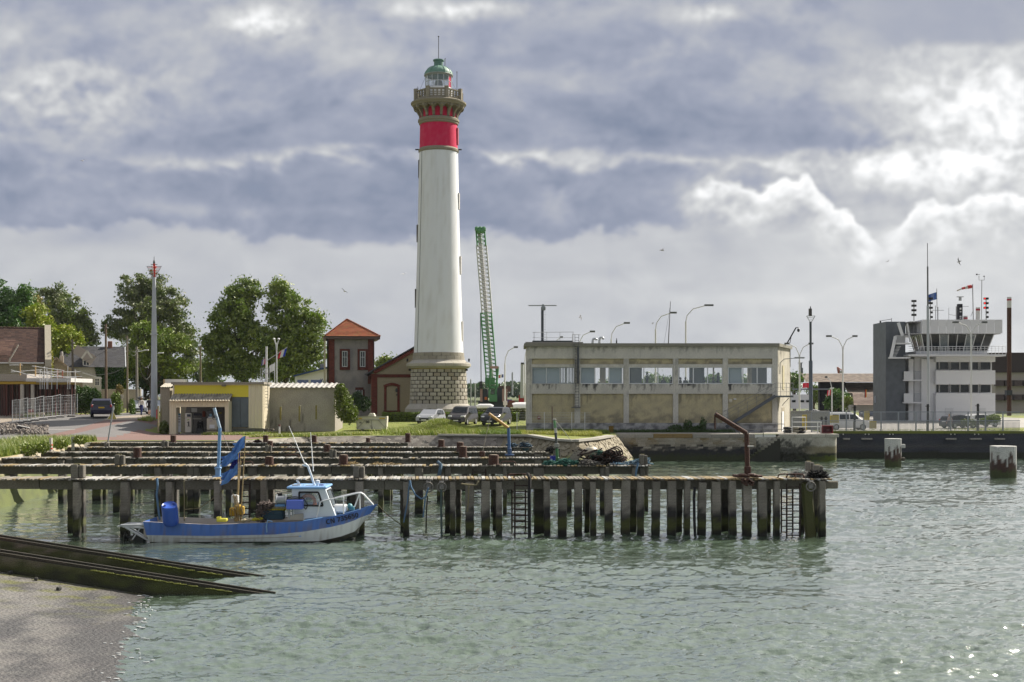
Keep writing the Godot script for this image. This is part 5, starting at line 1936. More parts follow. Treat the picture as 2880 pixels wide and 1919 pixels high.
func car(label:String,kind:String,col:Color,where:Vector3,turn:float,opt:={})->Node3D:
	var K:Dictionary=CAR_KINDS[kind]
	var t:=thing(opt.get("name","parked_car"),label,opt.get("cat","car"),where,"parked cars")
	t.rotation.y=turn
	var L:float=K.l
	var W:float=K.w*0.5
	var hw:=func(y:float)->float:return W*(1.0-0.17*clampf((y-K.belt)/(K.h-K.belt),0.0,1.0)-0.05*clampf((0.45-y)/0.3,0.0,1.0))
	var out:=[]
	for e in K.out:out.append(Vector2(e[0]-L*0.5,e[1]))
	var ct:=Vector2(0,0.75)
	var b:=MB.new()
	b.col=col
	var n:=out.size()
	var P:=func(e:Vector2,s:float,inset:float)->Vector3:
		var q:=e.lerp(ct,inset)
		return Vector3(q.x,q.y,s*(hw.call(q.y)-(0.06 if inset==0.0 else 0.0)))
	for i in n:
		var a:Vector2=out[i]
		var c:Vector2=out[(i+1)%n]
		b.q4(P.call(a,1.0,0.0),P.call(a,-1.0,0.0),P.call(c,-1.0,0.0),P.call(c,1.0,0.0))
		for s in [-1.0,1.0]:
			var q:=[P.call(a,s,0.0),P.call(c,s,0.0),P.call(c,s,0.045),P.call(a,s,0.045)]
			if s>0:b.q4(q[0],q[1],q[2],q[3])
			else:b.q4(q[3],q[2],q[1],q[0])
	var poly:=PackedVector2Array()
	for e in out:poly.append(e.lerp(ct,0.045))
	var ix:=Geometry2D.triangulate_polygon(poly)
	for i in range(0,ix.size(),3):
		for s in [-1.0,1.0]:
			var q:=[]
			for k in 3:q.append(Vector3(poly[ix[i+k]].x,poly[ix[i+k]].y,s*hw.call(poly[ix[i+k]].y)))
			if ((q[1]-q[0]).cross(q[2]-q[0])).z*s>0:b.t3(q[0],q[1],q[2])
			else:b.t3(q[0],q[2],q[1])
	part("body",b,mat("car_paint_"+col.to_html(),Color.WHITE,0.28,"",1.0,{vc=true,coat=0.35}),t,true)
	# glass
	var gl:=func(called:String,i:int,j:int,m:float)->void:
		var q:=MB.new()
		var a:Vector2=out[i].lerp(out[j],m)
		var c:Vector2=out[i].lerp(out[j],1.0-m)
		var nr:Vector2=(c-a).orthogonal().normalized()
		if nr.dot(a-ct)<0:nr=-nr
		a+=nr*0.012; c+=nr*0.012
		q.q4(Vector3(a.x,a.y,hw.call(a.y)-0.16),Vector3(a.x,a.y,-hw.call(a.y)+0.16),Vector3(c.x,c.y,-hw.call(c.y)+0.16),Vector3(c.x,c.y,hw.call(c.y)-0.16))
		part(called,q,M.dark_glass,t,true)
	gl.call("windscreen",K.ws[0],K.ws[1],0.07)
	gl.call("rear_window",K.rw[0],K.rw[1],0.12)
	for s in [-1.0,1.0]:
		for wv in K.win:
			var q:=MB.new()
			var R:=[]
			for k in 4:R.append(Vector3(wv[2*k]-L*0.5,wv[2*k+1],s*(hw.call(wv[2*k+1])+0.008)))
			if s>0:q.q4(R[0],R[1],R[2],R[3])
			else:q.q4(R[3],R[2],R[1],R[0])
			part("side_window",q,M.dark_glass,t,true)
		for axx in K.ax:
			var o:=Vector3(axx-L*0.5,K.wheel,s*(W-0.1))
			var q:=MB.new()
			q.lathe([Vector2(K.wheel*0.62,0.11),Vector2(K.wheel*0.93,0.115),Vector2(K.wheel,0.08),Vector2(K.wheel,-0.1)],Vector3.ZERO,18)
			var w:=part("wheel",q,M.rubber,t,true)
			w.transform=Transform3D(Basis(Vector3.RIGHT,PI*0.5*s),o)
			q=paint(Color(0.35,0.36,0.37))
			q.lathe([Vector2(K.wheel*0.63,0.10),Vector2(K.wheel*0.5,0.09),Vector2(K.wheel*0.2,0.11),Vector2(0,0.115)],Vector3.ZERO,18)
			part("rim",q,M.gloss,w,true)
		var hl:=paint(Color(0.72,0.74,0.76))
		hl.bev(Vector3(L*0.5-0.13,0.71 if kind=="hatch" else 0.82,s*(W-0.26)),Vector3(0.2,0.16,0.36),0.05)
		part("headlight",hl,M.gloss,t,true)
		var tl:=paint(Color(0.30,0.012,0.012))
		tl.bev(Vector3(-L*0.5+0.06,K.belt-0.02,s*(W-0.13)),Vector3(0.1,0.26,0.16),0.03)
		part("tail_light",tl,M.gloss,t,true)
		var mr:=MB.new()
		mr.col=col
		mr.bev(Vector3(K.out[K.ws[1]][0]-L*0.5-0.35,K.belt+0.1,s*(W+0.07)),Vector3(0.12,0.14,0.2),0.04)
		part("mirror",mr,M.gloss,t,true)
	b=paint(Color(0.02,0.02,0.022))
	b.bev(Vector3(L*0.5-0.01,0.5,0),Vector3(0.08,0.2,W*1.1),0.02)
	b.col=Color(0.03,0.03,0.03)
	b.bev(Vector3(L*0.5+0.0,0.30,0),Vector3(0.1,0.12,W*1.6),0.03)
	part("grille",b,M.plain,t,true)
	b=MB.new()
	b.col=opt.get("plate",Color(0.7,0.7,0.68))
	b.box(Vector3(-L*0.5-0.015,K.belt-0.16,0),Vector3(0.03,0.12,0.52))
	part("plate",b,M.plain,t,true)
	b=paint(Color(0.7,0.7,0.68))
	b.box(Vector3(L*0.5+0.04,0.42,0),Vector3(0.02,0.1,0.5))
	part("plate",b,M.plain,t,true)
	if opt.get("box",false):
		b=paint(Color(0.03,0.03,0.035))
		b.ball(Vector3(0,K.h+0.2,0),Vector3(0.95,0.2,0.38),16,8)
		part("roof_box",b,M.gloss,t,true)
	return t

# ---------- street to the left ----------
func roof_tiles(b:MB,a:Vector3,u:Vector3,w:Vector3,rows:int,c0:Color,c1:Color,thick:=0.04,cell:=0.35)->void:
	# stepped courses from the eave (a, along u) up the slope w; outward is u x w
	var nr:=u.cross(w).normalized()
	var nu:=maxi(int(u.length()/cell),1)
	for r in rows:
		var p:=a+w*(float(r)/rows)
		var h:=w/rows
		for k in nu:
			b.col=c0.lerp(c1,rng.randf())
			var q:=p+u*(float(k)/nu)
			var e:=u/nu
			var lift:=nr*(thick+rr(-0.006,0.006))
			b.q4(q+lift,q+e+lift,q+e+h+nr*0.004,q+h+nr*0.004)
			b.q4(q,q+e,q+e+lift,q+lift)

func utility_pole(label:String,pxx:float,y0:float,y1:float,d:float,r:float,col:Color)->void:
	var t:=thing("utility_pole",label,"pole",at(pxx,y1,d),"utility poles along the street")
	var b:=MB.new()
	b.col=col
	b.tube([at(pxx,y1+6,d),at(pxx-0.5,(y0+y1)*0.5,d),at(pxx-1.0,y0,d)],[r,r*0.9,r*0.75],8)
	part("shaft",b,M.wood,t)
	b=paint(Color(0.3,0.3,0.28))
	for k in 3:b.bev(at(pxx+(3 if k%2 else-2),y0+4+k*6,d),Vector3(0.2,0.12,0.12),0.02)
	part("insulator",b,M.plain,t)

func wire(b:MB,a:Vector3,c:Vector3,sag:float)->void:
	var p:=[]
	for k in 11:
		var u:=k/10.0
		p.append(a.lerp(c,u)-Vector3.UP*sag*4.0*u*(1.0-u))
	b.tube(p,0.018,4,false)

func build_left()->void:
	# stone house with a tiled roof, cut by the picture's left edge
	var D:=128.0
	var t:=thing("stone_house","pale stone house with a steep brown tiled roof and a stone gable coping","house",Vector3(px(127,D)+0.62,3.3,-D))
	var b:=paint(Color(0.40,0.36,0.25))
	var hx0:=px(-160,D)
	var hx1:=px(127,D)
	b.span(Vector3(hx0,3.3,-D-7.0),Vector3(hx1,py(1023,D),-D-0.02))
	part("wall",b,M.stone,t)
	for row in 8:
		var x:=px(-20,D)+(row%2)*0.2
		while x<hx1-0.2:
			var q:=MB.new()
			q.col=Color(0.42,0.38,0.26).lerp(Color(0.34,0.31,0.22),rng.randf())
			q.bev(Vector3(x+0.2,py(1062,D)+row*0.17,-D+0.01),Vector3(0.38,0.15,0.06),0.012)
			part("wall_stone",q,M.stone,t)
			x+=0.42
	b=MB.new()
	roof_tiles(b,Vector3(hx0,py(1022,D),-D+0.35),Vector3(hx1-hx0,0,0),Vector3(0,py(925,D+4)-py(1022,D),-4.0),34,Color(0.06,0.032,0.027),Color(0.125,0.07,0.052),0.035)
	b.col=Color(0.12,0.06,0.05)
	b.q4(Vector3(hx1,py(1022,D),-D-8.0),Vector3(hx0,py(1022,D),-D-8.0),Vector3(hx0,py(925,D+4),-D-3.65),Vector3(hx1,py(925,D+4),-D-3.65))
	var rf:=part("roof",b,M.stone,t)
	b=MB.new()
	for k in 26:
		b.col=Color(0.13,0.08,0.06)
		b.bev(Vector3(hx0+0.2+k*0.4,py(924,D+4),-D-3.7),Vector3(0.36,0.14,0.3),0.04)
	part("ridge_tiles",b,M.stone,rf)
	b=paint(Color(0.55,0.56,0.56))
	b.bar(Vector3(hx0,py(1023,D),-D+0.42),Vector3(hx1-0.1,py(1022,D),-D+0.42),0.14,0.12)
	part("gutter",b,M.plain,rf)
	b=MB.new()
	var gp:=PackedVector2Array([Vector2(D-0.6,py(1032,D)),Vector2(D-0.5,py(1012,D)),Vector2(D+3.6,py(918,D+4)+0.1),Vector2(D+4.2,py(918,D+4)+0.1),Vector2(D+8.4,py(1012,D)),Vector2(D+8.4,3.4),Vector2(D-0.2,3.4),Vector2(D-0.2,py(1032,D))])
	b.col=Color(0.47,0.42,0.33)
	b.prism(gp,Transform3D(Basis(Vector3(0,0,-1),Vector3(0,1,0),Vector3(1,0,0)),Vector3.ZERO),hx1,hx1+0.62)
	part("gable",b,M.stone,t)
	b=MB.new()
	roof_tiles(b,at(-10,1000,D-0.6),Vector3(1.4,0,0),Vector3(0.6,1.6,-1.6),12,Color(0.105,0.055,0.045),Color(0.20,0.115,0.085),0.03)
	b.col=Color(0.5,0.47,0.4)
	b.bar(at(31,1008,D-0.7),at(48,972,D-0.9),0.1,0.1)
	b.bar(at(31,1008,D-0.6),at(27,1022,D-0.6),0.16,0.16)
	part("dormer",b,M.stone,t)
	var ivy:=MB.new()
	for k in 700:leafy(ivy,Vector3(hx1+rr(0.55,0.8),rr(4.0,py(985,D)),-D-rr(-0.1,0.9)),0.12,Color(0.20,0.19,0.02),0.35)
	stuff(part("ivy",ivy,M.leaf,t))
	t.rotation.y=0.37
	# building site: slab on props, formwork, scaffold rails
	D=118.0
	t=thing("building_site","concrete slab under construction on rusty props with yellow formwork","building",at(110,1165,D))
	b=paint(Color(0.40,0.37,0.34))
	b.span(at(-60,1072,D)+Vector3(0,0,-6),at(75,1052,D))
	b.col=Color(0.62,0.61,0.60)
	b.span(at(72,1075,D-1)+Vector3(0,0,-6),at(199,1064,D-1))
	part("slab",b,M.stone,t)
	b=paint(Color(0.42,0.27,0.035))
	b.span(at(-60,1081,D-1.1)+Vector3(0,0,-0.25),at(100,1073.5,D-1.1))
	b.col=Color(0.30,0.20,0.05)
	b.span(at(100,1082,D-1.1)+Vector3(0,0,-0.25),at(210,1075.5,D-1.1))
	part("formwork_beam",b,M.plank,t)
	for k in 80:
		var d:=rr(D-0.8,D+5.0)
		var pxx:=rr(-20,206)
		b=MB.new()
		b.col=Color(0.16,0.035,0.03).lerp(Color(0.10,0.085,0.075),rng.randf())
		var q:=Vector3(px(pxx,d),0,-d)
		b.tube([Vector3(q.x,g(q.x,d),q.z),Vector3(q.x,py(1080,D),q.z)],0.045,6)
		part("prop",b,M.plain,t)
	b=MB.new()
	for k in 30:
		b.col=Color(0.10,0.055,0.045).lerp(Color(0.05,0.035,0.03),rng.randf())
		bxp(b,-60+k*9,-51.4+k*9,1080,1170,D+5.2,D+5.4)
	part("brick_back_wall",b,M.stone,t)
	for e in [[62,0.18],[91,0.16]]:
		b=paint(Color(0.50,0.46,0.40))
		var q:=Vector3(px(e[0],D-0.9),0,-D+0.9)
		b.lathe([Vector2(e[1],g(q.x,D)),Vector2(e[1],py(1081,D))],q,12)
		part("column",b,M.stone,t)
	for e in [[30,1165,60,1172,Color(0.20,0.11,0.07)],[78,1161,95,1167,Color(0.6,0.48,0.25)],[106,1161,120,1167,Color(0.6,0.5,0.35)],[78,1152,90,1160,Color(0.3,0.03,0.03)]]:
		b=MB.new()
		b.col=e[4]
		bxp(b,e[0],e[2],e[1],e[3],D-3,D-2.6)
		part("timber_baulk",b,M.stone,t)
	b=paint(Color(0.55,0.56,0.57))
	for e in [[30,1047,118,1040,0],[30,1041,108,1062,1],[90,1030,180,1043,2],[98,1047,225,1046,0],[108,1056,215,1064,-1],[26,1027,62,1027,0],[146,1060,230,1060,1],[112,1045,190,1063,0]]:
		b.tube([at(e[0],e[1],D-e[4]),at(e[2],e[3],D-e[4])],0.032,6)
	for e in [112,124,131,145,160,190,134,118,211,196]:
		b.tube([at(e,1095,D-1.2),at(e,rr(1030,1046),D-1.2)],0.03,6)
	part("scaffold_rail",b,M.plain,t)
	b=MB.new()
	for e in [[56,1022,1056],[99,1028,1060],[161,1040,1064],[175,1040,1064]]:
		b.col=Color(0.45,0.30,0.14) if e[0]<150 else Color(0.25,0.08,0.05)
		b.bar(at(e[0],e[1],D-0.5),at(e[0],e[2],D-0.5),0.1,0.06)
	part("guard_post",b,M.plain,t)
	# mesh fence panels on concrete feet
	var line:=[[34,1183,109.0],[55,1183,109.6],[77,1181,110.4],[98,1174,111.6],[122,1170,113.0],[147,1166,114.4],[170,1163,115.8],[200,1162,117.0],[217,1163,117.4]]
	var lab:=["leftmost","second from the left","third from the left","fourth from the left","fifth from the left","sixth from the left","seventh from the left","rightmost"]
	for k in 8:
		var a:Array=line[k]
		var c:Array=line[k+1]
		var pa:=at(a[0],a[1],a[2])
		var pb:=at(c[0],c[1],c[2])
		pa.y=g(pa.x,a[2])+0.1; pb.y=g(pb.x,c[2])+0.1
		t=thing("site_fence","grey wire site fence panel, %s of the row"%lab[k],"fence",pa,"site fence panels")
		b=paint(Color(0.33,0.345,0.35))
		var up:=Vector3.UP*1.95
		b.tube([pa,pa+up,pb+up+(Vector3(0,0.1,0) if k%2 else Vector3()),pb],0.032,5)
		b.tube([pa+up*0.06,pb+up*0.06],0.025,5)
		part("frame",b,M.plain,t)
		b=paint(Color(0.27,0.28,0.29))
		for q in 9:b.tube([pa.lerp(pb,q/9.0+0.05)+up*0.05,pa.lerp(pb,q/9.0+0.05)+up],0.008,3,false)
		for q in 6:b.tube([pa+up*(0.15+q*0.15),pb+up*(0.15+q*0.15)],0.008,3,false)
		stuff(part("mesh_wires",b,M.plain,t))
		b=paint(Color(0.045,0.045,0.045))
		b.bev(pa-Vector3.UP*0.05,Vector3(0.75,0.13,0.26),0.03)
		part("foot",b,M.plain,t)
		b=paint(Color(0.5,0.5,0.5))
		b.tube([pa.lerp(pb,0.5)+Vector3(0,1.3,0),pa.lerp(pb,0.5)+Vector3(-0.35,0.0,-0.9)],0.02,4)
		part("brace",b,M.plain,t)
	# rubble heap
	b=MB.new()
	for k in 900:
		var pxx:=rr(-60,135)
		var d:=rr(99.0,108.0)
		var x:=px(pxx,d)
		var hgt:=0.4*exp(-pow((pxx-20.0)/75.0,2.0))*sst(109,103,d)
		b.col=Color(0.36,0.31,0.26).lerp(Color(0.16,0.145,0.135),rng.randf())
		b.bev(Vector3(x,g(x,d)+0.05+hgt*rng.randf(),-d),Vector3(rr(0.08,0.3),rr(0.07,0.2),rr(0.08,0.25)),0.03,Basis.from_euler(Vector3(rr(0,3),rr(0,3),rr(0,3))))
	var rub:=part("rubble",b,M.stone)
	rub.set_meta("label","heap of broken grey and brown stone rubble below the site fence")
	rub.set_meta("category","rubble")
	stuff(rub)
	t=thing("grating_panel","dark rectangular grating panel lying on the rubble heap","panel",at(62,1209,101))
	var xf:=Transform3D(Basis(Vector3(0,1,0),0.5)*Basis(Vector3.RIGHT,0.75)*Basis(Vector3(0,0,1),-0.3),at(62,1207,101))
	b=paint(Color(0.40,0.40,0.40))
	for s in [-1.0,1.0]:
		b.box(xf*Vector3(0,0.27*s,0),Vector3(1.0,0.05,0.05),xf.basis)
		b.box(xf*Vector3(0.48*s,0,0),Vector3(0.05,0.5,0.05),xf.basis)
	part("frame",b,M.plain,t)
	b=paint(Color(0.09,0.09,0.10))
	b.box(xf.origin,Vector3(0.92,0.5,0.02),xf.basis)
	part("mesh",b,M.plain,t)
	# slate-roofed house with dormer and ivy wall
	D=150.0
	t=thing("slate_house","house with a grey slate roof, a white dormer and an ivy-covered wall","house",Vector3(px(353,D),3.2,-D))
	b=paint(Color(0.46,0.43,0.37))
	b.span(Vector3(px(200,D),3.2,-D-8),Vector3(px(350,D),py(1034,D),-D))
	part("wall",b,M.stone,t)
	b=MB.new()
	var sx0:=px(176,D)
	var sx1:=px(353,D)
	roof_tiles(b,Vector3(sx0,py(1034,D),-D+0.3),Vector3(sx1-sx0,0,0),Vector3(0,py(977,D+4)-py(1034,D),-4.3),22,Color(0.052,0.052,0.058),Color(0.075,0.075,0.082),0.02,0.5)
	b.col=Color(0.12,0.12,0.13)
	b.q4(Vector3(sx1,py(1034,D),-D-8.3),Vector3(sx0,py(1034,D),-D-8.3),Vector3(sx0,py(977,D+4),-D-4),Vector3(sx1,py(977,D+4),-D-4))
	b.t3(Vector3(sx1,py(1034,D),-D+0.3),Vector3(sx1,py(1034,D),-D-8.3),Vector3(sx1,py(977,D+4),-D-4))
	rf=part("roof",b,M.stone,t)
	b=paint(Color(0.42,0.43,0.45))
	b.bar(Vector3(sx0,py(977,D+4),-D-4),Vector3(sx1,py(977,D+4),-D-4),0.2,0.08)
	b.bar(Vector3(sx1,py(1034,D),-D+0.32),Vector3(sx1,py(977,D+4)+0.02,-D-4),0.12,0.1)
	part("ridge",b,M.plain,rf)
	b=paint(Color(0.22,0.10,0.07))
	b.bev(at(341,971,D+4),Vector3(0.55,0.9,0.55),0.06)
	part("chimney",b,M.stone,rf)
	b=paint(Color(0.46,0.43,0.38))
	b.prism(PackedVector2Array([Vector2(px(238,D),py(1032,D)),Vector2(px(258,D),py(1032,D)),Vector2(px(258,D),py(1006,D)),Vector2(px(248,D),py(992,D)),Vector2(px(238,D),py(1006,D))]),Transform3D(),-D-2.5,-D-0.1)
	b.col=Color(0.30,0.26,0.24)
	b.bar(at(234,1010,D-0.2),at(248.5,988,D-0.2),2.6,0.1,Vector3(0,0,1))
	b.col=Color(0.52,0.50,0.46)
	b.bar(at(263,1010,D-0.2),at(248,988,D-0.2),0.12,0.22)
	b.bar(at(234,1010,D-0.2),at(249,988,D-0.2),0.12,0.22)
	var dr:=part("dormer",b,M.plain,t)
	window(dr,at(248,1018,D-0.02),0.72,0.98,Color(0.66,0.66,0.64))
	ivy=MB.new()
	for k in 5200:
		var pxx:=rr(270,353)
		var yy:=rr(1034,1108)
		if pxx<270+(yy-1034)*0.22*rr(0.6,1.4):continue
		leafy(ivy,at(pxx,yy,D-rr(0.02,0.3)),0.17,Color(0.035,0.085,0.02),0.4)
	for k in 900:leafy(ivy,at(rr(346,357),rr(1034,1112),D-rr(-0.6,0.35)),0.18,Color(0.14,0.19,0.025),0.4)
	stuff(part("ivy",ivy,M.leaf,t))
	t.rotation.y=0.32
	# small gabled house with a chimney in front of it
	D=138.0
	t=thing("gabled_house","small beige house with a brown gable roof and a chimney","house",Vector3(px(262,D),3.2,-D))
	b=paint(Color(0.36,0.315,0.25))
	b.prism(PackedVector2Array([Vector2(px(140,D),3.2),Vector2(px(262,D),3.2),Vector2(px(262,D),py(1092,D)),Vector2(px(162,D),py(1010,D)),Vector2(px(140,D),py(1030,D))]),Transform3D(),-D-7,-D)
	part("wall",b,M.stone,t)
	b=paint(Color(0.33,0.26,0.19))
	b.bar(at(161,1007,D-0.3)+Vector3(0,0,-3.5),at(254,1086,D-0.3)+Vector3(0,0,-3.5),7.6,0.16,Vector3.UP)
	b.bar(at(163,1007,D-0.3)+Vector3(0,0,-3.5),at(138,1030,D-0.3)+Vector3(0,0,-3.5),7.6,0.16,Vector3.UP)
	part("roof",b,M.stone,t)
	b=paint(Color(0.45,0.40,0.33))
	b.bev(at(195,1022,D+2),Vector3(0.42,1.6,0.5),0.03)
	b.col=Color(0.40,0.38,0.36)
	b.lathe([Vector2(0.14,0),Vector2(0.16,0.4),Vector2(0.1,0.62)],at(195,1005,D+2),10)
	b.col=Color(0.35,0.12,0.06)
	b.lathe([Vector2(0.14,0),Vector2(0.12,0.2)],at(195,997,D+2),10)
	part("chimney",b,M.stone,t)
	b=paint(Color(0.50,0.48,0.44))
	bxp(b,225,275,1060,1110,D-1,D+4)
	part("lean_to",b,M.stone,t)
	b=paint(Color(0.5,0.5,0.5))
	b.bar(at(222,1049,D-1.3),at(274,1065,D-1.3),0.12,0.1)
	part("gutter",b,M.plain,t)
	window(t,at(263,1075,D-1.05),0.5,0.85,Color(0.62,0.6,0.56))
	t.rotation.y=0.32
	# garden wall behind the street
	var gw:=thing("garden_wall","low beige garden wall behind the street hedges","wall",at(330,1130,143))
	b=paint(Color(0.40,0.36,0.29))
	bxp(b,262,395,1097,1150,143,143.3)
	part("masonry",b,M.stone,gw)
	b=paint(Color(0.44,0.41,0.35))
	bxp(b,262,395,1095,1097,142.9,143.4)
	part("coping",b,M.stone,gw)
	utility_pole("tall wooden utility pole in front of the slate roof",298,912,1125,126,0.14,Color(0.17,0.12,0.08))
	utility_pole("dark wooden pole beside the small house's chimney",204,955,1075,124,0.12,Color(0.10,0.085,0.06))
	utility_pole("wooden utility pole with a sign at its foot, right of the slate roof",358,945,1156,128,0.11,Color(0.23,0.19,0.13))
	utility_pole("concrete utility pole with a street lamp arm",385,975,1152,132,0.15,Color(0.28,0.26,0.22))
	utility_pole("wooden pole between the trees above the fuel shed",564,972,1100,150,0.14,Color(0.18,0.15,0.09))
	var la:=thing("street_lamp","street lamp arm on the concrete pole, left of the tall mast","lamp",at(388,987,132),"street lamps")
	b=paint(Color(0.6,0.61,0.62))
	b.tube([at(386,990,132),at(406,986,132)],0.04,6)
	part("arm",b,M.plain,la)
	b=paint(Color(0.65,0.66,0.68))
	b.bev(at(411,985,132),Vector3(0.5,0.1,0.25),0.03)
	part("lamp_head",b,M.plain,la)
	var lb:=thing("street_lamp","street lamp head peeping out right of the tall mast","lamp",at(440,994,135),"street lamps")
	b=paint(Color(0.5,0.5,0.5))
	b.tube([at(438,1120,135),at(438,996,135),at(446,994,135)],0.05,6)
	part("pole",b,M.plain,lb)
	b=paint(Color(0.62,0.63,0.64))
	b.bev(at(452,993,135),Vector3(0.55,0.1,0.25),0.03)
	part("lamp_head",b,M.plain,lb)
	b=paint(Color(0.10,0.10,0.10))
	wire(b,at(358,965,128),at(385,985,132),0.5)
	wire(b,at(358,972,128),at(385,990,132),0.7)
	wire(b,at(385,985,132),at(440,960,140),2.4)
	wire(b,at(385,995,132),at(440,975,140),3.2)
	wire(b,at(298,985,126),at(358,965,128),0.4)
	wire(b,at(298,930,126),at(225,970,150),0.3)
	wire(b,at(204,1020,124),at(298,985,126),0.3)
	wire(b,at(204,1035,124),at(358,1030,128),0.8)
	tag(part("overhead_wire",b,M.plain),"thin overhead wires strung between the street's poles","wire")
	# road signs
	var sg:=thing("road_sign","round grey sign seen from behind at the hedge","sign",at(342,1155,124))
	b=paint(Color(0.42,0.39,0.33))
	b.tube([at(342,1156,124),at(342,1112,124)],0.03,6)
	part("post",b,M.plain,sg)
	b=paint(Color(0.42,0.38,0.30))
	b.lathe([Vector2(0.24,0),Vector2(0.24,0.02),Vector2(0,0.03)],Vector3.ZERO,16)
	var dsc:=part("disc",b,M.plain,sg,true)
	dsc.position=Vector3(0,1.38,0.06)
	dsc.rotation.x=PI*0.5
	sg=thing("road_sign","leaning triangular road sign seen from behind, yellowish back","sign",at(303,1243,91.0))
	b=paint(Color(0.30,0.31,0.33))
	b.tube([at(303,1243,91),at(319,1142,91)],0.055,8)
	part("post",b,M.plain,sg)
	b=paint(Color(0.34,0.29,0.08))
	b.prism(PackedVector2Array([Vector2(-0.36,0),Vector2(0.3,0),Vector2(0.02,0.55)]),Transform3D(Basis(Vector3(0,0,1),-0.02),at(316,1179,91.2)),-0.01,0.01)
	part("triangle_plate",b,M.plain,sg)
	b=paint(Color(0.5,0.52,0.55))
	b.bev(at(318,1150,91),Vector3(0.14,0.2,0.08),0.03)
	part("clamp",b,M.plain,sg)
	# cars and walkers
	var cx:=at(286,1170,116)
	cx.y=g(cx.x,116)+0.03
	car("dark blue off-roader seen from behind with a yellow plate","suv",Color(0.012,0.014,0.04),cx,PI*0.5+0.3,{plate=Color(0.62,0.42,0.02)})
	cx=at(396,1160,131)
	cx.y=g(cx.x,131)+0.02
	car("silver estate car with a black roof box behind the walkers","hatch",Color(0.36,0.38,0.40),cx,-PI*0.5+0.2,{box=true})
	cx=at(449,1160,134)
	cx.y=g(cx.x,134)+0.02
	car("grey car half hidden behind the tall mast's foot","hatch",Color(0.10,0.12,0.15),cx,-PI*0.5-0.2)
	cx=at(397,1171,123)
	cx.y=g(cx.x,123)+0.02
	person("walker with a white top and blue trousers, seen from behind",cx,PI,{shirt=Color(0.62,0.58,0.52),legs=Color(0.02,0.035,0.14),hair=Color(0.16,0.10,0.06),long_hair=true})
	cx=at(419,1171,123)
	cx.y=g(cx.x,123)+0.02
	person("walker in black t-shirt and black shorts, seen from behind",cx,PI+0.1,{shirt=Color(0.012,0.012,0.016),legs=Color(0.012,0.012,0.014),shorts=true,bare_arms=true})

func window(p:Node,o:Vector3,w:float,h:float,col:Color,panes:=2)->void:
	var b:=MB.new()
	b.col=col
	for s in [-1.0,1.0]:
		b.box(o+Vector3(s*(w*0.5-0.03),0,0.03),Vector3(0.06,h,0.08))
		b.box(o+Vector3(0,s*(h*0.5-0.03),0.03),Vector3(w-0.12,0.06,0.08))
	b.box(o+Vector3(0,0,0.035),Vector3(0.05,h-0.12,0.07))
	b.box(o+Vector3(0,h*0.12,0.03),Vector3(w-0.12,0.04,0.06))
	var f:=part("window",b,M.plain,p)
	if String(p.name).begins_with("dormer"):
		# third level: the pane joins the frame's mesh owner
		var gq:=MB.new()
		gq.q4(o+Vector3(-w*0.5,-h*0.5,0.02),o+Vector3(w*0.5,-h*0.5,0.02),o+Vector3(w*0.5,h*0.5,0.02),o+Vector3(-w*0.5,h*0.5,0.02))
		part("pane",gq,M.dark_glass,p)
		return
	for s in [-1.0,1.0]:
		var q:=MB.new()
		var a:=o+Vector3(w*0.25*s,0,0.02)
		var hw:=w*0.25
		q.q4(a+Vector3(-hw,-h*0.5,0),a+Vector3(hw,-h*0.5,0),a+Vector3(hw,h*0.5,0),a+Vector3(-hw,h*0.5,0))
		part("pane",q,M.dark_glass,f)

# ---------- plants ----------
func leafy(b:MB,o:Vector3,s:float,col:Color,jit:float)->void:
	var n:=Vector3(rng.randfn(),rng.randfn()*0.8+0.35,rng.randfn()).normalized()
	var u:=n.cross(Vector3(rng.randf()-0.5,rng.randf()-0.5,rng.randf()-0.5)).normalized()
	var w:=n.cross(u)
	var k:=s*rr(0.6,1.25)
	b.col=(col*rr(1.0-jit,1.0+jit)).lerp(Color(col.r*1.5,col.g*1.25,col.b),rng.randf()*0.4)
	var p0:=o-u*k
	var p1:=o+w*k*0.5+n*k*0.12
	var p2:=o+u*k
	var p3:=o-w*k*0.5+n*k*0.12
	b.t3(p0,p1,p2); b.t3(p0,p2,p3)

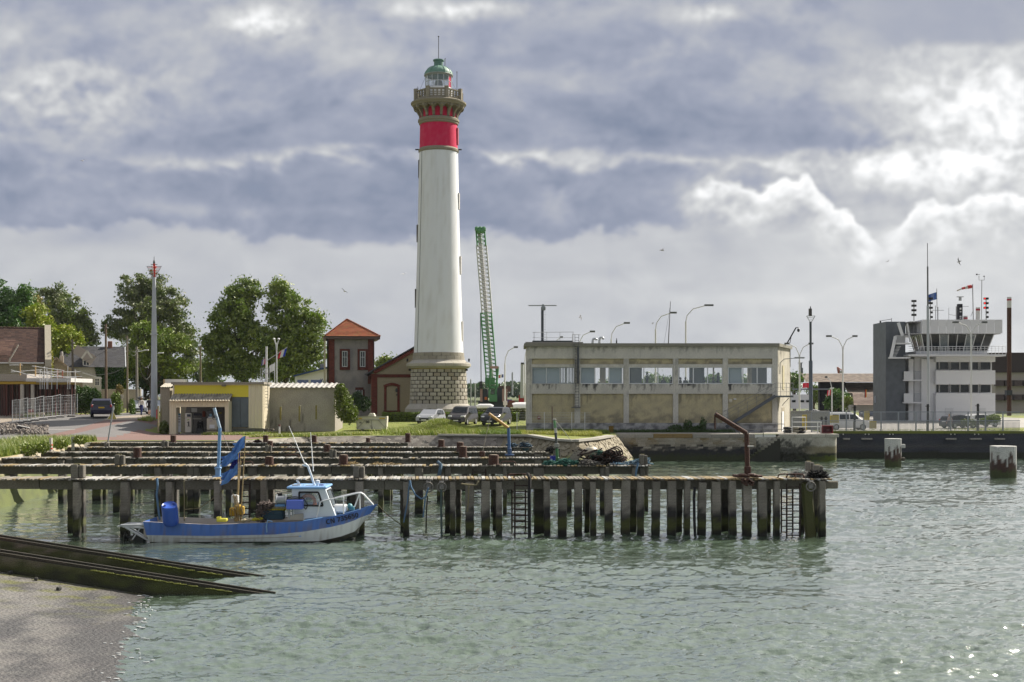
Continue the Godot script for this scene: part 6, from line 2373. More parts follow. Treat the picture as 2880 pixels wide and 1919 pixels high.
# lobes: [px, py, radius px x, radius px y]; the crown is made of leaf clumps spread through the lobes
func tree(label:String,d:float,base_px:float,lobes:Array,col:Color,leaves:int,size:float,opt:={})->void:
	var x0:=px(base_px,d)
	var o:=Vector3(x0,g(clampf(x0,-100,85),minf(d,250.0)),-d)
	var t:=thing("tree",label,"tree",o,opt.get("group","trees behind the harbour"))
	var s:=d/F
	var cl:=[]
	var tot:=0.0
	for l in lobes:tot+=l[2]*l[3]
	var nc:int=opt.get("clumps",90)
	for l in lobes:
		var m:=maxi(int(nc*l[2]*l[3]/tot),2)
		for k in m:
			var dir:=Vector3(rng.randfn(),rng.randfn(),rng.randfn()).normalized()
			var r:=pow(rng.randf(),0.42)*0.88
			var c:=Vector3(px(l[0],d),py(l[1],d),-d)+dir*r*Vector3(l[2]*s,l[3]*s,minf(l[2],l[3])*s)
			cl.append([c,rr(0.55,1.15)*opt.get("cr",1.0),rr(0.75,1.25)])
	# trunk and limbs reaching into the clumps
	var b:=MB.new()
	var top:=Vector3(px(lobes[0][0],d),py(lobes[0][1],d),-d)
	var r0:float=opt.get("trunk",0.32)
	var fork:=o.lerp(top,0.45)+Vector3(rr(-0.2,0.2),0,0)
	b.tube([o-Vector3.UP*0.3,o+Vector3.UP*0.6,fork,top],[r0*1.35,r0,r0*0.7,r0*0.25],8)
	for k in mini(cl.size(),34):
		var c:Vector3=cl[(k*7)%cl.size()][0]
		var st:=o.lerp(top,clampf(rr(0.3,0.8),0,1))
		if st.y>c.y-0.3:st=o.lerp(top,0.3)
		var mid:=st.lerp(c,0.5)+Vector3(0,0.35,0)
		b.tube([st,mid,c],[r0*0.28,r0*0.18,0.03],5)
	part("trunk",b,M.bark,t)
	var lv:=MB.new()
	var wind:Vector3=opt.get("wind",Vector3.ZERO)
	var per:=leaves/maxi(cl.size(),1)
	for c in cl:
		var cc:=Color(col.r*c[2],col.g*lerpf(c[2],1.0,0.3),col.b*c[2])*Color(2.1,1.85,1.8)
		if rng.randf()<opt.get("pale",0.0):cc=cc.lerp(Color(0.22,0.235,0.16),0.55)
		for k in per:
			var dir:=Vector3(rng.randfn(),rng.randfn()*0.75,rng.randfn())
			var q:Vector3=c[0]+dir*0.52*c[1]+wind*rng.randf()*dir.length()
			leafy(lv,q,size,cc,0.28)
	part("crown",lv,M.leaf,t)

func bush(called:String,label:String,cat:String,d:float,boxes:Array,col:Color,n:int,size:float,group:="")->void:
	# boxes: [px, py, rx px, ry px, depth m]; leaves through the volume, denser to its skin
	var b0:Array=boxes[0]
	var t:=thing(called,label,cat,at(b0[0],b0[1]+b0[3],d),group)
	var lv:=MB.new()
	var core:=MB.new()
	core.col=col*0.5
	var s:=d/F
	for e in boxes:
		var o:=at(e[0],e[1],d)
		core.tube([o+Vector3(0,-e[3]*s,0),o+Vector3(0,e[3]*s*0.4,0)],[0.06,0.02],5)
		for k in 6:
			var a:=TAU*k/6.0
			core.tube([o+Vector3(0,-e[3]*s*0.6,0),o+Vector3(cos(a)*e[2]*s*0.7,e[3]*s*rr(0.0,0.6),sin(a)*e[4]*0.6)],[0.035,0.012],4)
		for k in n:
			var dir:=Vector3(rng.randfn(),rng.randfn(),rng.randfn()).normalized()*pow(rng.randf(),0.28)
			var f:=1.0+0.35*nz2.get_noise_3d(dir.x*2.0+e[0],dir.y*2.0,dir.z*2.0)
			var q:=o+dir*f*Vector3(e[2]*s,e[3]*s,e[4])
			var cc:=col*(1.0+0.35*nz2.get_noise_3d(q.x*1.3,q.y*1.3,q.z*1.3))
			leafy(lv,q,size,cc,0.25)
	part("stems",core,M.bark,t)
	part("foliage",lv,M.leaf,t)

# clipped hedge between two ground points
func hedge(label:String,a:Vector3,c:Vector3,h:float,w:float,col:Color,n:int)->void:
	var t:=thing("hedge",label,"hedge",(a+c)*0.5,"clipped hedges")
	var b:=MB.new()
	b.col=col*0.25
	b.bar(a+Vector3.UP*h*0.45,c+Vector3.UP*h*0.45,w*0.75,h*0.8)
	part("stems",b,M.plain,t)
	b=MB.new()
	var u:=(c-a).normalized()
	var v:=Vector3(-u.z,0,u.x)
	for k in n:
		var p:=a.lerp(c,rng.randf())
		var e:=rng.randf()
		var q:=p+v*rr(-0.5,0.5)*w+Vector3.UP*h if e<0.45 else p+v*w*(0.5 if e<0.8 else-0.5)+Vector3.UP*rr(0.02,1.0)*h
		leafy(b,q+Vector3(rng.randfn(),rng.randfn(),rng.randfn())*0.04,0.085,col*(1.0+0.3*nz2.get_noise_2d(q.x,q.y*2.0)),0.3)
	part("foliage",b,M.leaf,t)

func grass(b:MB,x:float,d:float,h:float,col:Color,lean:=0.3)->void:
	var o:=Vector3(x,g(x,d)-0.02,-d)
	for k in 3:
		var a:=rng.randf()*TAU
		var hh:=h*rr(0.5,1.15)
		var tip:=o+Vector3(cos(a)*hh*lean-hh*0.25,hh,sin(a)*hh*lean)
		var sd:=Vector3(-sin(a),0,cos(a))*0.022
		b.col=col*rr(0.7,1.25)
		b.t3(o+sd,o-sd,tip)

func build_trees()->void:
	var dk:=Color(0.035,0.075,0.018)
	tree("dark green tree at the left edge of the picture",172,30,[[40,900,70,80],[60,850,42,50],[10,860,60,80]],Color(0.03,0.07,0.018),9000,0.27)
	tree("yellow-green acacia behind the stone house",152,165,[[160,960,60,60],[110,920,45,50],[190,1000,45,40],[95,880,30,30],[205,960,28,30]],Color(0.115,0.15,0.02),12000,0.2,{clumps=130,cr=0.8,trunk=0.2})
	tree("olive brown tree top between the dark tree and the poplar",180,80,[[85,860,38,34]],Color(0.10,0.10,0.025),2600,0.25,{clumps=30})
	var w:=Vector3(0.35,-0.1,0.0)
	tree("wind-blown poplar with pale leaf undersides left of the gap",188,190,[[175,890,70,72],[145,835,45,38],[215,930,48,55],[245,955,28,30]],Color(0.06,0.088,0.03),15000,0.24,{clumps=150,wind=w,pale=0.5,cr=0.85})
	tree("big wind-blown poplar behind the red-topped mast",192,440,[[410,880,95,100],[380,810,55,48],[470,850,60,60],[330,920,45,55],[510,940,42,80],[425,790,40,30],[525,1010,30,50]],Color(0.062,0.088,0.032),24000,0.25,{clumps=240,wind=w,pale=0.5,cr=0.9,trunk=0.45})
	tree("round yellow-green tree draped over the pole by the mast",166,430,[[425,980,75,75],[400,940,45,40],[475,980,55,70],[500,1030,42,50],[380,1010,42,60]],Color(0.078,0.115,0.02),15000,0.22,{clumps=150,cr=0.95})
	tree("dark understorey tree behind the utility poles",170,410,[[405,1060,55,45],[450,1080,50,40]],Color(0.02,0.042,0.012),4500,0.24,{clumps=50})
	tree("left of the two big green trees, bare trunk showing",174,690,[[665,880,75,80],[610,930,42,60],[690,820,50,42],[640,990,60,80],[595,960,30,40],[720,960,55,100],[690,1040,60,50],[610,1030,36,50]],Color(0.07,0.106,0.024),26000,0.25,{clumps=270,trunk=0.4})
	tree("right of the two big green trees, beside the brick tower",176,800,[[810,870,68,72],[790,820,45,40],[870,920,45,55],[830,990,60,75],[780,960,50,90],[898,910,20,22],[890,990,28,55],[800,1040,60,50],[860,1045,45,45]],Color(0.076,0.114,0.024),26000,0.25,{clumps=270,trunk=0.38})
	tree("tree seen through the beige building's third window",186,1830,[[1830,1085,40,36],[1870,1090,30,30]],Color(0.05,0.09,0.025),3500,0.26,{clumps=40})
	tree("tree seen through the beige building's fourth window",190,2010,[[2010,1085,34,36],[1960,1095,34,26]],Color(0.045,0.085,0.025),3200,0.26,{clumps=40})
	tree("tree seen through the beige building's fifth window",188,2110,[[2110,1085,30,36]],Color(0.05,0.09,0.025),2200,0.26,{clumps=24})
	tree("tree seen through the beige building's second window",192,1700,[[1705,1092,30,28]],Color(0.05,0.085,0.025),2000,0.26,{clumps=24})
	tree("pale distant tree between the mast's tree and the big pair",265,570,[[555,1040,40,40],[600,1055,30,35]],Color(0.055,0.085,0.04),4000,0.36,{clumps=40,cr=1.4})
	tree("small light tree between the brick tower and the lighthouse annex",200,1075,[[1075,1035,22,30],[1095,1020,12,20]],Color(0.09,0.125,0.03),2500,0.26,{clumps=24})
	tree("tree half hidden behind the beige building's right end",210,2234,[[2234,1075,16,32]],Color(0.05,0.09,0.025),2200,0.26,{clumps=22})
	tree("round dark tree in front of the thatched brown hall",190,2352,[[2350,1120,26,26],[2372,1128,18,24],[2338,1138,16,16]],Color(0.035,0.075,0.018),4500,0.22,{clumps=44,cr=0.8})
	tree("yellowish small tree right of the round dark tree",186,2388,[[2388,1130,12,22]],Color(0.085,0.115,0.02),1500,0.2,{clumps=14,cr=0.7})
	tree("tree seen under the brown hall's open roof",235,2290,[[2290,1100,14,16],[2298,1115,10,18]],Color(0.06,0.095,0.025),1800,0.26,{clumps=18})
	# far wooded ridge, one mass
	var b:=MB.new()
	for k in 26000:
		var u:=rng.randf()
		var d:=rr(620,900)
		var pxx:=lerpf(1180,1620,u)
		var top:=34.0+9.0*nz.get_noise_1d(pxx*0.012)+5.0*nz2.get_noise_1d(pxx*0.06)
		leafy(b,at(pxx,1112-top*pow(rng.randf(),0.6)+4,d),1.5,Color(0.045,0.08,0.03)*(1.0+0.4*nz2.get_noise_1d(pxx*0.1)),0.3)
	var wood:=part("wooded_ridge",b,M.leaf)
	wood.set_meta("label","hazy wooded ridge on the horizon behind the crane")
	wood.set_meta("category","wood")
	stuff(wood)
	# street hedges and shrubs
	bush("shrub","big dark green shrub right of the site fence","shrub",126,[[240,1125,34,38,1.4],[212,1110,20,26,1.0],[262,1120,22,26,1.0]],Color(0.05,0.10,0.018),2600,0.13)
	bush("shrub","climber-covered garden gatepost beside the blue off-roader","shrub",124,[[330,1140,14,34,0.7],[322,1125,10,20,0.5]],Color(0.13,0.185,0.03),1500,0.1)
	bush("shrub","small orange-tipped conical shrub over the garden wall","shrub",138,[[336,1098,10,16,0.6]],Color(0.14,0.105,0.03),900,0.1)
	bush("shrub","clipped green hedge block behind the utility pole","shrub",128,[[371,1145,8,24,0.6]],Color(0.075,0.125,0.022),900,0.1)
	bush("shrub","flowering yellow-green shrub at the grey shed's end","shrub",110,[[966,1140,26,44,1.0],[958,1105,16,26,0.7],[985,1165,22,26,0.9]],Color(0.13,0.165,0.03),2600,0.11)
	bush("shrub","dark shrub in front of the brick tower's door","shrub",126,[[1020,1135,24,22,1.0],[1005,1120,14,16,0.7]],Color(0.03,0.06,0.018),1500,0.12)
	bush("shrub","leafy weeds at the left edge of the near bank","weeds",72,[[75,1266,34,20,1.0],[120,1258,18,16,0.7]],Color(0.15,0.19,0.03),700,0.09)
	bush("shrub","weeds between the ringed post and the gauge board","weeds",78,[[172,1250,16,14,0.7],[226,1238,16,12,0.6]],Color(0.16,0.19,0.03),600,0.09)
	bush("shrub","bushes left of the fuel shed's wall","shrub",106.5,[[460,1205,14,20,0.7]],Color(0.09,0.12,0.02),1300,0.09)
	bush("shrub","weeds against the beige building's base, right half","weeds",112.2,[[1900,1207,22,12,0.4],[1935,1200,14,20,0.4],[1977,1198,10,24,0.4],[1960,1208,16,10,0.4]],Color(0.04,0.085,0.02),500,0.09)
	bush("shrub","round bush on the lock lawn by the white car","shrub",128,[[2795,1178,20,12,0.8],[2770,1186,14,9,0.6]],Color(0.13,0.17,0.03),1200,0.1)
	bush("shrub","low bush on the lock lawn by the lamp post","shrub",126,[[2725,1188,22,10,0.7]],Color(0.10,0.12,0.03),900,0.1)
	hedge("bright clipped hedge in front of the lighthouse",Vector3(px(1075,128),g(px(1075,128),128),-128),Vector3(px(1460,128),g(px(1460,128),128),-128),0.92,0.9,Color(0.12,0.17,0.02),9000)
	hedge("taller brownish hedge behind the parked cars, right of the lighthouse",Vector3(px(1330,134),2.9,-134),Vector3(px(1478,134),2.9,-134),1.25,1.0,Color(0.07,0.075,0.025),5000)
	# grass: tufts on the mounds and rough edges
	b=MB.new()
	var gc:=[Color(0.26,0.30,0.055),Color(0.38,0.35,0.11),Color(0.17,0.22,0.04),Color(0.40,0.36,0.16)]
	for k in 13000:
		var x:=rng.randfn()*1.9-6.2
		var d:=108.5+rng.randfn()*2.0
		if d>103.9:grass(b,x,d,0.5,gc[rng.randi_range(0,3)].lerp(gc[0],0.3))
	for k in 6000:
		var x:=rr(-2.0,7.5)
		var d:=rr(100.5,107.0)
		if d>104.0 or x>3.8:grass(b,x,d,0.4 if nz2.get_noise_2d(x*0.5,d*0.5)>0.0 else 0.15,gc[1] if x>0 else gc[0])
	for k in 3000:
		var x:=rr(-2.5,0.8)
		grass(b,x,rr(102.9,106.0),0.4,gc[2])
	for k in 7000:
		var x:=rr(-22,9)
		var d:=rr(104,127)
		grass(b,x,d,0.07,gc[0])
	for k in 2600:grass(b,rr(-21,-16),rr(100.0,103.5),0.25,gc[rng.randi_range(0,2)])
	for k in 1800:grass(b,rr(-26,-20.5),rr(104.0,106.2),0.28,gc[rng.randi_range(0,2)])
	for k in 2400:
		var u:=rng.randf()
		grass(b,lerpf(-20.5,-12.0,u)+rr(-0.3,0.3),lerpf(97.5,104.2,u)+rr(0.5,2.0),0.3,gc[rng.randi_range(0,3)])
	for k in 2600:
		grass(b,rr(2.0,8.5),rr(107.6,111.5),0.35,gc[2])
	for k in 1500:grass(b,rr(9.0,20.0),rr(111.2,112.8),0.35,Color(0.05,0.09,0.02))
	for k in 9000:
		var d:=rr(64,91)
		var sx:=0.0
		for i in range(3,5):
			if d>=SHORE[i][1] and d<=SHORE[i+1][1]:sx=lerpf(SHORE[i][0],SHORE[i+1][0],(d-SHORE[i][1])/(SHORE[i+1][1]-SHORE[i][1]))
		if sx==0.0:sx=-30.2
		grass(b,sx-pow(rng.randf(),1.5)*5.5-0.1,d,0.55 if nz2.get_noise_2d(d*0.35,4.0)>0.0 else 0.3,gc[rng.randi_range(0,2)].lerp(Color(0.13,0.18,0.02),0.4))
	for k in 3000:grass(b,rr(30,62),rr(113.5,130),0.14,gc[0])
	for k in 900:grass(b,rr(-46.5,-44.4),rr(116,124),0.4,gc[0])
	for k in 500:grass(b,rr(-33.8,-32.6),rr(112,120),0.35,gc[0])
	var gr:=part("grass",b,M.leaf)
	gr.set_meta("label","rough yellow-green grass on the banks and lawns")
	gr.set_meta("category","grass")
	stuff(gr)

# ---------- fuel shed, brick tower, annex, mast, skip ----------
func lettering(p:Node3D,text:String,height:float,xf:Transform3D,m:Material,font:="Droid Sans",bold:=false)->void:
	var tm:=TextMesh.new()
	var f:=SystemFont.new()
	f.font_names=PackedStringArray([font])
	if bold:f.font_weight=700
	tm.font=f
	tm.text=text
	tm.font_size=64
	tm.pixel_size=height/46.0
	tm.depth=0.01
	var o:=MeshInstance3D.new()
	o.name="lettering"
	o.mesh=tm
	o.material_override=m
	o.transform=Transform3D(xf.basis,xf.origin-origin_of(p))
	p.add_child(o,true)

func ribbed(b:MB,x0:float,x1:float,y0:float,y1:float,z:float,pitch:float,dep:float,c0:Color,seed_:float)->void:
	# upright ribbed cladding: flat pans with raised ribs
	var n:=maxi(int((x1-x0)/pitch),1)
	var w:=(x1-x0)/n
	for k in n:
		var xa:=x0+k*w
		var pts:=[[0.0,0.0],[0.62,0.0],[0.7,dep],[0.92,dep],[1.0,0.0]]
		for i in 4:
			b.col=c0*(1.0+0.07*nz2.get_noise_2d(xa*2.0+i,seed_))
			b.q4(Vector3(xa+pts[i][0]*w,y0,z+pts[i][1]),Vector3(xa+pts[i+1][0]*w,y0,z+pts[i+1][1]),Vector3(xa+pts[i+1][0]*w,y1,z+pts[i+1][1]),Vector3(xa+pts[i][0]*w,y1,z+pts[i][1]))

func fibro(b:MB,o:Vector3,u:Vector3,w:Vector3,waves:int,amp:float,c0:Color,c1:Color)->void:
	var rows:=[]
	var cols:=[]
	var nr:=u.cross(w).normalized()
	for j in 5:
		var r:=PackedVector3Array()
		var c:=PackedColorArray()
		for i in waves*6+1:
			var s:=float(i)/(waves*6)
			var p:=o+u*s+w*(j/4.0)+nr*sin(s*waves*TAU)*amp
			r.append(p)
			c.append(c0.lerp(c1,clampf(nz.get_noise_3d(p.x*1.5,p.y*3.0,p.z)+0.45,0.0,1.0)))
		rows.append(r); cols.append(c)
	b.sheet(rows,cols)

func build_sheds()->void:
	var D:=106.0
	var Y:=func(p:float)->float:return py(p,D)
	var t:=thing("fuel_shed","cream ribbed fuel shed with a yellow fascia and an open pump bay","shed",at(590,1222,D))
	var cream:=Color(0.66,0.585,0.43)
	var yb:=2.25
	# main volume behind
	var b:=MB.new()
	b.col=cream*0.9
	b.span(Vector3(px(478,D),yb,-D-4.2),Vector3(px(731,D),Y.call(1080.0),-D-3.4))
	b.span(Vector3(px(645,D),yb+0.5,-D-3.4),Vector3(px(732,D),Y.call(1081.0),-D-1.3))
	part("wall",b,M.stone,t)
	b=paint(Color(0.33,0.30,0.25))
	b.span(Vector3(px(472,D),Y.call(1081.0),-D-4.4),Vector3(px(736,D),Y.call(1074.5),-D-0.9))
	part("roof",b,M.stone,t)
	b=paint(Color(0.64,0.55,0.05))
	b.span(Vector3(px(479,D),Y.call(1110.0),-D-1.25),Vector3(px(644,D),Y.call(1083.5),-D-1.12))
	b.span(Vector3(px(644,D),Y.call(1117.0),-D-1.25),Vector3(px(691,D),Y.call(1083.5),-D-1.12))
	part("fascia",b,M.plain,t)
	b=MB.new()
	b.col=cream
	b.span(Vector3(px(476,D),yb,-D-1.28),Vector3(px(480,D),Y.call(1081.0),-D-1.05))
	b.span(Vector3(px(476,D),Y.call(1083.5),-D-1.28),Vector3(px(692,D),Y.call(1080.5),-D-1.05))
	part("trim",b,M.plain,t)
	b=MB.new()
	ribbed(b,px(691,D),px(732,D),Y.call(1206.0),Y.call(1081.0),-D-1.1,0.27,0.05,Color(0.66,0.60,0.45),3.0)
	part("cladding",b,M.plain,t)
	b=paint(Color(0.105,0.13,0.155))
	for k in 2:
		var xa:=px(643.5+k*23.7,D)
		b.bev(Vector3(xa+0.36,(Y.call(1118.0)+Y.call(1203.0))*0.5,-D-1.16),Vector3(0.70,Y.call(1118.0)-Y.call(1203.0),0.08),0.012)
	part("door",b,M.paint,t)
	b=paint(Color(0.16,0.155,0.14))
	b.span(Vector3(px(643,D),yb,-D-1.4),Vector3(px(733,D),Y.call(1206.5),-D-1.14))
	part("footing",b,M.stone,t)
	# pump bay: posts, header, roof of profiled sheet
	b=MB.new()
	ribbed(b,px(475,D),px(495,D),yb,Y.call(1129.0),-D,0.2,0.035,cream,1.0)
	ribbed(b,px(495,D),px(631,D),Y.call(1145.0),Y.call(1129.0),-D,0.2,0.035,cream,2.0)
	ribbed(b,px(631,D),px(643,D),yb,Y.call(1129.0),-D,0.2,0.035,cream,5.0)
	b.col=cream*0.8
	for e in [[495,494],[631,632]]:
		b.span(Vector3(px(e[0],D),yb,-D-1.2),Vector3(px(e[1],D),Y.call(1146.0),-D))
	b.span(Vector3(px(475,D),yb,-D-1.2),Vector3(px(476,D),Y.call(1129.0),-D))
	b.span(Vector3(px(642,D),yb,-D-1.2),Vector3(px(643,D),Y.call(1129.0),-D))
	part("pump_bay_front",b,M.plain,t)
	b=MB.new()
	fibro(b,at(474,1128,D-0.25),Vector3(px(644,D)-px(474,D),0,0),Vector3(0,Y.call(1108.0)-Y.call(1128.0),-1.35),22,0.045,Color(0.50,0.46,0.38),Color(0.17,0.15,0.13))
	part("pump_bay_roof",b,M.stone,t)
	b=paint(Color(0.62,0.55,0.42))
	for k in 22:b.lathe([Vector2(0.11,-0.02),Vector2(0.11,0.05),Vector2(0.07,0.09)],at(475+k*7.8+3,1128,D-0.27),8)
	part("eave_caps",b,M.plain,t)
	b=paint(Color(0.33,0.31,0.28))
	b.span(Vector3(px(495,D),yb,-D-3.3),Vector3(px(631,D),yb+0.1,-D-0.05))
	part("floor",b,M.stone,t)
	b=paint(Color(0.25,0.235,0.22))
	b.span(Vector3(px(495,D),yb,-D-3.38),Vector3(px(631,D),Y.call(1129.0),-D-3.3))
	part("back_panel",b,M.stone,t)
	b=paint(Color(0.17,0.15,0.11))
	b.bev(at(629,1084.5,D+0.9),Vector3(0.34,0.16,0.3),0.03)
	part("lamp_box",b,M.plain,t)
	# side annex to the left with its own sheet roof
	b=paint(Color(0.42,0.37,0.29))
	b.span(Vector3(px(450,D+3),yb,-D-9),Vector3(px(477,D+3),py(1092,D+3),-D-3))
	part("annex",b,M.stone,t)
	b=MB.new()
	fibro(b,at(449,1089,D+2.8),Vector3(0.95,0,0),Vector3(0,0.35,-1.6),6,0.03,Color(0.5,0.47,0.4),Color(0.4,0.37,0.3))
	part("annex_roof",b,M.stone,t)
	b=paint(Color(0.66,0.64,0.60))
	bxp(b,459,517,1067,1080,D+8,D+9)
	b.col=Color(0.5,0.36,0.2)
	bxp(b,459,463,1067,1080,D+7.95,D+8)
	part("roof_box",b,M.plain,t)
	# what stands in the bay
	var pm:=thing("fuel_pump","white fuel pump with a screen and a large black figure 1","fuel pump",at(530,1220,D+0.6))
	b=paint(Color(0.50,0.47,0.40))
	b.bev(at(530,1195,D+0.6),Vector3(0.54,1.34,0.4),0.04)
	part("body",b,M.plain,pm)
	b=paint(Color(0.58,0.56,0.50))
	b.bev(at(529.5,1169,D+0.55),Vector3(0.52,0.38,0.42),0.05)
	part("head",b,M.plain,pm)
	b=paint(Color(0.02,0.03,0.05))
	b.box(at(530.5,1169,D+0.32),Vector3(0.32,0.22,0.02))
	part("screen",b,M.gloss,pm)
	b=paint(Color(0.16,0.32,0.03))
	b.bev(at(529,1181,D+0.38),Vector3(0.16,0.06,0.02),0.008,Basis(Vector3(0,0,1),0.3))
	part("green_mark",b,M.plain,pm)
	lettering(pm,"1",0.42,Transform3D(Basis(),at(530,1193,D+0.37)),M.black,"Droid Serif",true)
	b=paint(Color(0.02,0.02,0.02))
	b.tube([at(541,1165,D+0.5),at(543,1190,D+0.3),at(539,1215,D+0.2),at(546,1222,D+0.1),at(553,1214,D+0.3)],0.03,6)
	part("hose",b,M.rubber,pm)
	pm=thing("card_terminal","pale card terminal with a notice beside the blue davit","fuel pump",at(597,1218,D+0.6))
	b=paint(Color(0.47,0.43,0.35))
	b.bev(at(597,1193,D+0.6),Vector3(0.88,0.98,0.4),0.03)
	b.col=Color(0.05,0.05,0.05)
	b.bev(at(597,1165,D+0.7),Vector3(0.88,0.62,0.4),0.03)
	b.col=Color(0.30,0.24,0.18)
	b.bev(at(597,1217,D+0.6),Vector3(0.86,0.34,0.4),0.03)
	part("body",b,M.plain,pm)
	b=paint(Color(0.6,0.6,0.62))
	b.box(at(596,1200,D+0.36),Vector3(0.44,0.32,0.015))
	b.col=Color(0.40,0.35,0.34)
	b.box(at(593,1184,D+0.37),Vector3(0.22,0.18,0.01))
	part("notice",b,M.plain,pm)
	b=paint(Color(0.12,0.22,0.30))
	b.bev(at(592,1168,D+0.44),Vector3(0.2,0.22,0.06),0.02)
	b.col=Color(0.55,0.55,0.58)
	b.bev(at(591,1174,D+0.42),Vector3(0.36,0.08,0.08),0.02)
	part("keypad",b,M.plain,pm)
	pm=thing("price_column","narrow white notice column at the left of the pump bay","sign",at(504,1218,D+0.7))
	b=paint(Color(0.5,0.53,0.56))
	b.bev(at(504,1190,D+0.7),Vector3(0.27,1.64,0.1),0.015)
	part("panel",b,M.plain,pm)
	b=MB.new()
	for e in [[1166,0.14,Color(0.05,0.16,0.22)],[1172,0.08,Color(0.1,0.12,0.14)],[1180,0.12,Color(0.25,0.25,0.25)],[1187,0.12,Color(0.25,0.25,0.25)],[1197,0.02,Color(0.2,0.2,0.2)]]:
		b.col=e[2]
		b.box(at(504,e[0],D+0.63),Vector3(0.16,e[1],0.01))
	part("print",b,M.plain,pm)
	pm=thing("hose_reel","black hose reel on the floor between the pumps","hose reel",at(563,1220,D+1.2))
	b=MB.new()
	b.lathe([Vector2(0.1,-0.2),Vector2(0.36,-0.2),Vector2(0.36,-0.14),Vector2(0.26,-0.12),Vector2(0.26,0.12),Vector2(0.36,0.14),Vector2(0.36,0.2),Vector2(0.1,0.2)],Vector3.ZERO,18)
	var rl:=part("drum",b,M.rubber,pm,true)
	rl.transform=Transform3D(Basis(Vector3(0,0,1),PI*0.5),Vector3(0,0.72,0))
	b=paint(Color(0.04,0.04,0.04))
	b.bev(at(563,1212,D+1.2),Vector3(0.6,0.5,0.4),0.04)
	part("stand",b,M.plain,pm)
	pm=thing("notice_board","notices and brown picture pinned at the back of the pump bay","sign",at(560,1165,D+3.2))
	b=MB.new()
	for e in [[546,1154,0.5,0.35,Color(0.6,0.6,0.58)],[556,1166,0.7,0.2,Color(0.05,0.05,0.07)],[573,1165,0.25,0.5,Color(0.20,0.05,0.03)],[553,1178,0.8,0.12,Color(0.45,0.43,0.38)],[528,1158,0.4,0.3,Color(0.25,0.22,0.2)],[618,1162,0.3,0.12,Color(0.45,0.38,0.05)]]:
		b.col=e[4]
		b.box(at(e[0],e[1],D+3.26),Vector3(e[2],e[3],0.03))
	stuff(part("pinned_sheets",b,M.plain,pm))
	# grey shed to the right with its sheet roof, and the posts before it
	D=111.0
	t=thing("grey_shed","low grey rendered shed with a ribbed white sheet roof","shed",at(840,1190,D))
	b=MB.new()
	var gx0:=px(740,D)
	var gx1:=px(942,D)
	wall_grid(b,Vector3(gx0,2.4,-D),Vector3(gx1-gx0,0,0),Vector3(0,py(1090,D)-2.4,0),0.16,func(p:Vector3,_u:float,v:float)->Color:
		var f:=nz.get_noise_2d(p.x*0.6,p.y*0.8)
		return Color(0.47,0.44,0.37).lerp(Color(0.39,0.365,0.32),clampf(f+0.4,0.0,1.0)).lerp(Color(0.07,0.065,0.06),clampf((nz2.get_noise_2d(p.x*6.0,p.y*0.5)-0.35+(0.45-v)*0.9)*2.2,0.0,1.0)*0.75*sst(-16.5,-18.0,p.x+1.0)))
	b.col=Color(0.36,0.33,0.28)
	b.q4(Vector3(gx1,2.4,-D),Vector3(gx1,2.4,-D-5),Vector3(gx1,py(1090,D),-D-5),Vector3(gx1,py(1090,D),-D))
	part("wall",b,M.stone,t)
	b=MB.new()
	fibro(b,Vector3(gx0-0.2,py(1090,D),-D+0.25),Vector3(gx1-gx0+0.3,0,0),Vector3(0,0.42,-3.0),15,0.05,Color(0.52,0.50,0.47),Color(0.20,0.19,0.18))
	part("roof",b,M.stone,t)
	for k in 15:
		b=paint(Color(0.56,0.54,0.50))
		b.bev(Vector3(gx0+0.1+k*0.44,py(1086,D),-D-0.6),Vector3(0.1,0.07,2.1),0.02,Basis(Vector3.RIGHT,0.14))
		part("roof_rib",b,M.stone,t)
	for e in [[738,1147,1200,"leftmost"],[789,1145,1182,"second"],[842,1143,1186,"third"],[889,1141,1180,"rightmost"]]:
		var pst:=thing("fence_post","lichen-yellow concrete fence post before the grey shed, %s of four"%e[3],"post",at(e[0],e[2],D-2),"concrete fence posts")
		b=paint(Color(0.25,0.215,0.07))
		b.bev(at(e[0],(e[1]+e[2])*0.5,D-2),Vector3(0.14,(e[2]-e[1])*(D-2)/F,0.14),0.02)
		part("shaft",b,M.stone,pst)
		b=paint(Color(0.25,0.24,0.15))
		b.bev(at(e[0],e[1],D-2)+Vector3(0.03,0.02,0),Vector3(0.16,0.08,0.15),0.03)
		part("head",b,M.stone,pst)
	# roof ladder with cage and flagpoles
	t=thing("access_ladder","grey steel ladder with a railed top between the two sheds","ladder",at(745,1150,108))
	b=paint(Color(0.20,0.21,0.21))
	for x in [737.0,753.0]:b.tube([at(x,1150,108),at(x,1035,108)],0.03,5)
	for k in 9:b.tube([at(737,1146-k*9,108),at(753,1146-k*9,108)],0.02,4)
	for yy in [1036.0,1050.0,1070.0]:b.tube([at(732,yy,108.5),at(758,yy,108.5)],0.022,4)
	for x in [732.0,745.0,758.0]:b.tube([at(x,1075,108.5),at(x,1036,108.5)],0.022,4)
	part("rails",b,M.plain,t)
	for e in [["white",749,975,1075,0.09,112.0,"thick white flag mast standing above the grey shed's ladder"],["white",772,1020,1078,0.035,115.0,"short flagpole carrying the white flag"]]:
		t=thing("flag_pole",e[6],"flagpole",at(e[1],e[3],e[5]),"flagpoles above the sheds")
		b=paint(Color(0.55,0.56,0.57))
		b.tube([at(e[1],e[3]+40,e[5]),at(e[1],e[2],e[5])],e[4],8)
		part("pole",b,M.plain,t)
		if e[5]==112.0:
			b=paint(Color(0.45,0.45,0.45))
			b.tube([at(750,1015,112),at(808,977,112)],0.03,5)
			part("gaff",b,M.plain,t)
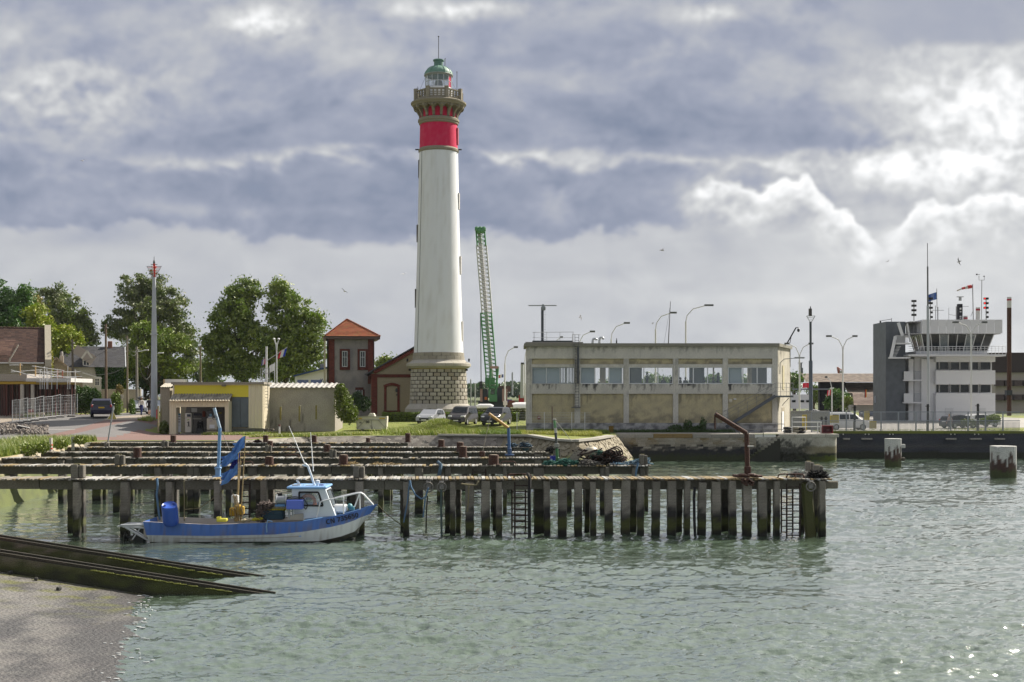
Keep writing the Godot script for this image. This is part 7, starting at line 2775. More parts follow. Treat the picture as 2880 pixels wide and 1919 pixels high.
	flag("blue white and red flag on the slanting gaff",at(807,980,112),[[-6,22],[-21,16]],[Color(0.02,0.05,0.35),Color(0.6,0.6,0.6),Color(0.5,0.02,0.03)],112.0)
	flag("red white and blue flag hanging by the thick mast",at(748,1008,112),[[-2,16],[-12,12]],[Color(0.45,0.05,0.10),Color(0.5,0.45,0.5),Color(0.05,0.05,0.2)],112.0)
	flag("white flag with dark print on the short pole",at(772,1022,115),[[1,20],[-15,16]],[Color(0.72,0.72,0.72),Color(0.68,0.68,0.68),Color(0.72,0.72,0.72)],115.0)
	t=thing("street_lamp","slim double-headed white lamp post before the big pair of trees","lamp",at(777,1080,118),"street lamps")
	b=paint(Color(0.52,0.53,0.54))
	b.tube([at(778,1110,118),at(777.5,990,118),at(776,970,118),at(771,955,118)],0.06,6)
	b.tube([at(777.5,990,118),at(779,970,118),at(783,957,118)],0.05,6)
	part("pole",b,M.plain,t)
	for x in [770.5,783.5]:
		b=paint(Color(0.6,0.61,0.62))
		b.ball(at(x,954,118),Vector3(0.12,0.1,0.2),10,6)
		part("lamp_head",b,M.plain,t)
	# yacht club
	D=150.0
	t=thing("club_house","white flat building with blue window bands and a blue roof edge","building",at(880,1120,D))
	b=paint(Color(0.70,0.71,0.72))
	b.prism(PackedVector2Array([Vector2(px(829,D),3.0),Vector2(px(960,D),3.0),Vector2(px(960,D),py(1025,D)),Vector2(px(829,D),py(1058,D))]),Transform3D(),-D-9,-D)
	part("wall",b,M.plain,t)
	b=paint(Color(0.03,0.06,0.17))
	b.bar(at(827,1058,D-0.2)+Vector3(0,0,-4.5),at(962,1024,D-0.2)+Vector3(0,0,-4.5),10.0,0.16,Vector3.UP)
	part("roof",b,M.plain,t)
	for e in [[836,857],[858,867],[874,904]]:
		b=paint(Color(0.10,0.14,0.35))
		bxp(b,e[0],e[1],1069,1092,D-0.05,D)
		part("window_band",b,M.gloss,t)
	lettering(t,"YACH",0.42,Transform3D(Basis(),at(918,1071,D-0.06)),mat("sign_blue",Color(0.03,0.06,0.22),0.6),"Droid Sans",true)
	b=paint(Color(0.25,0.25,0.24))
	b.bev(at(907,1030,D+4),Vector3(0.6,0.5,0.6),0.05)
	part("chimney",b,M.stone,t)
	# brick tower with an orange hipped roof
	D=140.0
	t=thing("brick_tower","square rendered tower with brick corners and an orange tiled hipped roof","tower",at(990,1160,D))
	var TW:=4.9
	var X0:=px(925,D)
	var X1:=px(1050,D)
	b=MB.new()
	wall_grid(b,Vector3(X0,2.7,-D),Vector3(X1-X0,0,0),Vector3(0,py(948,D)-2.7,0),0.2,func(p:Vector3,_u:float,v:float)->Color:
		var f:=nz.get_noise_2d(p.x*0.5,p.y*0.35)
		return Color(0.34,0.31,0.29).lerp(Color(0.22,0.205,0.215),clampf(f*1.5+0.35,0.0,1.0)).lerp(Color(0.11,0.10,0.11),runs(p,1.0-absf(v-0.45),0.8,3.0)*0.5))
	b.col=Color(0.42,0.37,0.26)
	b.q4(Vector3(X0-0.35,2.7,-D-TW),Vector3(X0-0.35,2.7,-D),Vector3(X0-0.35,py(948,D),-D),Vector3(X0-0.35,py(948,D),-D-TW))
	b.q4(Vector3(X1+0.1,2.7,-D),Vector3(X1+0.1,2.7,-D-TW),Vector3(X1+0.1,py(948,D),-D-TW),Vector3(X1+0.1,py(948,D),-D))
	b.q4(Vector3(X1,2.7,-D-TW),Vector3(X0,2.7,-D-TW),Vector3(X0,py(948,D),-D-TW),Vector3(X1,py(948,D),-D-TW))
	part("wall",b,M.stone,t)
	var brick:=Color(0.17,0.042,0.03)
	for e in [[925,941,948,1160],[1034.5,1050,948,1080],[925,1050,944,954]]:
		b=MB.new()
		bricks(b,px(e[0],D),px(e[1],D),py(e[3],D),py(e[2],D),-D+0.06,brick)
		part("brickwork",b,M.stone,t)
	for e in [[964,981],[1014,1031]]:
		b=MB.new()
		var d:=D-0.07
		bricks(b,px(e[0]-9,d),px(e[0]-3,d),py(1034,d),py(985,d),-d,brick*0.8)
		bricks(b,px(e[1]-3,d),px(e[1]+3,d),py(1034,d),py(985,d),-d,brick*0.8)
		bricks(b,px(e[0]-9,d),px(e[1]+3,d),py(986,d),py(982,d),-d+0.01,brick*0.8)
		bricks(b,px(e[0]-3,d),px(e[1]-3,d),py(987,d),py(984,d),-d+0.02,brick*0.9)
		bricks(b,px(e[0]-9,d),px(e[1]+3,d),py(1041,d),py(1033,d),-d+0.03,brick*0.75)
		part("window_surround",b,M.stone,t)
		window(t,at((e[0]+e[1])*0.5-3,1010,D-0.01),0.56,1.75,Color(0.52,0.55,0.56))
	b=MB.new()
	bricks(b,px(999,D),px(1022,D),py(1098,D),py(1090,D),-D+0.07,brick*0.6)
	bricks(b,px(1020,D),px(1025,D),py(1125,D),py(1096,D),-D+0.07,brick*0.6)
	part("window_surround",b,M.stone,t)
	window(t,at(1010,1108,D),0.7,0.9,Color(0.45,0.46,0.48))
	var rz:=-D-TW*0.5
	var ap:=Vector3(px(987,D+2.4),py(899,D+2.4),rz)
	var ey:=py(946,D-0.7)
	var ex0:=px(911,D-0.7)
	var ex1:=px(1067,D-0.7)
	var cor:=[Vector3(ex0,ey,-D+0.7),Vector3(ex1,ey,-D+0.7),Vector3(ex1,ey,-D-TW-0.7),Vector3(ex0,ey,-D-TW-0.7)]
	b=MB.new()
	for s in 4:
		var a:Vector3=cor[s]
		var c:Vector3=cor[(s+1)%4]
		var N:=14
		for r in N:
			var k0:=float(r)/N
			var k1:=float(r+1)/N
			var a0:=a.lerp(ap,k0); var c0:=c.lerp(ap,k0); var a1:=a.lerp(ap,k1); var c1:=c.lerp(ap,k1)
			var nr:=(c-a).cross(ap-a).normalized()*0.06
			var m:=maxi(int(a0.distance_to(c0)/0.3),1)
			for q in m:
				b.col=Color(0.40,0.115,0.045).lerp(Color(0.30,0.085,0.035),rng.randf()).lerp(Color(0.33,0.20,0.06),clampf(nz2.get_noise_2d(q*0.3+s*9.0,r*0.3)*0.7,0.0,0.5))
				var u0:=float(q)/m
				var u1:=float(q+1)/m
				b.q4(a0.lerp(c0,u0)+nr,a0.lerp(c0,u1)+nr,a1.lerp(c1,u1),a1.lerp(c1,u0))
				b.q4(a0.lerp(c0,u0),a0.lerp(c0,u1),a0.lerp(c0,u1)+nr,a0.lerp(c0,u0)+nr)
	t.rotation.y=0.19
	var rf:=part("roof",b,M.stone,t)
	b=paint(Color(0.10,0.07,0.06))
	b.box((cor[0]+cor[2])*0.5-Vector3.UP*0.16,Vector3(ex1-ex0-0.1,0.3,TW+1.3))
	part("eave",b,M.plain,rf)
	for s in 2:
		b=paint(Color(0.34,0.10,0.04))
		for k in 18:b.bev(cor[s].lerp(ap,k/18.0+0.03)+Vector3.UP*0.07,Vector3(0.24,0.12,0.24),0.05,Basis(Vector3(0,0,1),0.5 if s==0 else-0.5))
		part("hip_tiles",b,M.stone,rf)
	# annex with a brick-edged gable, joined to the lighthouse
	D=137.5
	t=thing("brick_annex","ochre lighthouse annex with brick corner, sloping brick roof edge and a blocked door","building",at(1100,1165,D))
	b=paint(Color(0.34,0.29,0.20))
	var apoly:=PackedVector2Array([Vector2(px(1040,D),2.6),Vector2(px(1180,D),2.6),Vector2(px(1180,D),py(973,D)),Vector2(px(1044,D),py(1052,D))])
	b.prism(apoly,Transform3D(),-D-8,-D)
	part("wall",b,M.stone,t)
	b=MB.new()
	bricks(b,px(1044,D),px(1061,D),py(1165,D),py(1052,D),-D+0.06,brick)
	bricks(b,px(1044,D),px(1180,D),py(1062,D),py(1053,D),-D+0.07,brick*0.9)
	part("brickwork",b,M.stone,t)
	b=MB.new()
	b.col=brick*1.1
	b.bar(at(1052,1048,D-0.1),at(1180,977,D-0.1),0.24,0.36)
	part("brick_verge",b,M.stone,t)
	b=paint(Color(0.10,0.10,0.12))
	b.bar(at(1026,1057,D-0.2)+Vector3(0,0.1,-4),at(1182,969,D-0.2)+Vector3(0,0.1,-4),8.4,0.12,Vector3.UP)
	part("roof",b,M.stone,t)
	b=MB.new()
	var d2:=D-0.08
	bricks(b,px(1080,d2),px(1087,d2),py(1158,d2),py(1088,d2),-d2,brick)
	bricks(b,px(1117,d2),px(1124,d2),py(1158,d2),py(1088,d2),-d2,brick)
	for k in 7:
		var u:=k/6.0
		b.col=brick
		b.bev(at(lerpf(1083,1121,u),1086-5.0*sin(u*PI),d2),Vector3(0.30,0.3,0.1),0.01,Basis(Vector3(0,0,1),(0.5-u)*0.7))
	bricks(b,px(1078,d2),px(1126,d2),py(1161,d2),py(1155,d2),-d2+0.03,brick*0.7)
	part("door_surround",b,M.stone,t)
	b=paint(Color(0.36,0.31,0.215))
	bxp(b,1087,1117,1088,1156,D-0.03,D)
	part("blocked_door",b,M.stone,t)
	b=paint(Color(0.03,0.03,0.035))
	b.bev(at(1115,1098,D-0.2),Vector3(0.22,0.4,0.25),0.06)
	b.bev(at(1116,1111,D-0.2),Vector3(0.18,0.12,0.25),0.03)
	part("wall_lamp",b,M.plain,t)
	# daymark mast
	D=115.0
	var mb:=at(433,1180,D)
	t=thing("daymark_mast","tall tapered grey mast with a red and white triangular daymark on top","mast",mb)
	b=paint(Color(0.38,0.40,0.44))
	b.tube([at(433,1186,D),at(433,940,D)],[0.32,0.26],8)
	b.tube([at(433,940,D),at(433,780,D)],[0.25,0.16],8)
	part("shaft",b,M.plain,t)
	b=paint(Color(0.40,0.42,0.44))
	b.box(at(433,941,D),Vector3(0.6,0.08,0.6))
	part("flange",b,M.plain,t)
	b=paint(Color(0.45,0.03,0.02))
	b.tube([at(433,784,D),at(433,742,D)],0.11,8)
	b.bev(at(433,751,D),Vector3(0.4,0.16,0.4),0.05)
	part("lantern_tube",b,M.plain,t)
	b=MB.new()
	for k in 11:
		var u:=k/10.0
		b.col=Color(0.5,0.05,0.04) if k%3==0 else Color(0.40,0.36,0.36)
		var hw:=lerpf(0.12,0.66,u)
		b.box(at(433,lerpf(778,750,u),D),Vector3(hw*2.0,0.035,0.03))
		b.box(at(433,lerpf(778,750,u),D),Vector3(0.03,0.035,hw*2.0))
	part("daymark_slats",b,M.plain,t)
	b=paint(Color(0.36,0.37,0.40))
	for s in [Vector3(1,0,0),Vector3(-1,0,0),Vector3(0,0,1),Vector3(0,0,-1)]:
		b.tube([at(433,781,D)+s*0.1,at(433,749,D)+s*0.68],0.03,5)
	b.tube([at(413,749,D),at(453,749,D)],0.025,5)
	part("daymark_frame",b,M.plain,t)
	b=paint(Color(0.06,0.06,0.06))
	b.lathe([Vector2(0.08,0),Vector2(0.1,0.3),Vector2(0.03,0.5),Vector2(0.02,0.8)],at(433,746,D),10)
	b.box(at(433,744,D),Vector3(0.6,0.05,0.05))
	part("top_light",b,M.plain,t)
	# skip
	D=112.0
	var so:=at(1045,1199,D)
	so.y=g(so.x,D-1.0)+0.05
	t=thing("waste_skip","white steel waste skip with a hooded top standing on the grass","skip",so)
	var wc:=Color(0.66,0.63,0.53)
	b=MB.new()
	b.col=wc
	b.prism(PackedVector2Array([Vector2(-1.3,0.12),Vector2(1.3,0.12),Vector2(1.36,1.28),Vector2(-1.36,1.28)]),Transform3D(),-1.5,0.0)
	var body:=part("body",b,M.paint,t,true)
	b=MB.new()
	b.col=wc*0.62
	for e in [[-1.3,0.14,1.3,0.14],[-1.36,1.27,1.36,1.27],[-1.3,0.14,-1.36,1.27],[1.3,0.14,1.36,1.27],[0,0.14,0,1.0],[-1.3,0.2,-0.55,0.95],[1.3,0.2,0.6,0.95],[-1.34,0.97,1.34,0.97]]:
		b.bar(Vector3(e[0],e[1],0.03),Vector3(e[2],e[3],0.03),0.07,0.08,Vector3(0,0,1))
	b.bev(Vector3(0.05,0.3,0.04),Vector3(0.12,0.16,0.1),0.03)
	b.bev(Vector3(-0.05,0.42,0.04),Vector3(0.2,0.05,0.1),0.015)
	part("frame",b,M.paint,t,true)
	b=MB.new()
	b.col=wc*0.9
	b.prism(PackedVector2Array([Vector2(-0.36,1.28),Vector2(0.3,1.28),Vector2(0.16,1.56),Vector2(-0.2,1.56)]),Transform3D(),-1.0,-0.1)
	part("hood",b,M.paint,t,true)
	b=paint(Color(0.2,0.19,0.16))
	for x in [-0.9,0.9]:b.bev(Vector3(x,0.05,-0.6),Vector3(0.12,0.16,1.3),0.02)
	part("runner",b,M.plain,t,true)
	b=paint(Color(0.55,0.40,0.04))
	b.box(Vector3(-1.02,1.1,0.02),Vector3(0.3,0.11,0.02))
	b.box(Vector3(0.95,1.1,0.02),Vector3(0.5,0.11,0.02))
	part("yellow_label",b,M.plain,t,true)
	lettering(t,"90",0.14,Transform3D(Basis(),so+Vector3(-1.0,0.72,0.06)),M.black,"Droid Sans",true)
	lettering(t,"90",0.22,Transform3D(Basis(),so+Vector3(-0.36,0.78,0.06)),M.black,"Droid Sans",true)

func bricks(b:MB,x0:float,x1:float,y0:float,y1:float,z:float,c:Color)->void:
	b.col=c*0.75
	b.span(Vector3(x0,y0,z-0.12),Vector3(x1,y1,z-0.012))
	var y:=y0
	var r:=0
	while y<y1-0.03:
		var x:=x0-(0.11 if r%2 else 0.0)
		var h:=minf(0.075,y1-y)
		while x<x1-0.02:
			var a:=maxf(x,x0)
			var e:=minf(x+0.22,x1)
			if e-a>0.04:
				b.col=c*rr(0.7,1.35)
				b.q4(Vector3(a+0.008,y,z),Vector3(e-0.008,y,z),Vector3(e-0.008,y+h-0.015,z),Vector3(a+0.008,y+h-0.015,z))
			x+=0.22
		y+=0.075
		r+=1

func flag(label:String,o:Vector3,ends:Array,cols:Array,d:float,w:=9)->void:
	# hung from o (hoist top): ends[0] hoist bottom offset px, ends[1] fly top offset px
	var t:=thing("flag",label,"flag",o,"flags")
	var s:=d/F
	var dn:=Vector3(ends[0][0]*s,-ends[0][1]*s,0)
	var fl:=Vector3(ends[1][0]*s,-ends[1][1]*s*0.35,0)
	var rows:=[]
	var cc:=[]
	for j in 7:
		var r:=PackedVector3Array()
		var c:=PackedColorArray()
		for i in w:
			var u:=i/float(w-1)
			var p:=o+dn*(1.0-j/6.0)+fl*u
			p+=Vector3(0,-0.12*u*u*fl.length(),sin(u*9.0+j*0.5)*0.12*u*fl.length())
			r.append(p)
			c.append(cols[mini(int(u*2.999),2)])
		rows.append(r); cc.append(c)
	var b:=MB.new()
	b.sheet(rows,cc)
	part("cloth",b,M.cloth,t)

# ---------- fishing boat ----------
const BDC:=48.95
func lut(x:float,t:Array)->float:
	if x<=t[0][0]:return t[0][1]
	for i in t.size()-1:
		if x<=t[i+1][0]:return lerpf(t[i][1],t[i+1][1],(x-t[i][0])/(t[i+1][0]-t[i][0]))
	return t[-1][1]

# point on the hull: x along the boat, level 0 keel, 1 waterline, 2 colour line, 3 sheer, 4 inner rail
func hull(x:float,level:int,side:float)->Vector3:
	var hb:=lut(x,[[412,1.0],[500,1.12],[780,1.12],[870,1.02],[940,0.8],[1000,0.46],[1040,0.18],[1062,0.02]])
	var y:=0.0
	var k:=1.0
	var xx:=x
	match level:
		0:
			y=lut(x,[[412,1535],[900,1535],[960,1520],[1010,1502],[1062,1500]]); k=0.55; xx=minf(x,1006.0+(x-1006.0)*0.0) if x>1006.0 else x
		1:
			y=lut(x,[[412,1522],[900,1520],[960,1508],[1010,1490],[1062,1480]]); k=0.84; xx=x if x<1000.0 else 1000.0+(x-1000.0)*0.22
		2:
			y=lut(x,[[412,1502],[600,1504],[780,1500],[862,1492],[930,1481],[971,1472],[1015,1457],[1062,1446]]); k=0.94; xx=x if x<1000.0 else 1000.0+(x-1000.0)*0.66
		_:
			y=lut(x,[[412,1464],[600,1472],[750,1467],[850,1463.5],[932,1451],[966,1444.5],[1012,1432],[1062,1418]]); k=1.0 if level==3 else 0.9
	if x<440.0:xx+=[20.0,15.0,8.0,0.0,0.0][level]*(440.0-x)/28.0
	var d:=BDC-hb*0.5
	return Vector3(px(xx,d),py(y,d),-BDC+hb*k*side)

func ringface(b:MB,o:Array,i:Array)->void:
	for k in 4:
		var m:=(k+1)%4
		b.q4(o[k],o[m],i[m],i[k])

func build_boat()->void:
	var t:=thing("fishing_boat","small blue and white fishing boat with a wheelhouse, moored at the nearest pier","boat",Vector3(px(700,BDC),0,-BDC))
	var xs:=[]
	for k in 100:xs.append(lerpf(412,1062,k/99.0))
	var blue:=Color(0.075,0.17,0.52)
	var sh:=func(l0:int,l1:int,c0:Color,c1:Color)->MB:
		var b:=MB.new()
		for side in [1.0,-1.0]:
			var r0:=PackedVector3Array(); var r1:=PackedVector3Array()
			var k0:=PackedColorArray(); var k1:=PackedColorArray()
			for x in (xs if side>0 else xs.slice(0)):
				r0.append(hull(x,l0,side)); r1.append(hull(x,l1,side))
				k0.append(c0.lerp(Color(0.22,0.17,0.11),clampf(nz2.get_noise_2d(x*0.06,l0*9.0)*1.6-0.15,0,0.55))); k1.append(c1.lerp(c1*0.6,clampf(nz2.get_noise_2d(x*0.09,l1*5.0)*1.5,0,0.7)))
			if side>0:b.sheet([r0,r1],[k0,k1])
			else:b.sheet([r1,r0],[k1,k0])
		return b
	part("bottom",sh.call(0,1,Color(0.06,0.07,0.06),Color(0.10,0.10,0.08)),M.gloss,t)
	var wb:MB=sh.call(1,2,Color(0.62,0.66,0.65),Color(0.68,0.71,0.71))
	part("white_topside",wb,M.gloss,t)
	part("blue_strake",sh.call(2,3,blue,Color(0.085,0.19,0.54)),M.gloss,t)
	var b:=MB.new()
	b.col=blue*0.8
	for l in 3:b.q4(hull(412,l,-1),hull(412,l,1),hull(412,l+1,1),hull(412,l+1,-1))
	part("transom",b,M.gloss,t)
	b=MB.new()
	for i in xs.size()-1:
		b.col=Color(0.40,0.37,0.33) if xs[i]<845 else Color(0.20,0.40,0.70)
		for side in [1.0,-1.0]:
			var a:=hull(xs[i],3,side); var c:=hull(xs[i+1],3,side); var e:=hull(xs[i+1],4,side); var f:=hull(xs[i],4,side)
			if side>0:b.q4(a,c,e,f)
			else:b.q4(f,e,c,a)
			var dn:=Vector3.UP*0.6
			if xs[i]<850:b.q4(f,e,e-dn,f-dn)
	part("gunwale",b,M.paint,t)
	b=MB.new()
	for i in xs.size()-1:
		var up:=-0.58 if xs[i]<850 else-0.03
		b.col=Color(0.16,0.165,0.16) if xs[i]<850 else Color(0.17,0.36,0.66)
		b.q4(hull(xs[i],4,1)+Vector3.UP*up,hull(xs[i+1],4,1)+Vector3.UP*up,hull(xs[i+1],4,-1)+Vector3.UP*up,hull(xs[i],4,-1)+Vector3.UP*up)
	part("deck",b,M.paint,t)
	# name on the bow
	var a:=hull(925,2,1).lerp(hull(925,3,1),0.58)
	var c:=hull(1003,2,1).lerp(hull(1003,3,1),0.5)
	var u:=(c-a).normalized()
	var n:=u.cross(hull(965,3,1)-hull(965,2,1)).normalized()
	lettering(t,"CN 735650",0.19,Transform3D(Basis(u,n.cross(u),n),a.lerp(c,0.5)+n*0.075),M.black,"Droid Sans",true)
	# wheelhouse
	var N:=BDC-0.72
	var W:=1.44
	var side_o:=[at(829,1462,N),at(943,1451,N),at(914,1376,N),at(820,1376,N)]
	var side_i:=[at(843,1422,N),at(908,1423,N),at(895,1385,N),at(841,1385,N)]
	var bk:=Vector3(0,0,-W)
	b=paint(Color(0.62,0.68,0.73))
	ringface(b,side_o,side_i)
	var so2:=[]; var si2:=[]
	for k in 4:so2.append(side_o[3-k]+bk); si2.append(side_i[3-k]+bk)
	ringface(b,so2,si2)
	var fo:=[side_o[1],side_o[1]+bk,side_o[2]+bk,side_o[2]]
	var fi:=[]
	for e in [[0.14,0.3],[0.86,0.3],[0.86,0.92],[0.14,0.92]]:fi.append((fo[0] as Vector3).lerp(fo[1],e[0]).lerp((fo[3] as Vector3).lerp(fo[2],e[0]),e[1]))
	ringface(b,fo,fi)
	b.q4(side_o[0]+bk,side_o[0],side_o[3],side_o[3]+bk)
	var wh:=part("wheelhouse",b,M.gloss,t)
	var fr:=paint(Color(0.012,0.012,0.014))
	for k in 4:
		var m:=(k+1)%4
		fr.tube([side_i[k]+Vector3(0,0,0.015),side_i[m]+Vector3(0,0,0.015)],0.035,6)
		fr.tube([fi[k],fi[m]],0.025,6)
	part("window_seal",fr,M.plain,wh)
	for q in [side_i,si2,fi]:
		b=MB.new()
		b.q4(q[0],q[1],q[2],q[3])
		part("pane",b,M.glass,wh)
	b=paint(Color(0.25,0.45,0.75))
	b.bev(at(863,1373,N)+Vector3(0,0.02,-W*0.5),Vector3(px(920,N)-px(808,N),0.09,W+0.25),0.03)
	part("roof",b,M.gloss,wh)
	b=paint(Color(0.50,0.16,0.08))
	var o:=at(866,1413,N+0.35)
	var pts:=[]
	for k in 21:pts.append(o+Vector3(cos(TAU*k/20),sin(TAU*k/20),0)*0.27)
	b.tube(pts,0.07,8,false)
	tag(part("life_ring",b,M.matte),"orange life ring behind the wheelhouse side window","life ring")
	# roof gear
	b=paint(Color(0.62,0.65,0.68))
	b.prism(PackedVector2Array([Vector2(-0.07,0),Vector2(0.08,0),Vector2(0.06,0.14),Vector2(0.0,0.22),Vector2(-0.09,0.24),Vector2(-0.03,0.15)]),Transform3D(Basis(),at(839,1369,N+0.3)),-0.05,0.05)
	b.bev(at(834,1366,N+0.3),Vector3(0.34,0.09,0.2),0.02)
	b.lathe([Vector2(0.05,0),Vector2(0.05,0.12),Vector2(0.09,0.16),Vector2(0.09,0.26),Vector2(0,0.3)],at(893,1371,N+0.3),10)
	b.tube([at(853,1370,N+0.3),at(853,1362,N+0.3)],0.015,5)
	b.tube([at(870,1370,N+0.3),at(870,1363,N+0.3)],0.015,5)
	b.tube([at(858,1366,N+0.3),at(885,1365,N+0.3)],0.015,5)
	part("roof_fittings",b,M.gloss,t)
	b=paint(Color(0.03,0.035,0.16))
	b.bev(at(903,1368,N+0.5),Vector3(0.24,0.14,0.3),0.05)
	part("blue_cover",b,M.matte,t)
	b=paint(Color(0.60,0.66,0.72))
	b.tube([at(886,1371,N+0.6),at(876,1340,N+0.6),at(866,1312,N+0.6),at(857,1304,N+0.6)],0.045,7)
	b.tube([at(866,1312,N+0.6),at(850,1308,N+0.6)],0.03,6)
	part("mast",b,M.gloss,t)
	b=paint(Color(0.72,0.74,0.76))
	b.tube([at(857,1306,N+0.6),at(812,1198,N+0.6)],[0.022,0.01],5)
	b.tube([at(881,1326,N+0.6),at(873,1216,N+0.6)],[0.022,0.012],5)
	part("whip_aerial",b,M.plain,t)
	# bow rail
	for k in 2:
		var dd:=BDC-0.85+k*1.55
		var e:=k*2.0
		b=paint(Color(0.72,0.73,0.74))
		b.tube([at(890,1457-e*3,dd),at(900,1414-e,dd),at(905,1410-e,dd),at(1004,1388-e,dd-0.3*(k-0.5)*2.0),at(1015,1387-e,BDC+(k-0.5)*0.8),at(1022,1391-e,BDC+(k-0.5)*0.7),at(1050,1421-e*0.5,BDC+(k-0.5)*0.1)],0.026,6)
		b.tube([at(966,1398-e,dd-0.1*(k-0.5)),at(966,1446,dd+0.2-k*0.4)],0.024,6)
		b.tube([at(1012,1388-e,BDC+(k-0.5)*0.85),at(1012,1433,BDC+(k-0.5)*0.7)],0.024,6)
		if k==0:b.tube([at(1011,1389,BDC-0.4),at(997,1426,BDC-0.3)],0.024,6)
		part("bow_rail",b,M.gloss,t)
	b=paint(Color(0.66,0.68,0.70))
	b.bev(at(957,1430,BDC),Vector3(0.5,0.3,0.6),0.05)
	part("deck_box",b,M.gloss,t)
	b=paint(Color(0.07,0.22,0.26))
	b.ball(at(984,1424,BDC),Vector3(0.11,0.11,0.16),10,6)
	b.bev(at(989,1430,BDC),Vector3(0.22,0.16,0.2),0.03)
	part("winch",b,M.paint,t)
	# line hauler: steel drum and blue box
	b=MB.new()
	b.lathe([Vector2(0.05,0),Vector2(0.21,0),Vector2(0.21,0.03),Vector2(0.15,0.04),Vector2(0.15,0.36),Vector2(0.21,0.37),Vector2(0.21,0.4),Vector2(0.05,0.4)],Vector3.ZERO,18)
	var dr:=part("hauler_drum",b,M.steel,t,true)
	dr.transform=Transform3D(Basis(Vector3(0,0,1),-PI*0.5),at(777,1406,N-0.3)-t.position)
	b=paint(Color(0.10,0.16,0.58))
	b.bev(at(830,1419,N-0.3),Vector3(0.62,0.36,0.4),0.02)
	part("hauler_box",b,M.gloss,t)
	b=paint(Color(0.10,0.22,0.42))
	b.bev(at(790,1421,N-0.2),Vector3(0.4,0.1,0.4),0.02)
	b.col=Color(0.35,0.38,0.40)
	b.tube([at(812,1432,N-0.2),at(814,1460,N-0.1)],0.05,7)
	b.tube([at(822,1432,N-0.2),at(824,1458,N-0.1)],0.035,7)
	b.col=Color(0.015,0.015,0.015)
	b.tube([at(806,1401,N-0.25),at(828,1398,N-0.2),at(852,1400,N-0.1),at(866,1422,N-0.05),at(860,1433,N),at(852,1424,N)],0.022,6)
	b.tube([at(806,1404,N-0.25),at(832,1403,N-0.2),at(848,1404,N)],0.018,6)
	part("hauler_frame",b,M.plain,t)
	b=paint(Color(0.015,0.015,0.015))
	b.bev(at(786,1393,N),Vector3(0.2,0.16,0.2),0.03)
	part("hauler_motor",b,M.plain,t)
	b=paint(Color(0.40,0.38,0.33))
	b.prism(PackedVector2Array([Vector2(px(800,N),py(1463,N)),Vector2(px(855,N),py(1462,N)),Vector2(px(853,N),py(1444,N)),Vector2(px(820,N),py(1448,N))]),Transform3D(),-N-0.05,-N+0.15)
	part("splash_board",b,M.paint,t)
	# stern gear frame and propeller leg
	b=paint(Color(0.50,0.52,0.53))
	for k in 2:
		var d:=BDC-0.8+k*1.5
		b.tube([at(412,1477,d),at(340,1478,d)],0.045,7)
		b.tube([at(412,1486,d),at(345,1482,d)],0.035,7)
		b.tube([at(352,1483,d),at(418,1521,d)],0.045,7)
		b.tube([at(368,1484,d),at(412,1512,d)],0.025,6)
		b.tube([at(395,1484,d),at(372,1518,d)],0.025,6)
	b.tube([at(340,1478,BDC-0.8),at(340,1478,BDC+0.7)],0.045,7)
	b.bev(at(376,1476,BDC),Vector3(0.9,0.04,1.4),0.01)
	part("stern_frame",b,M.gloss,t)
	b=paint(Color(0.03,0.032,0.034))
	b.bev(at(393,1508,BDC),Vector3(0.5,0.7,0.25),0.08)
	for k in 3:b.bev(at(352,1512,BDC)+Vector3(0,sin(k*TAU/3)*0.12,cos(k*TAU/3)*0.12),Vector3(0.05,0.24,0.14),0.02,Basis(Vector3.RIGHT,-k*TAU/3))
	b.tube([at(352,1512,BDC),at(390,1512,BDC)],0.06,8)
	part("outdrive",b,M.gloss,t)
	b=paint(Color(0.22,0.36,0.55))
	b.tube([at(766,1468,N-0.42),at(753,1464,N-0.45),at(749,1480,N-0.45),at(750,1498,N-0.45)],0.03,6)
	part("fender_hose",b,M.plain,t)
	# loose things on board
	t=thing("blue_drum","blue plastic drum hanging on the boat's stern rail","drum",at(481,1476,BDC-1.2))
	var q:=Transform3D(Basis(Vector3(0,0,1),-0.02)*Basis(Vector3.RIGHT,0.42),at(481,1474,BDC-1.25))
	b=paint(Color(0.03,0.09,0.42))
	b.lathe([Vector2(0,0),Vector2(0.26,0.0),Vector2(0.29,0.04),Vector2(0.3,0.2),Vector2(0.305,0.42),Vector2(0.3,0.66),Vector2(0.29,0.8),Vector2(0.27,0.84),Vector2(0.27,0.82),Vector2(0,0.81)],Vector3.ZERO,24,true)
	var dm:=part("shell",b,M.gloss,t,true)
	dm.transform=Transform3D(q.basis,q.origin-t.position)
	b=paint(Color(0.012,0.03,0.15))
	for e in [Vector3(0.14,0.83,-0.1),Vector3(-0.15,0.83,0.08)]:b.lathe([Vector2(0.05,0),Vector2(0.05,0.03),Vector2(0,0.035)],e,10)
	part("bung",b,M.gloss,dm,true)
	t=thing("fish_crate","dark teal fish crate beside the boat's wheelhouse","crate",at(768,1462,BDC-0.6))
	b=paint(Color(0.022,0.055,0.085))
	var co:=at(768,1448,BDC-0.5)
	b.bev(co,Vector3(0.86,0.36,0.5),0.03)
	for k in 4:b.bev(co+Vector3(0,-0.13+k*0.09,0.26),Vector3(0.84,0.025,0.03),0.008)
	part("body",b,M.plain,t)
	b=paint(Color(0.42,0.37,0.26))
	b.bev(co+Vector3(0.05,0.3,-0.1),Vector3(0.8,0.2,0.4),0.03)
	b.col=Color(0.45,0.38,0.03)
	b.bev(co+Vector3(0.15,0.21,0.0),Vector3(0.7,0.06,0.42),0.02)
	part("load",b,M.stone,t)
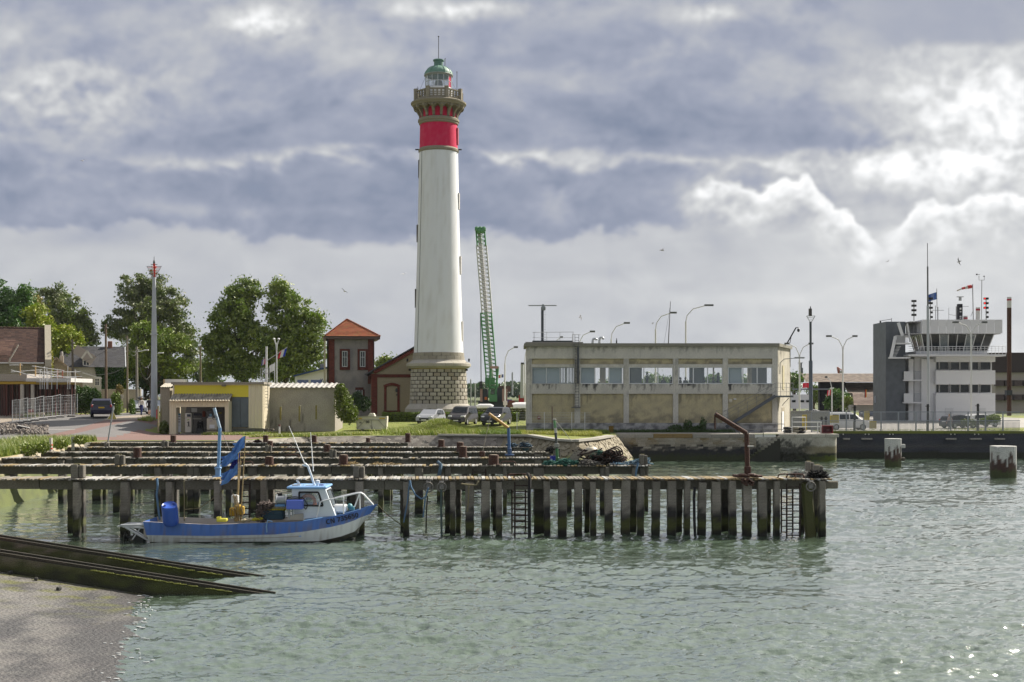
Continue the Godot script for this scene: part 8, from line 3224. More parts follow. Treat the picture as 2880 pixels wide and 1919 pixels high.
	heap("net_heap","brownish fishing net bundled on the crates beside the wheelhouse","net",[[745,1428,14,14],[738,1448,9,16],[752,1420,8,6]],BDC-0.6,Color(0.24,0.19,0.17),0.016,260)
	t=thing("yellow_box","bright yellow box on the boat's side rail","box",at(625,1468,BDC-0.8))
	b=paint(Color(0.58,0.53,0.06))
	b.bev(at(625,1463,BDC-0.8),Vector3(0.4,0.13,0.3),0.03)
	b.bev(at(615,1457,BDC-0.8),Vector3(0.16,0.08,0.2),0.02)
	part("case",b,M.plain,t)
	t=thing("oilskin","yellow and beige oilskin lying on the gunwale","clothing",at(710,1464,BDC-0.7))
	b=MB.new()
	for k in 12:
		b.col=Color(0.36,0.31,0.20) if k<6 else Color(0.40,0.36,0.02)
		b.bev(at(682+k*5,1465-k*0.55,BDC-0.7),Vector3(0.12,0.10+0.03*sin(k*2.0),0.3),0.035,Basis(Vector3(0,0,1),rr(-0.3,0.3)))
	part("cloth",b,M.matte,t)
	# dan buoys: bamboo poles with floats and blue flags
	var dl:=["tallest marker buoy pole with the highest blue flag","marker buoy pole with the left blue flag","marker buoy pole with the dark blue flag behind","marker buoy pole with the lowest blue flag"]
	var dp:=[[676,1468,690,1226,655,1246,34],[668,1468,670,1262,622,1283,30],[661,1468,676,1275,650,1296,24],[664,1468,677,1297,624,1330,34]]
	for k in 4:
		var e:Array=dp[k]
		var d:=BDC-0.3+k*0.14
		t=thing("marker_buoy",dl[k],"buoy",at(e[0],e[1],d),"marker buoys with blue flags on the boat")
		b=paint(Color(0.36,0.27,0.13))
		b.tube([at(e[0],e[1],d),at(e[2],e[3],d)],[0.026,0.018],6)
		part("pole",b,M.wood,t)
		var rows:=[]
		var cols:=[]
		for j in 7:
			var r:=PackedVector3Array()
			var cc:=PackedColorArray()
			for i in 10:
				var uu:=i/9.0
				var ax:=at(lerpf(e[2]-(e[2]-e[0])*0.14,e[2],j/6.0),e[3]+e[6]*(1.0-j/6.0),d)
				var p:=ax+Vector3((e[4]-e[2])*d/F*uu,-(e[5]-e[3]+e[6]*0.1)*d/F*uu,0)
				p+=Vector3(0,0.04*sin(uu*7.0+j),0.13*sin(uu*11.0+j*1.3+k)*(0.25+uu))
				if i==9:p+=Vector3(0.05*sin(j*2.7),0,0)
				r.append(p)
				cc.append((Color(0.13,0.29,0.66) if k!=2 else Color(0.03,0.035,0.28))*(1.0+0.12*nz2.get_noise_2d(i*0.5,j*0.5)))
			rows.append(r); cols.append(cc)
		b=MB.new()
		b.sheet(rows,cols)
		part("flag",b,M.cloth,t)
		b=MB.new()
		b.col=[Color(0.42,0.26,0.03),Color(0.62,0.62,0.60),Color(0.40,0.24,0.02),Color(0.46,0.30,0.04)][k]
		var fo2:Array=[[677,1436],[661,1404],[656,1440],[668,1432]][k]
		b.bev(at(fo2[0],fo2[1],d),Vector3(0.27,0.34,0.24),0.04)
		part("float",b,M.matte,t)
		b=paint(Color(0.34,0.26,0.13))
		for m in 5:b.tube([at(fo2[0]+rr(-8,8),fo2[1]-rr(8,20),d-0.15),at(fo2[0]+rr(-10,10),fo2[1]+rr(4,14),d-0.18),at(e[0]+rr(-6,6),1466,d-0.1)],0.012,4)
		part("cord",b,M.rope,t)

# loose pile of twine: many short bent strands spread over blobs [px, py, rx, ry]
func heap(called:String,label:String,cat:String,blobs:Array,d:float,col:Color,r:float,n:int,col2:=Color(-1,0,0))->Node3D:
	var t:=thing(called,label,cat,at(blobs[0][0],blobs[0][1]+blobs[0][3],d))
	var b:=MB.new()
	var s:=d/F
	for e in blobs:
		var o:=at(e[0],e[1]+e[3],d)
		b.col=col*0.6
		b.ball(o,Vector3(e[2]*s*0.85,e[3]*s*1.5,e[2]*s*0.6).max(Vector3.ONE*0.05),10,7)
		for k in n:
			var a:=rng.randf()*TAU
			var h:=rng.randf()
			var p:=o+Vector3(cos(a)*e[2]*s*sqrt(1.0-h*h*0.9),h*e[3]*s*1.85,sin(a)*e[2]*s*0.7*sqrt(1.0-h*h*0.9))
			b.col=(col if col2.r<0 or rng.randf()<0.7 else col2)*rr(0.65,1.3)
			var v:=Vector3(rng.randfn(),rng.randfn()*0.4,rng.randfn())*0.09
			var w:=Vector3(rng.randfn(),rng.randfn()*0.5,rng.randfn())*0.06
			b.tube([p-v,p+w,p+v],r,4,false)
	part("twine",b,M.rope,t)
	return t

# ---------- davits, nets, ropes and ladders on the piers ----------
func davit(label:String,pts:Array,d:float,r:float,cols:Array,m:String)->Node3D:
	var t:=thing("davit",label,"davit",at(pts[0][0],pts[0][1],d),"davits on the piers")
	for k in pts.size()-1:
		var b:=MB.new()
		b.col=cols[k]
		b.tube([at(pts[k][0],pts[k][1],d),at(pts[k+1][0],pts[k+1][1],d)],r*(1.0 if k==0 else 0.92),10)
		part("post" if k==0 else "arm",b,M[m],t)
	var b:=MB.new()
	b.col=cols[0]*0.8
	b.bev(at(pts[0][0],pts[0][1],d)+Vector3(0,0.06,0),Vector3(r*6,0.08,r*5),0.02)
	b.bev(at(pts[0][0],pts[0][1],d)+Vector3(0,0.25,0),Vector3(r*2.6,0.4,r*2.6),0.04)
	part("base",b,M[m],t)
	return t

func cord(called:String,label:String,pts:Array,r:float,col:Color)->void:
	var b:=MB.new()
	b.col=col
	var P:=[]
	for e in pts:P.append(at(e[0],e[1],e[2]))
	b.tube(P,r,5)
	tag(part(called,b,M.rope),label,"rope","ropes")

func build_gear()->void:
	var t:=davit("rusty brown steel davit with an angled arm and chain on the nearest pier",[[2103,1342],[2100,1219],[2011,1165]],50.6,0.1,[Color.WHITE,Color.WHITE],"rust")
	var b:=MB.new()
	for k in 5:b.bev(at(2075+k*13,1339-(k%2)*3,50.4),Vector3(0.3,0.1,0.5),0.03,Basis(Vector3.UP,rr(-0.5,0.5)))
	for k in 6:b.bev(at(2090+k*5,1352+(k%3)*4,49.9),Vector3(0.16,0.2,0.1),0.02,Basis(Vector3(0,0,1),rr(-0.7,0.7)))
	part("anchor_plate",b,M.rust,t)
	b=MB.new()
	for k in 12:
		var o:=at(2011,1172+k*3.0,50.6)
		var p:=[]
		for i in 9:p.append(o+(Vector3(cos(TAU*i/8)*0.03,sin(TAU*i/8)*0.05,0) if k%2 else Vector3(0,sin(TAU*i/8)*0.05,cos(TAU*i/8)*0.03)))
		b.tube(p,0.012,4,false)
	part("chain",b,M.rust,t)
	b=paint(Color(0.4,0.4,0.38))
	b.tube([at(2103,1256,50.5),at(2120,1256,50.5)],0.03,6)
	part("handle",b,M.plain,t)
	t=davit("light blue painted davit leaning over the nearest pier by the boat's flags",[[613,1346],[618,1205],[602,1148]],51.0,0.07,[Color(0.16,0.32,0.55),Color(0.36,0.48,0.60)],"paint")
	b=paint(Color(0.15,0.29,0.50))
	b.bev(at(613,1331,51),Vector3(0.2,0.4,0.2),0.03)
	b.bev(at(613,1317,51),Vector3(0.26,0.1,0.26),0.03)
	part("socket",b,M.paint,t)
	b=paint(Color(0.1,0.1,0.1))
	b.lathe([Vector2(0.1,-0.03),Vector2(0.12,0),Vector2(0.1,0.03)],Vector3.ZERO,12)
	var pl:=part("pulley",b,M.plain,t,true)
	pl.transform=Transform3D(Basis(Vector3.RIGHT,PI*0.5),at(604,1174,50.9)-t.position)
	b=paint(Color(0.2,0.2,0.2))
	b.tube([at(620,1207,51),at(645,1266,51)],0.012,4)
	part("stay",b,M.plain,t)
	t=davit("davit with a blue post and a yellow arm on the third pier",[[1433,1283],[1430,1204],[1375,1164]],67.2,0.085,[Color(0.05,0.11,0.24),Color(0.46,0.27,0.06)],"paint")
	b=paint(Color(0.42,0.38,0.30))
	b.tube([at(1380,1168,67),at(1366,1230,67),at(1355,1281,67)],0.02,5)
	part("hoist_line",b,M.rope,t)
	b=paint(Color(0.1,0.1,0.1))
	b.bev(at(1356,1277,67),Vector3(0.3,0.3,0.3),0.05)
	part("winch",b,M.rust,t)
	t=davit("straight green and white pole davit beside the net heap",[[1568,1312],[1566,1262],[1563,1218],[1562,1204],[1559,1180]],60.2,0.07,[Color(0.05,0.17,0.06),Color(0.06,0.07,0.065),Color(0.5,0.5,0.45),Color(0.12,0.26,0.12)],"paint")
	b=paint(Color(0.25,0.25,0.22))
	b.tube([at(1561,1182,60.2),at(1609,1243,60.5)],0.014,4)
	b.bev(at(1566,1253,60.2),Vector3(0.24,0.2,0.2),0.03)
	b.bev(at(1559,1181,60.2),Vector3(0.2,0.12,0.14),0.04)
	part("stay",b,M.plain,t)
	# end of the second pier: nets, gear, float
	var d:=60.3
	heap("net_heap","teal green fishing net heaped left of the rusty gear on the second pier","net",[[1548,1303,16,6],[1590,1300,18,9],[1610,1302,14,6]],d-0.3,Color(0.05,0.20,0.15),0.014,260,Color(0.10,0.30,0.25))
	heap("net_heap","green net lying over the middle of the rusty gear","net",[[1675,1275,20,10],[1690,1280,12,9]],d+0.2,Color(0.05,0.18,0.14),0.014,220,Color(0.09,0.26,0.2))
	heap("net_heap","grey brown net at the front of the second pier's gear","net",[[1650,1300,16,6],[1672,1304,14,5]],d-0.5,Color(0.20,0.19,0.17),0.014,200)
	heap("rope_coil","blue and white ropes wound round the post at the second pier's end","rope",[[1812,1295,12,10],[1785,1302,16,5],[1765,1305,14,4],[1735,1306,16,3]],d-0.3,Color(0.16,0.30,0.42),0.018,130,Color(0.45,0.47,0.47))
	heap("net_heap","whitish net heaped at the head of the nearest pier","net",[[2250,1334,22,11],[2268,1338,16,8]],50.9,Color(0.48,0.46,0.43),0.012,320,Color(0.30,0.38,0.34))
	heap("rope_coil","black rope wound round the post at the nearest pier's head","rope",[[2300,1332,22,7],[2310,1342,14,6]],50.5,Color(0.03,0.03,0.03),0.025,130)
	heap("rope_coil","blue rope wrapped round the fifth pier's end post","rope",[[1478,1252,13,7],[1440,1252,12,4]],80.6,Color(0.10,0.17,0.24),0.025,120)
	heap("net_heap","black net hung over the post behind the green pole","net",[[1552,1262,12,6]],66.9,Color(0.03,0.03,0.03),0.02,150)
	heap("rope_coil","tan rope lying beside the bollards on the second pier","rope",[[985,1304,18,3],[1085,1307,44,2]],60.2,Color(0.38,0.28,0.13),0.018,110)
	heap("rope_coil","dark brown coil by the farthest pier's second bollard","rope",[[724,1243,8,5]],88.4,Color(0.07,0.035,0.03),0.025,120)
	heap("net_heap","dark brown net and chain matting under the rusty gear","net",[[1690,1290,28,10],[1735,1290,24,12],[1712,1278,18,10]],d+0.1,Color(0.055,0.04,0.035),0.02,190,Color(0.13,0.06,0.04))
	t=thing("white_buoy","large cream mooring buoy behind the net heap","buoy",at(1663,1290,d+0.7))
	b=paint(Color(0.55,0.50,0.38))
	b.ball(at(1663,1274,d+0.3),Vector3(0.36,0.32,0.36),24,14)
	part("float",b,M.paint,t)
	b=paint(Color(0.3,0.28,0.2))
	b.lathe([Vector2(0.08,0),Vector2(0.08,0.05),Vector2(0,0.06)],at(1663,1257,d+0.3),10)
	part("eye",b,M.paint,t)
	t=thing("blue_tub","short blue plastic tub at the foot of the green pole","tub",at(1556,1305,d+0.3))
	b=paint(Color(0.025,0.035,0.30))
	b.lathe([Vector2(0.14,0),Vector2(0.16,0.38),Vector2(0.18,0.4),Vector2(0.15,0.4),Vector2(0.13,0.05),Vector2(0,0.05)],at(1556,1306,d+0.3),18)
	part("shell",b,M.gloss,t)
	b=paint(Color(0.3,0.35,0.5))
	b.box(at(1551,1294,d+0.12),Vector3(0.1,0.1,0.01))
	part("sticker",b,M.plain,t)
	t=thing("grey_pallet","grey slatted pallet leaning against the nets","pallet",at(1615,1298,d))
	for k in 5:
		b=paint(Color(0.36,0.33,0.27))
		b.bar(at(1598+k*6.5,1290-k*5,d),at(1626+k*3.5,1292-k*5,d-0.1),0.09,0.03,Vector3(0,0,1))
		part("slat",b,M.wood,t)
	for e in [[1596,1300,1627,1258],[1622,1296,1640,1268]]:
		b=paint(Color(0.30,0.27,0.21))
		b.bar(at(e[0],e[1],d+0.05),at(e[2],e[3],d+0.05),0.1,0.06,Vector3(0,0,1))
		part("runner",b,M.wood,t)
	t=thing("dredge_gear","tangle of rusty dredge frames, bars and hoops on the second pier","fishing gear",at(1700,1305,d))
	for k in 26:
		b=MB.new()
		var x:=rr(1625,1740)
		var y:=rr(1265,1300)
		var a:=rr(-0.9,1.0)
		var l:=rr(10,26)
		var dd:=d+rr(-0.4,0.5)
		b.bar(at(x-cos(a)*l,y+sin(a)*l*0.7,dd),at(x+cos(a)*l,minf(y-sin(a)*l*0.7,1304),dd+rr(-0.3,0.3)),rr(0.05,0.13),rr(0.04,0.1))
		part("bar",b,M.dark_rust,t)
	for k in 4:
		b=MB.new()
		var p:=[]
		var c:=at(1715+k*6,1282-k*2,d-0.2+k*0.15)
		for i in 17:p.append(c+Vector3(cos(TAU*i/16)*0.32,sin(TAU*i/16)*(0.28+k*0.02),sin(TAU*i/16)*0.1))
		b.tube(p,0.03,6,false)
		part("hoop",b,M.dark_rust,t)
	# ladders on the piers
	for e in [[1448,1487,1356,1518,49.95,"steel ladder on the nearest pier below the lighthouse's right"],[2213,2250,1360,1512,49.95,"steel ladder at the head of the nearest pier"],[2198,2230,1355,1506,51.5,"second steel ladder behind the one at the pier's head"],[1440,1478,1356,1500,51.6,"second steel ladder behind the one below the lighthouse"],[677,702,1353,1465,50.0,"steel ladder behind the boat's marker flags"],[1330,1366,1318,1405,59.6,"ladder on the second pier"]]:
		t=thing("ladder",e[5],"ladder",at((e[0]+e[1])*0.5,e[3],e[4]),"pier ladders")
		b=MB.new()
		for k in 2:
			var x:float=e[k]
			b.tube([at(x,e[3],e[4]),at(x,e[2],e[4])],0.035,6)
		part("rail",b,M.dark_rust,t)
		var y:float=e[2]+10
		while y<e[3]-4:
			b=MB.new()
			b.tube([at(e[0],y,e[4]),at(e[1],y,e[4])],0.025,5)
			part("rung",b,M.dark_rust,t)
			y+=17.0*50.0/e[4]
	# mooring rings
	for e in [[1205,1371,"mooring ring with blue rope on the nearest pier"],[1242,1371,"mooring ring with frayed rope right of the blue-roped one"],[2281,1369,"mooring ring at the head of the nearest pier"]]:
		t=thing("mooring_ring",e[2],"ring",at(e[0],e[1],49.85),"mooring rings")
		b=MB.new()
		var p:=[]
		for i in 21:p.append(at(e[0],e[1],49.85)+Vector3(cos(TAU*i/20),sin(TAU*i/20),0)*0.18)
		b.col=Color(0.20,0.19,0.17)
		b.tube(p,0.03,6,false)
		part("hoop",b,M.stone,t)
		b=paint(Color(0.24,0.235,0.22))
		b.bev(at(e[0],e[1]-6,49.9),Vector3(0.2,0.34,0.06),0.02)
		part("bracket",b,M.stone,t)
	var bl:=Color(0.14,0.26,0.42)
	var tn:=Color(0.30,0.26,0.15)
	cord("mooring_rope","long dark rope from the boat's bow down to a pile",[[1062,1419,48.9],[1080,1440,49.0],[1110,1464,49.3],[1128,1476,49.7],[1138,1484,49.9]],0.02,Color(0.13,0.12,0.05))
	cord("mooring_rope","blue rope looping from a pile to the mooring ring",[[1153,1352,49.8],[1156,1370,49.7],[1168,1392,49.7],[1185,1404,49.7],[1197,1398,49.7],[1205,1372,49.7]],0.035,bl)
	cord("mooring_rope","blue rope hanging down the pile left of the rings",[[1152,1352,49.8],[1146,1410,49.8],[1135,1470,49.85]],0.03,bl)
	cord("mooring_rope","blue rope end hanging below the left mooring ring",[[1205,1372,49.7],[1196,1400,49.7],[1190,1455,49.75]],0.03,bl)
	cord("mooring_rope","grey-green rope hanging below the right mooring ring",[[1241,1378,49.75],[1240,1420,49.75],[1242,1512,49.8]],0.045,Color(0.11,0.16,0.15))
	cord("mooring_rope","pair of dark chains hanging between the two rings",[[1202,1395,49.8],[1199,1440,49.8],[1198,1500,49.8]],0.03,Color(0.06,0.055,0.04))
	cord("mooring_rope","tan rope swagged under the deck right of the rings",[[1298,1362,49.8],[1315,1364,49.7],[1340,1365,49.7],[1346,1352,49.8]],0.04,tn)
	cord("mooring_rope","tan rope end hanging beside the pile",[[1318,1364,49.75],[1317,1410,49.75],[1314,1440,49.8]],0.035,tn)
	cord("mooring_rope","thick black rope bundle over the deck edge by the ladder",[[1484,1333,50.2],[1490,1348,49.8],[1488,1390,49.75],[1489,1512,49.8]],0.07,Color(0.025,0.025,0.025))
	cord("mooring_rope","black frayed rope hanging in the middle of the pier",[[1954,1370,49.8],[1952,1400,49.75],[1953,1468,49.75],[1955,1508,49.8]],0.06,Color(0.025,0.025,0.03))
	cord("mooring_rope","blue rope knotted on a pile left of the drum",[[441,1345,49.9],[443,1370,49.8],[440,1392,49.8],[446,1440,49.8],[449,1462,49.85]],0.045,bl)
	cord("mooring_rope","thin slack line between two piles behind the boat",[[519,1434,51.0],[560,1430,50.5],[600,1402,50.2],[630,1375,50.1]],0.02,tn)
	cord("mooring_rope","rope hanging into the water left of the boat's flags",[[517,1352,50.0],[518,1400,49.9],[518,1466,49.9]],0.025,tn)
	cord("mooring_rope","blue tail of the coil hanging from the second pier's end",[[1795,1302,59.4],[1790,1322,59.35],[1788,1338,59.4]],0.05,bl)
	cord("mooring_rope","blue rope over the second pier's edge below the lighthouse",[[1232,1300,59.8],[1240,1308,59.4],[1236,1330,59.4],[1233,1345,59.4]],0.09,Color(0.10,0.17,0.24))
	# dolphins in the water on the right
	for k in 2:
		var x:float=[2512,2822][k]
		var w:float=[46,70][k]
		var yt:float=[1235,1256][k]
		var yw:float=[1311,1342][k]
		d=5.65*F/(yw-HZ)
		t=thing("dolphin_pile",["rusty white-capped steel mooring dolphin standing alone in the water","nearer rusty dolphin with a white box top at the right edge"][k],"dolphin",at(x,yw,d),"mooring dolphins")
		var s:=d/F
		var rows:=[]
		var cols:=[]
		for j in 22:
			var y:=lerpf(-0.6,py(yt,d),j/21.0)
			var r:=PackedVector3Array()
			var c:=PackedColorArray()
			for i in 33:
				var a:=TAU*i/32
				var rad:=w*s*0.5*(1.0+0.03*sin(a*8.0))
				var p:=Vector3(px(x,d)+sin(a)*rad,y,-d+cos(a)*rad)
				r.append(p)
				var f:=nz2.get_noise_2d(a*3.0,y*0.5+k*5.0)
				var f2:=nz2.get_noise_2d(a*6.0,y*2.0)
				var col:=Color(0.10,0.05,0.035).lerp(Color(0.055,0.035,0.03),clampf(f2+0.5,0.0,1.0))
				col=col.lerp(Color(0.60,0.60,0.57),sst(1.15,1.35,y+f*0.9))
				col=col.lerp(Color(0.07,0.085,0.03),sst(0.6,0.3,y+f2*0.3))
				c.append(col)
			rows.append(r); cols.append(c)
		b=MB.new()
		b.sheet(rows,cols)
		b.col=Color(0.55,0.55,0.52)
		b.lathe([Vector2(w*s*0.51,py(yt,d)-0.02),Vector2(w*s*0.5,py(yt,d)+0.03),Vector2(0,py(yt,d)+0.05)],Vector3(px(x,d),0,-d),24)
		part("pile",b,M.stone,t)
		b=paint(Color(0.56,0.56,0.54))
		if k==0:b.bev(at(x+28,1255,d-0.2),Vector3(0.32,0.3,0.3),0.04)
		else:b.bev(at(x,1265,d-0.3),Vector3(1.25,0.42,0.9),0.04)
		part("fender",b,M.stone,t)
		if k==0:
			b=paint(Color(0.06,0.05,0.03))
			b.bev(at(x+28,1292,d-0.2),Vector3(0.3,0.28,0.3),0.05)
			part("fender",b,M.mossy,t)

# ---------- things given as lists: [part name, material, colour, shapes]; a shape is [x0, x1, y0, y1, d0, d1] (box) or [r, [x, y, d], [x, y, d] ...] (tube) ----------
func kit(called:String,label:String,cat:String,where:Vector3,parts:Array,group:="")->Node3D:
	var t:=thing(called,label,cat,where,group)
	for p in parts:
		var b:=MB.new()
		b.col=p[2]
		for s in p[3]:
			if s[1] is Array:
				var q:=[]
				for k in range(1,s.size()):q.append(at(s[k][0],s[k][1],s[k][2]))
				b.tube(q,s[0],8)
			else:bxp(b,s[0],s[1],s[2],s[3],s[4],s[5])
		part(p[0],b,M[p[1]],t)
	return t

func lamp_post(label:String,x:float,yb:float,yt:float,d:float,arms:Array)->void:
	var gy:=Color(0.55,0.55,0.54)
	var P:=[["pole","plain",gy,[[0.09,[x,yb,d],[x,yt+45.0,d]]]]]
	for a in arms:
		P.append(["arm","plain",gy,[[0.05,[x,yt+46.0,d],[x+a*0.05,yt+28,d],[x+a*0.3,yt+9,d],[x+a*0.8,yt,d]]]])
		P.append(["lamp_head","plain",Color(0.10,0.105,0.10),[[minf(x+a*0.78,x+a*1.15),maxf(x+a*0.78,x+a*1.15),yt-4,yt+1,d-0.12,d+0.12]]])
	kit("street_lamp",label,"lamp",at(x,yb,d),P,"street lamps")

func build_far()->void:
	# crawler crane
	var D:=230.0
	var gr:=Color(0.075,0.22,0.10)
	var wh:=Color(0.45,0.46,0.46)
	var t:=thing("crawler_crane","tall green and white lattice boom crane behind the lighthouse","crane",at(1385,1150,D))
	for seg in [[1338,1362,640,690,0],[1340,1368,690,880,1],[1352,1382,880,1090,0]]:
		var b:=MB.new()
		b.col=gr if seg[4]==0 else wh
		var xo:=38.0 if seg[2]<700 else 0.0
		var A:=[at(seg[0],seg[2],D),at(seg[1],seg[2],D),at(seg[0]+(seg[3]-seg[2])*0.083,seg[3],D),at(seg[1]+(seg[3]-seg[2])*0.083,seg[3],D)]
		var bk:=Vector3(0,0,-1.8)
		for k in 2:
			for z in 2:b.tube([A[k]+bk*z,A[k+2]+bk*z],0.13,6)
		var n:=int((seg[3]-seg[2])/11.0)
		for i in n:
			var u0:=float(i)/n
			var u1:=float(i+1)/n
			for z in 2:
				b.tube([A[0].lerp(A[2],u0)+bk*z,A[1].lerp(A[3],u1)+bk*z],0.05,4,false)
				b.tube([A[1].lerp(A[3],u0)+bk*z,A[0].lerp(A[2],u0)+bk*z],0.05,4,false)
			for k in 2:b.tube([A[k].lerp(A[k+2],u0),A[k].lerp(A[k+2],u1)+bk],0.05,4,false)
		part("boom_section",b,M.plain,t)
	var b:=paint(Color(0.33,0.32,0.33))
	b.tube([at(1348,650,D+1),at(1385,1085,D+1)],0.35,8)
	part("hoist_cables",b,M.plain,t)
	b=MB.new()
	b.col=gr
	for k in 5:b.bev(at(1341+k*5,645+(k%2)*5,D-0.5),Vector3(0.7,0.8,2.2),0.2)
	part("boom_head",b,M.plain,t)
	b=paint(Color(0.2,0.22,0.25))
	b.tube([at(1351,880,D),at(1353,1080,D)],0.1,5)
	b.tube([at(1380,900,D),at(1396,1030,D)],0.06,5)
	part("pendant",b,M.plain,t)
	for e in [["block","black",Color.WHITE,[[1348,1357,1073,1092,D-1,D]]],["cab_frame","plain",gr,[[0.2,[1380,1032,D],[1375,1120,D]],[0.2,[1401,1032,D],[1393,1120,D]],[0.2,[1375,1090,D],[1396,1090,D]],[1364,1392,1062,1082,D,D+2],[1376,1398,1110,1130,D-1,D+2]]],["warning_board","plain",Color(0.33,0.2,0.18),[[1378,1402,1030,1037,D-0.5,D],[1350,1357,1094,1130,D-0.4,D],[1412,1418,1094,1130,D-0.4,D],[1421,1427,1094,1130,D-0.4,D]]],["carbody","plain",Color(0.035,0.04,0.05),[[1345,1435,1128,1150,D,D+6],[1357,1372,1095,1130,D,D+3],[1396,1414,1092,1130,D,D+3]]],["counterweight","plain",Color(0.10,0.06,0.05),[[1396,1436,1086,1102,D+1,D+4]]],["orange_light","plain",Color(0.5,0.12,0.02),[[1363,1370,1117,1125,D-0.4,D-0.1]]],["blue_tank","plain",Color(0.02,0.03,0.2),[[1427,1440,1124,1132,D-1,D]]]]:
		b=MB.new()
		b.col=e[2]
		for s in e[3]:
			if s[1] is Array:b.tube([at(s[1][0],s[1][1],s[1][2]),at(s[2][0],s[2][1],s[2][2])],s[0],6)
			else:bxp(b,s[0],s[1],s[2],s[3],s[4],s[5])
		part(e[0],b,M[e[1]],t)
	kit("drill_rig","red drill rig with an upright grey mast left of the beige building","machine",at(1470,1140,215),[["mast","plain",Color(0.40,0.41,0.42),[[0.28,[1469,1120,215],[1469,1022,215]],[0.1,[1464,1120,215],[1466,1040,215]]]],["body","plain",Color(0.32,0.02,0.03),[[1459,1482,1112,1136,215,219]]],["head","plain",Color(0.05,0.05,0.05),[[1465,1474,1020,1025,214.7,216]]]])
	kit("container_stack","rust coloured containers stacked right of the crane","container",at(1430,1140,225),[["lower_container","plain",Color(0.12,0.05,0.035),[[1425,1450,1133,1146,225,228]]],["upper_container","plain",Color(0.16,0.05,0.04),[[1430,1448,1127,1132.8,225,228]]]])
	for e in [[1324,1070,1150,240,"thin dark pole left of the crane"],[1336,1082,1150,200,"white-headed pole between lighthouse and crane"],[1441,1050,1112,600,"far lattice telecom mast on the ridge"]]:
		kit("mast",e[4],"mast",at(e[0],e[2],e[3]),[["shaft","plain",Color(0.30,0.31,0.32),[[0.12 if e[3]<500 else 0.4,[e[0],e[2],e[3]],[e[0],e[1],e[3]]]]],["head","plain",Color(0.5,0.5,0.5),[[e[0]-1.5,e[0]+1.5,e[1]-3,e[1],e[3]-0.2,e[3]+0.2]]]],"distant masts")
	kit("white_tank","white rounded van roof behind the hedge, next to the beige building","van",at(1470,1150,145),[["roof","gloss",Color(0.7,0.7,0.7),[[0.75,[1446,1152,145],[1452,1150,145],[1500,1150,145]]]],["body","gloss",Color(0.6,0.6,0.6),[[1443,1500,1150,1185,144.6,146.5]]]])
	kit("white_van_roof","white van roof showing over the brown hedge","van",at(1360,1150,146),[["roof","gloss",Color(0.7,0.7,0.7),[[0.45,[1344,1150,146],[1350,1147,146],[1378,1147,146],[1384,1150,146]]]],["body","gloss",Color(0.6,0.6,0.6),[[1342,1392,1150,1185,145.7,147.5]]]])
	kit("round_sign","round white road sign before the crane","sign",at(1421,1160,150),[["post","plain",Color(0.4,0.4,0.4),[[0.05,[1421,1170,150],[1421,1130,150]]]],["disc","plain",Color(0.55,0.5,0.5),[[1415,1427,1128,1140,149.8,149.9]]]])
	lamp_post("curved lamp post with a French flag beside it, left of the beige building",1420,1165,978,150,[32])
	lamp_post("curved lamp post half behind the beige building's left edge",1476,1160,980,160,[12])
	lamp_post("lowest lamp arm over the beige building's roof, near the railing",1558,1150,950,190,[22])
	lamp_post("lamp arm over the roof between the railing and the vents",1628,1150,934,160,[40])
	lamp_post("curved lamp post over the roof left of the thin mast",1719,1150,910,145,[46])
	lamp_post("curved lamp post at the thin mast over the roof",1844,1150,881,135,[52])
	lamp_post("tallest curved lamp post over the beige roof",1929,1150,860,130,[68])
	flag("small French flag left of the lamp post by the crane",at(1416,1053,150),[[0,9],[-14,3]],[Color(0.03,0.05,0.2),Color(0.6,0.6,0.6),Color(0.4,0.04,0.05)],150.0)
	# parked cars on the lawn
	for e in [[1212,1200,122.0,"hatch",Color(0.30,0.31,0.34),-1.85,"silver hatchback half hidden by the grassy mound"],[1302,1200,121.0,"van",Color(0.04,0.038,0.043),-1.85,"dark grey family van parked in front of the lighthouse"],[1396,1204,120.0,"suv",Color(0.008,0.009,0.014),-1.85,"black car parked rightmost on the lawn"]]:
		var p:=at(e[0],e[1],e[2])
		p.y=g(p.x,e[2])+0.02
		car(e[6],e[3],e[4],p,e[5])
	# thatched hall and its neighbours on the right
	D=215.0
	var hl:=thing("brown_hall","large brown-roofed hall with an open end behind the lamp posts","hall",at(2370,1150,D))
	b=MB.new()
	for e in [[2258,2520,1051,1075,0.0,3.5],[2376,2520,1076,1106,-2.0,2.0]]:
		roof_tiles(b,at(e[0]+8,e[3],D+e[4]-4),Vector3(px(e[1],D)-px(e[0],D),0,0),at(e[0]-4,e[2],D+e[5]+4)-at(e[0]+8,e[3],D+e[4]-4),9,Color(0.15,0.115,0.09),Color(0.27,0.215,0.17),0.05,0.6)
	part("roof",b,M.stone,hl)
	for e in [["gable","plain",Color(0.03,0.03,0.035),[[2242,2262,1062,1075,D-2,D]]],["dark_bay","plain",Color(0.012,0.014,0.02),[[2305,2378,1075,1160,D+3,D+4]]],["wall","stone",Color(0.30,0.26,0.21),[[2376,2520,1106,1150,D-1,D]]],["beam","plain",Color(0.12,0.13,0.15),[[2230,2340,1093,1097,D-10,D-9.5]]]]:
		b=MB.new()
		b.col=e[2]
		for s in e[3]:bxp(b,s[0],s[1],s[2],s[3],s[4],s[5])
		part(e[0],b,M[e[1]],hl)
	var lo:=thing("low_house","low brown-tiled house with a pale gable before the hall","house",at(2440,1140,185))
	b=MB.new()
	roof_tiles(b,at(2402,1140,183),Vector3(5.2,0,0),at(2398,1106,186)-at(2402,1140,183),10,Color(0.20,0.145,0.12),Color(0.30,0.22,0.18),0.04,0.5)
	part("roof",b,M.stone,lo)
	b=paint(Color(0.45,0.44,0.40))
	bxp(b,2393,2496,1139,1156,184,187)
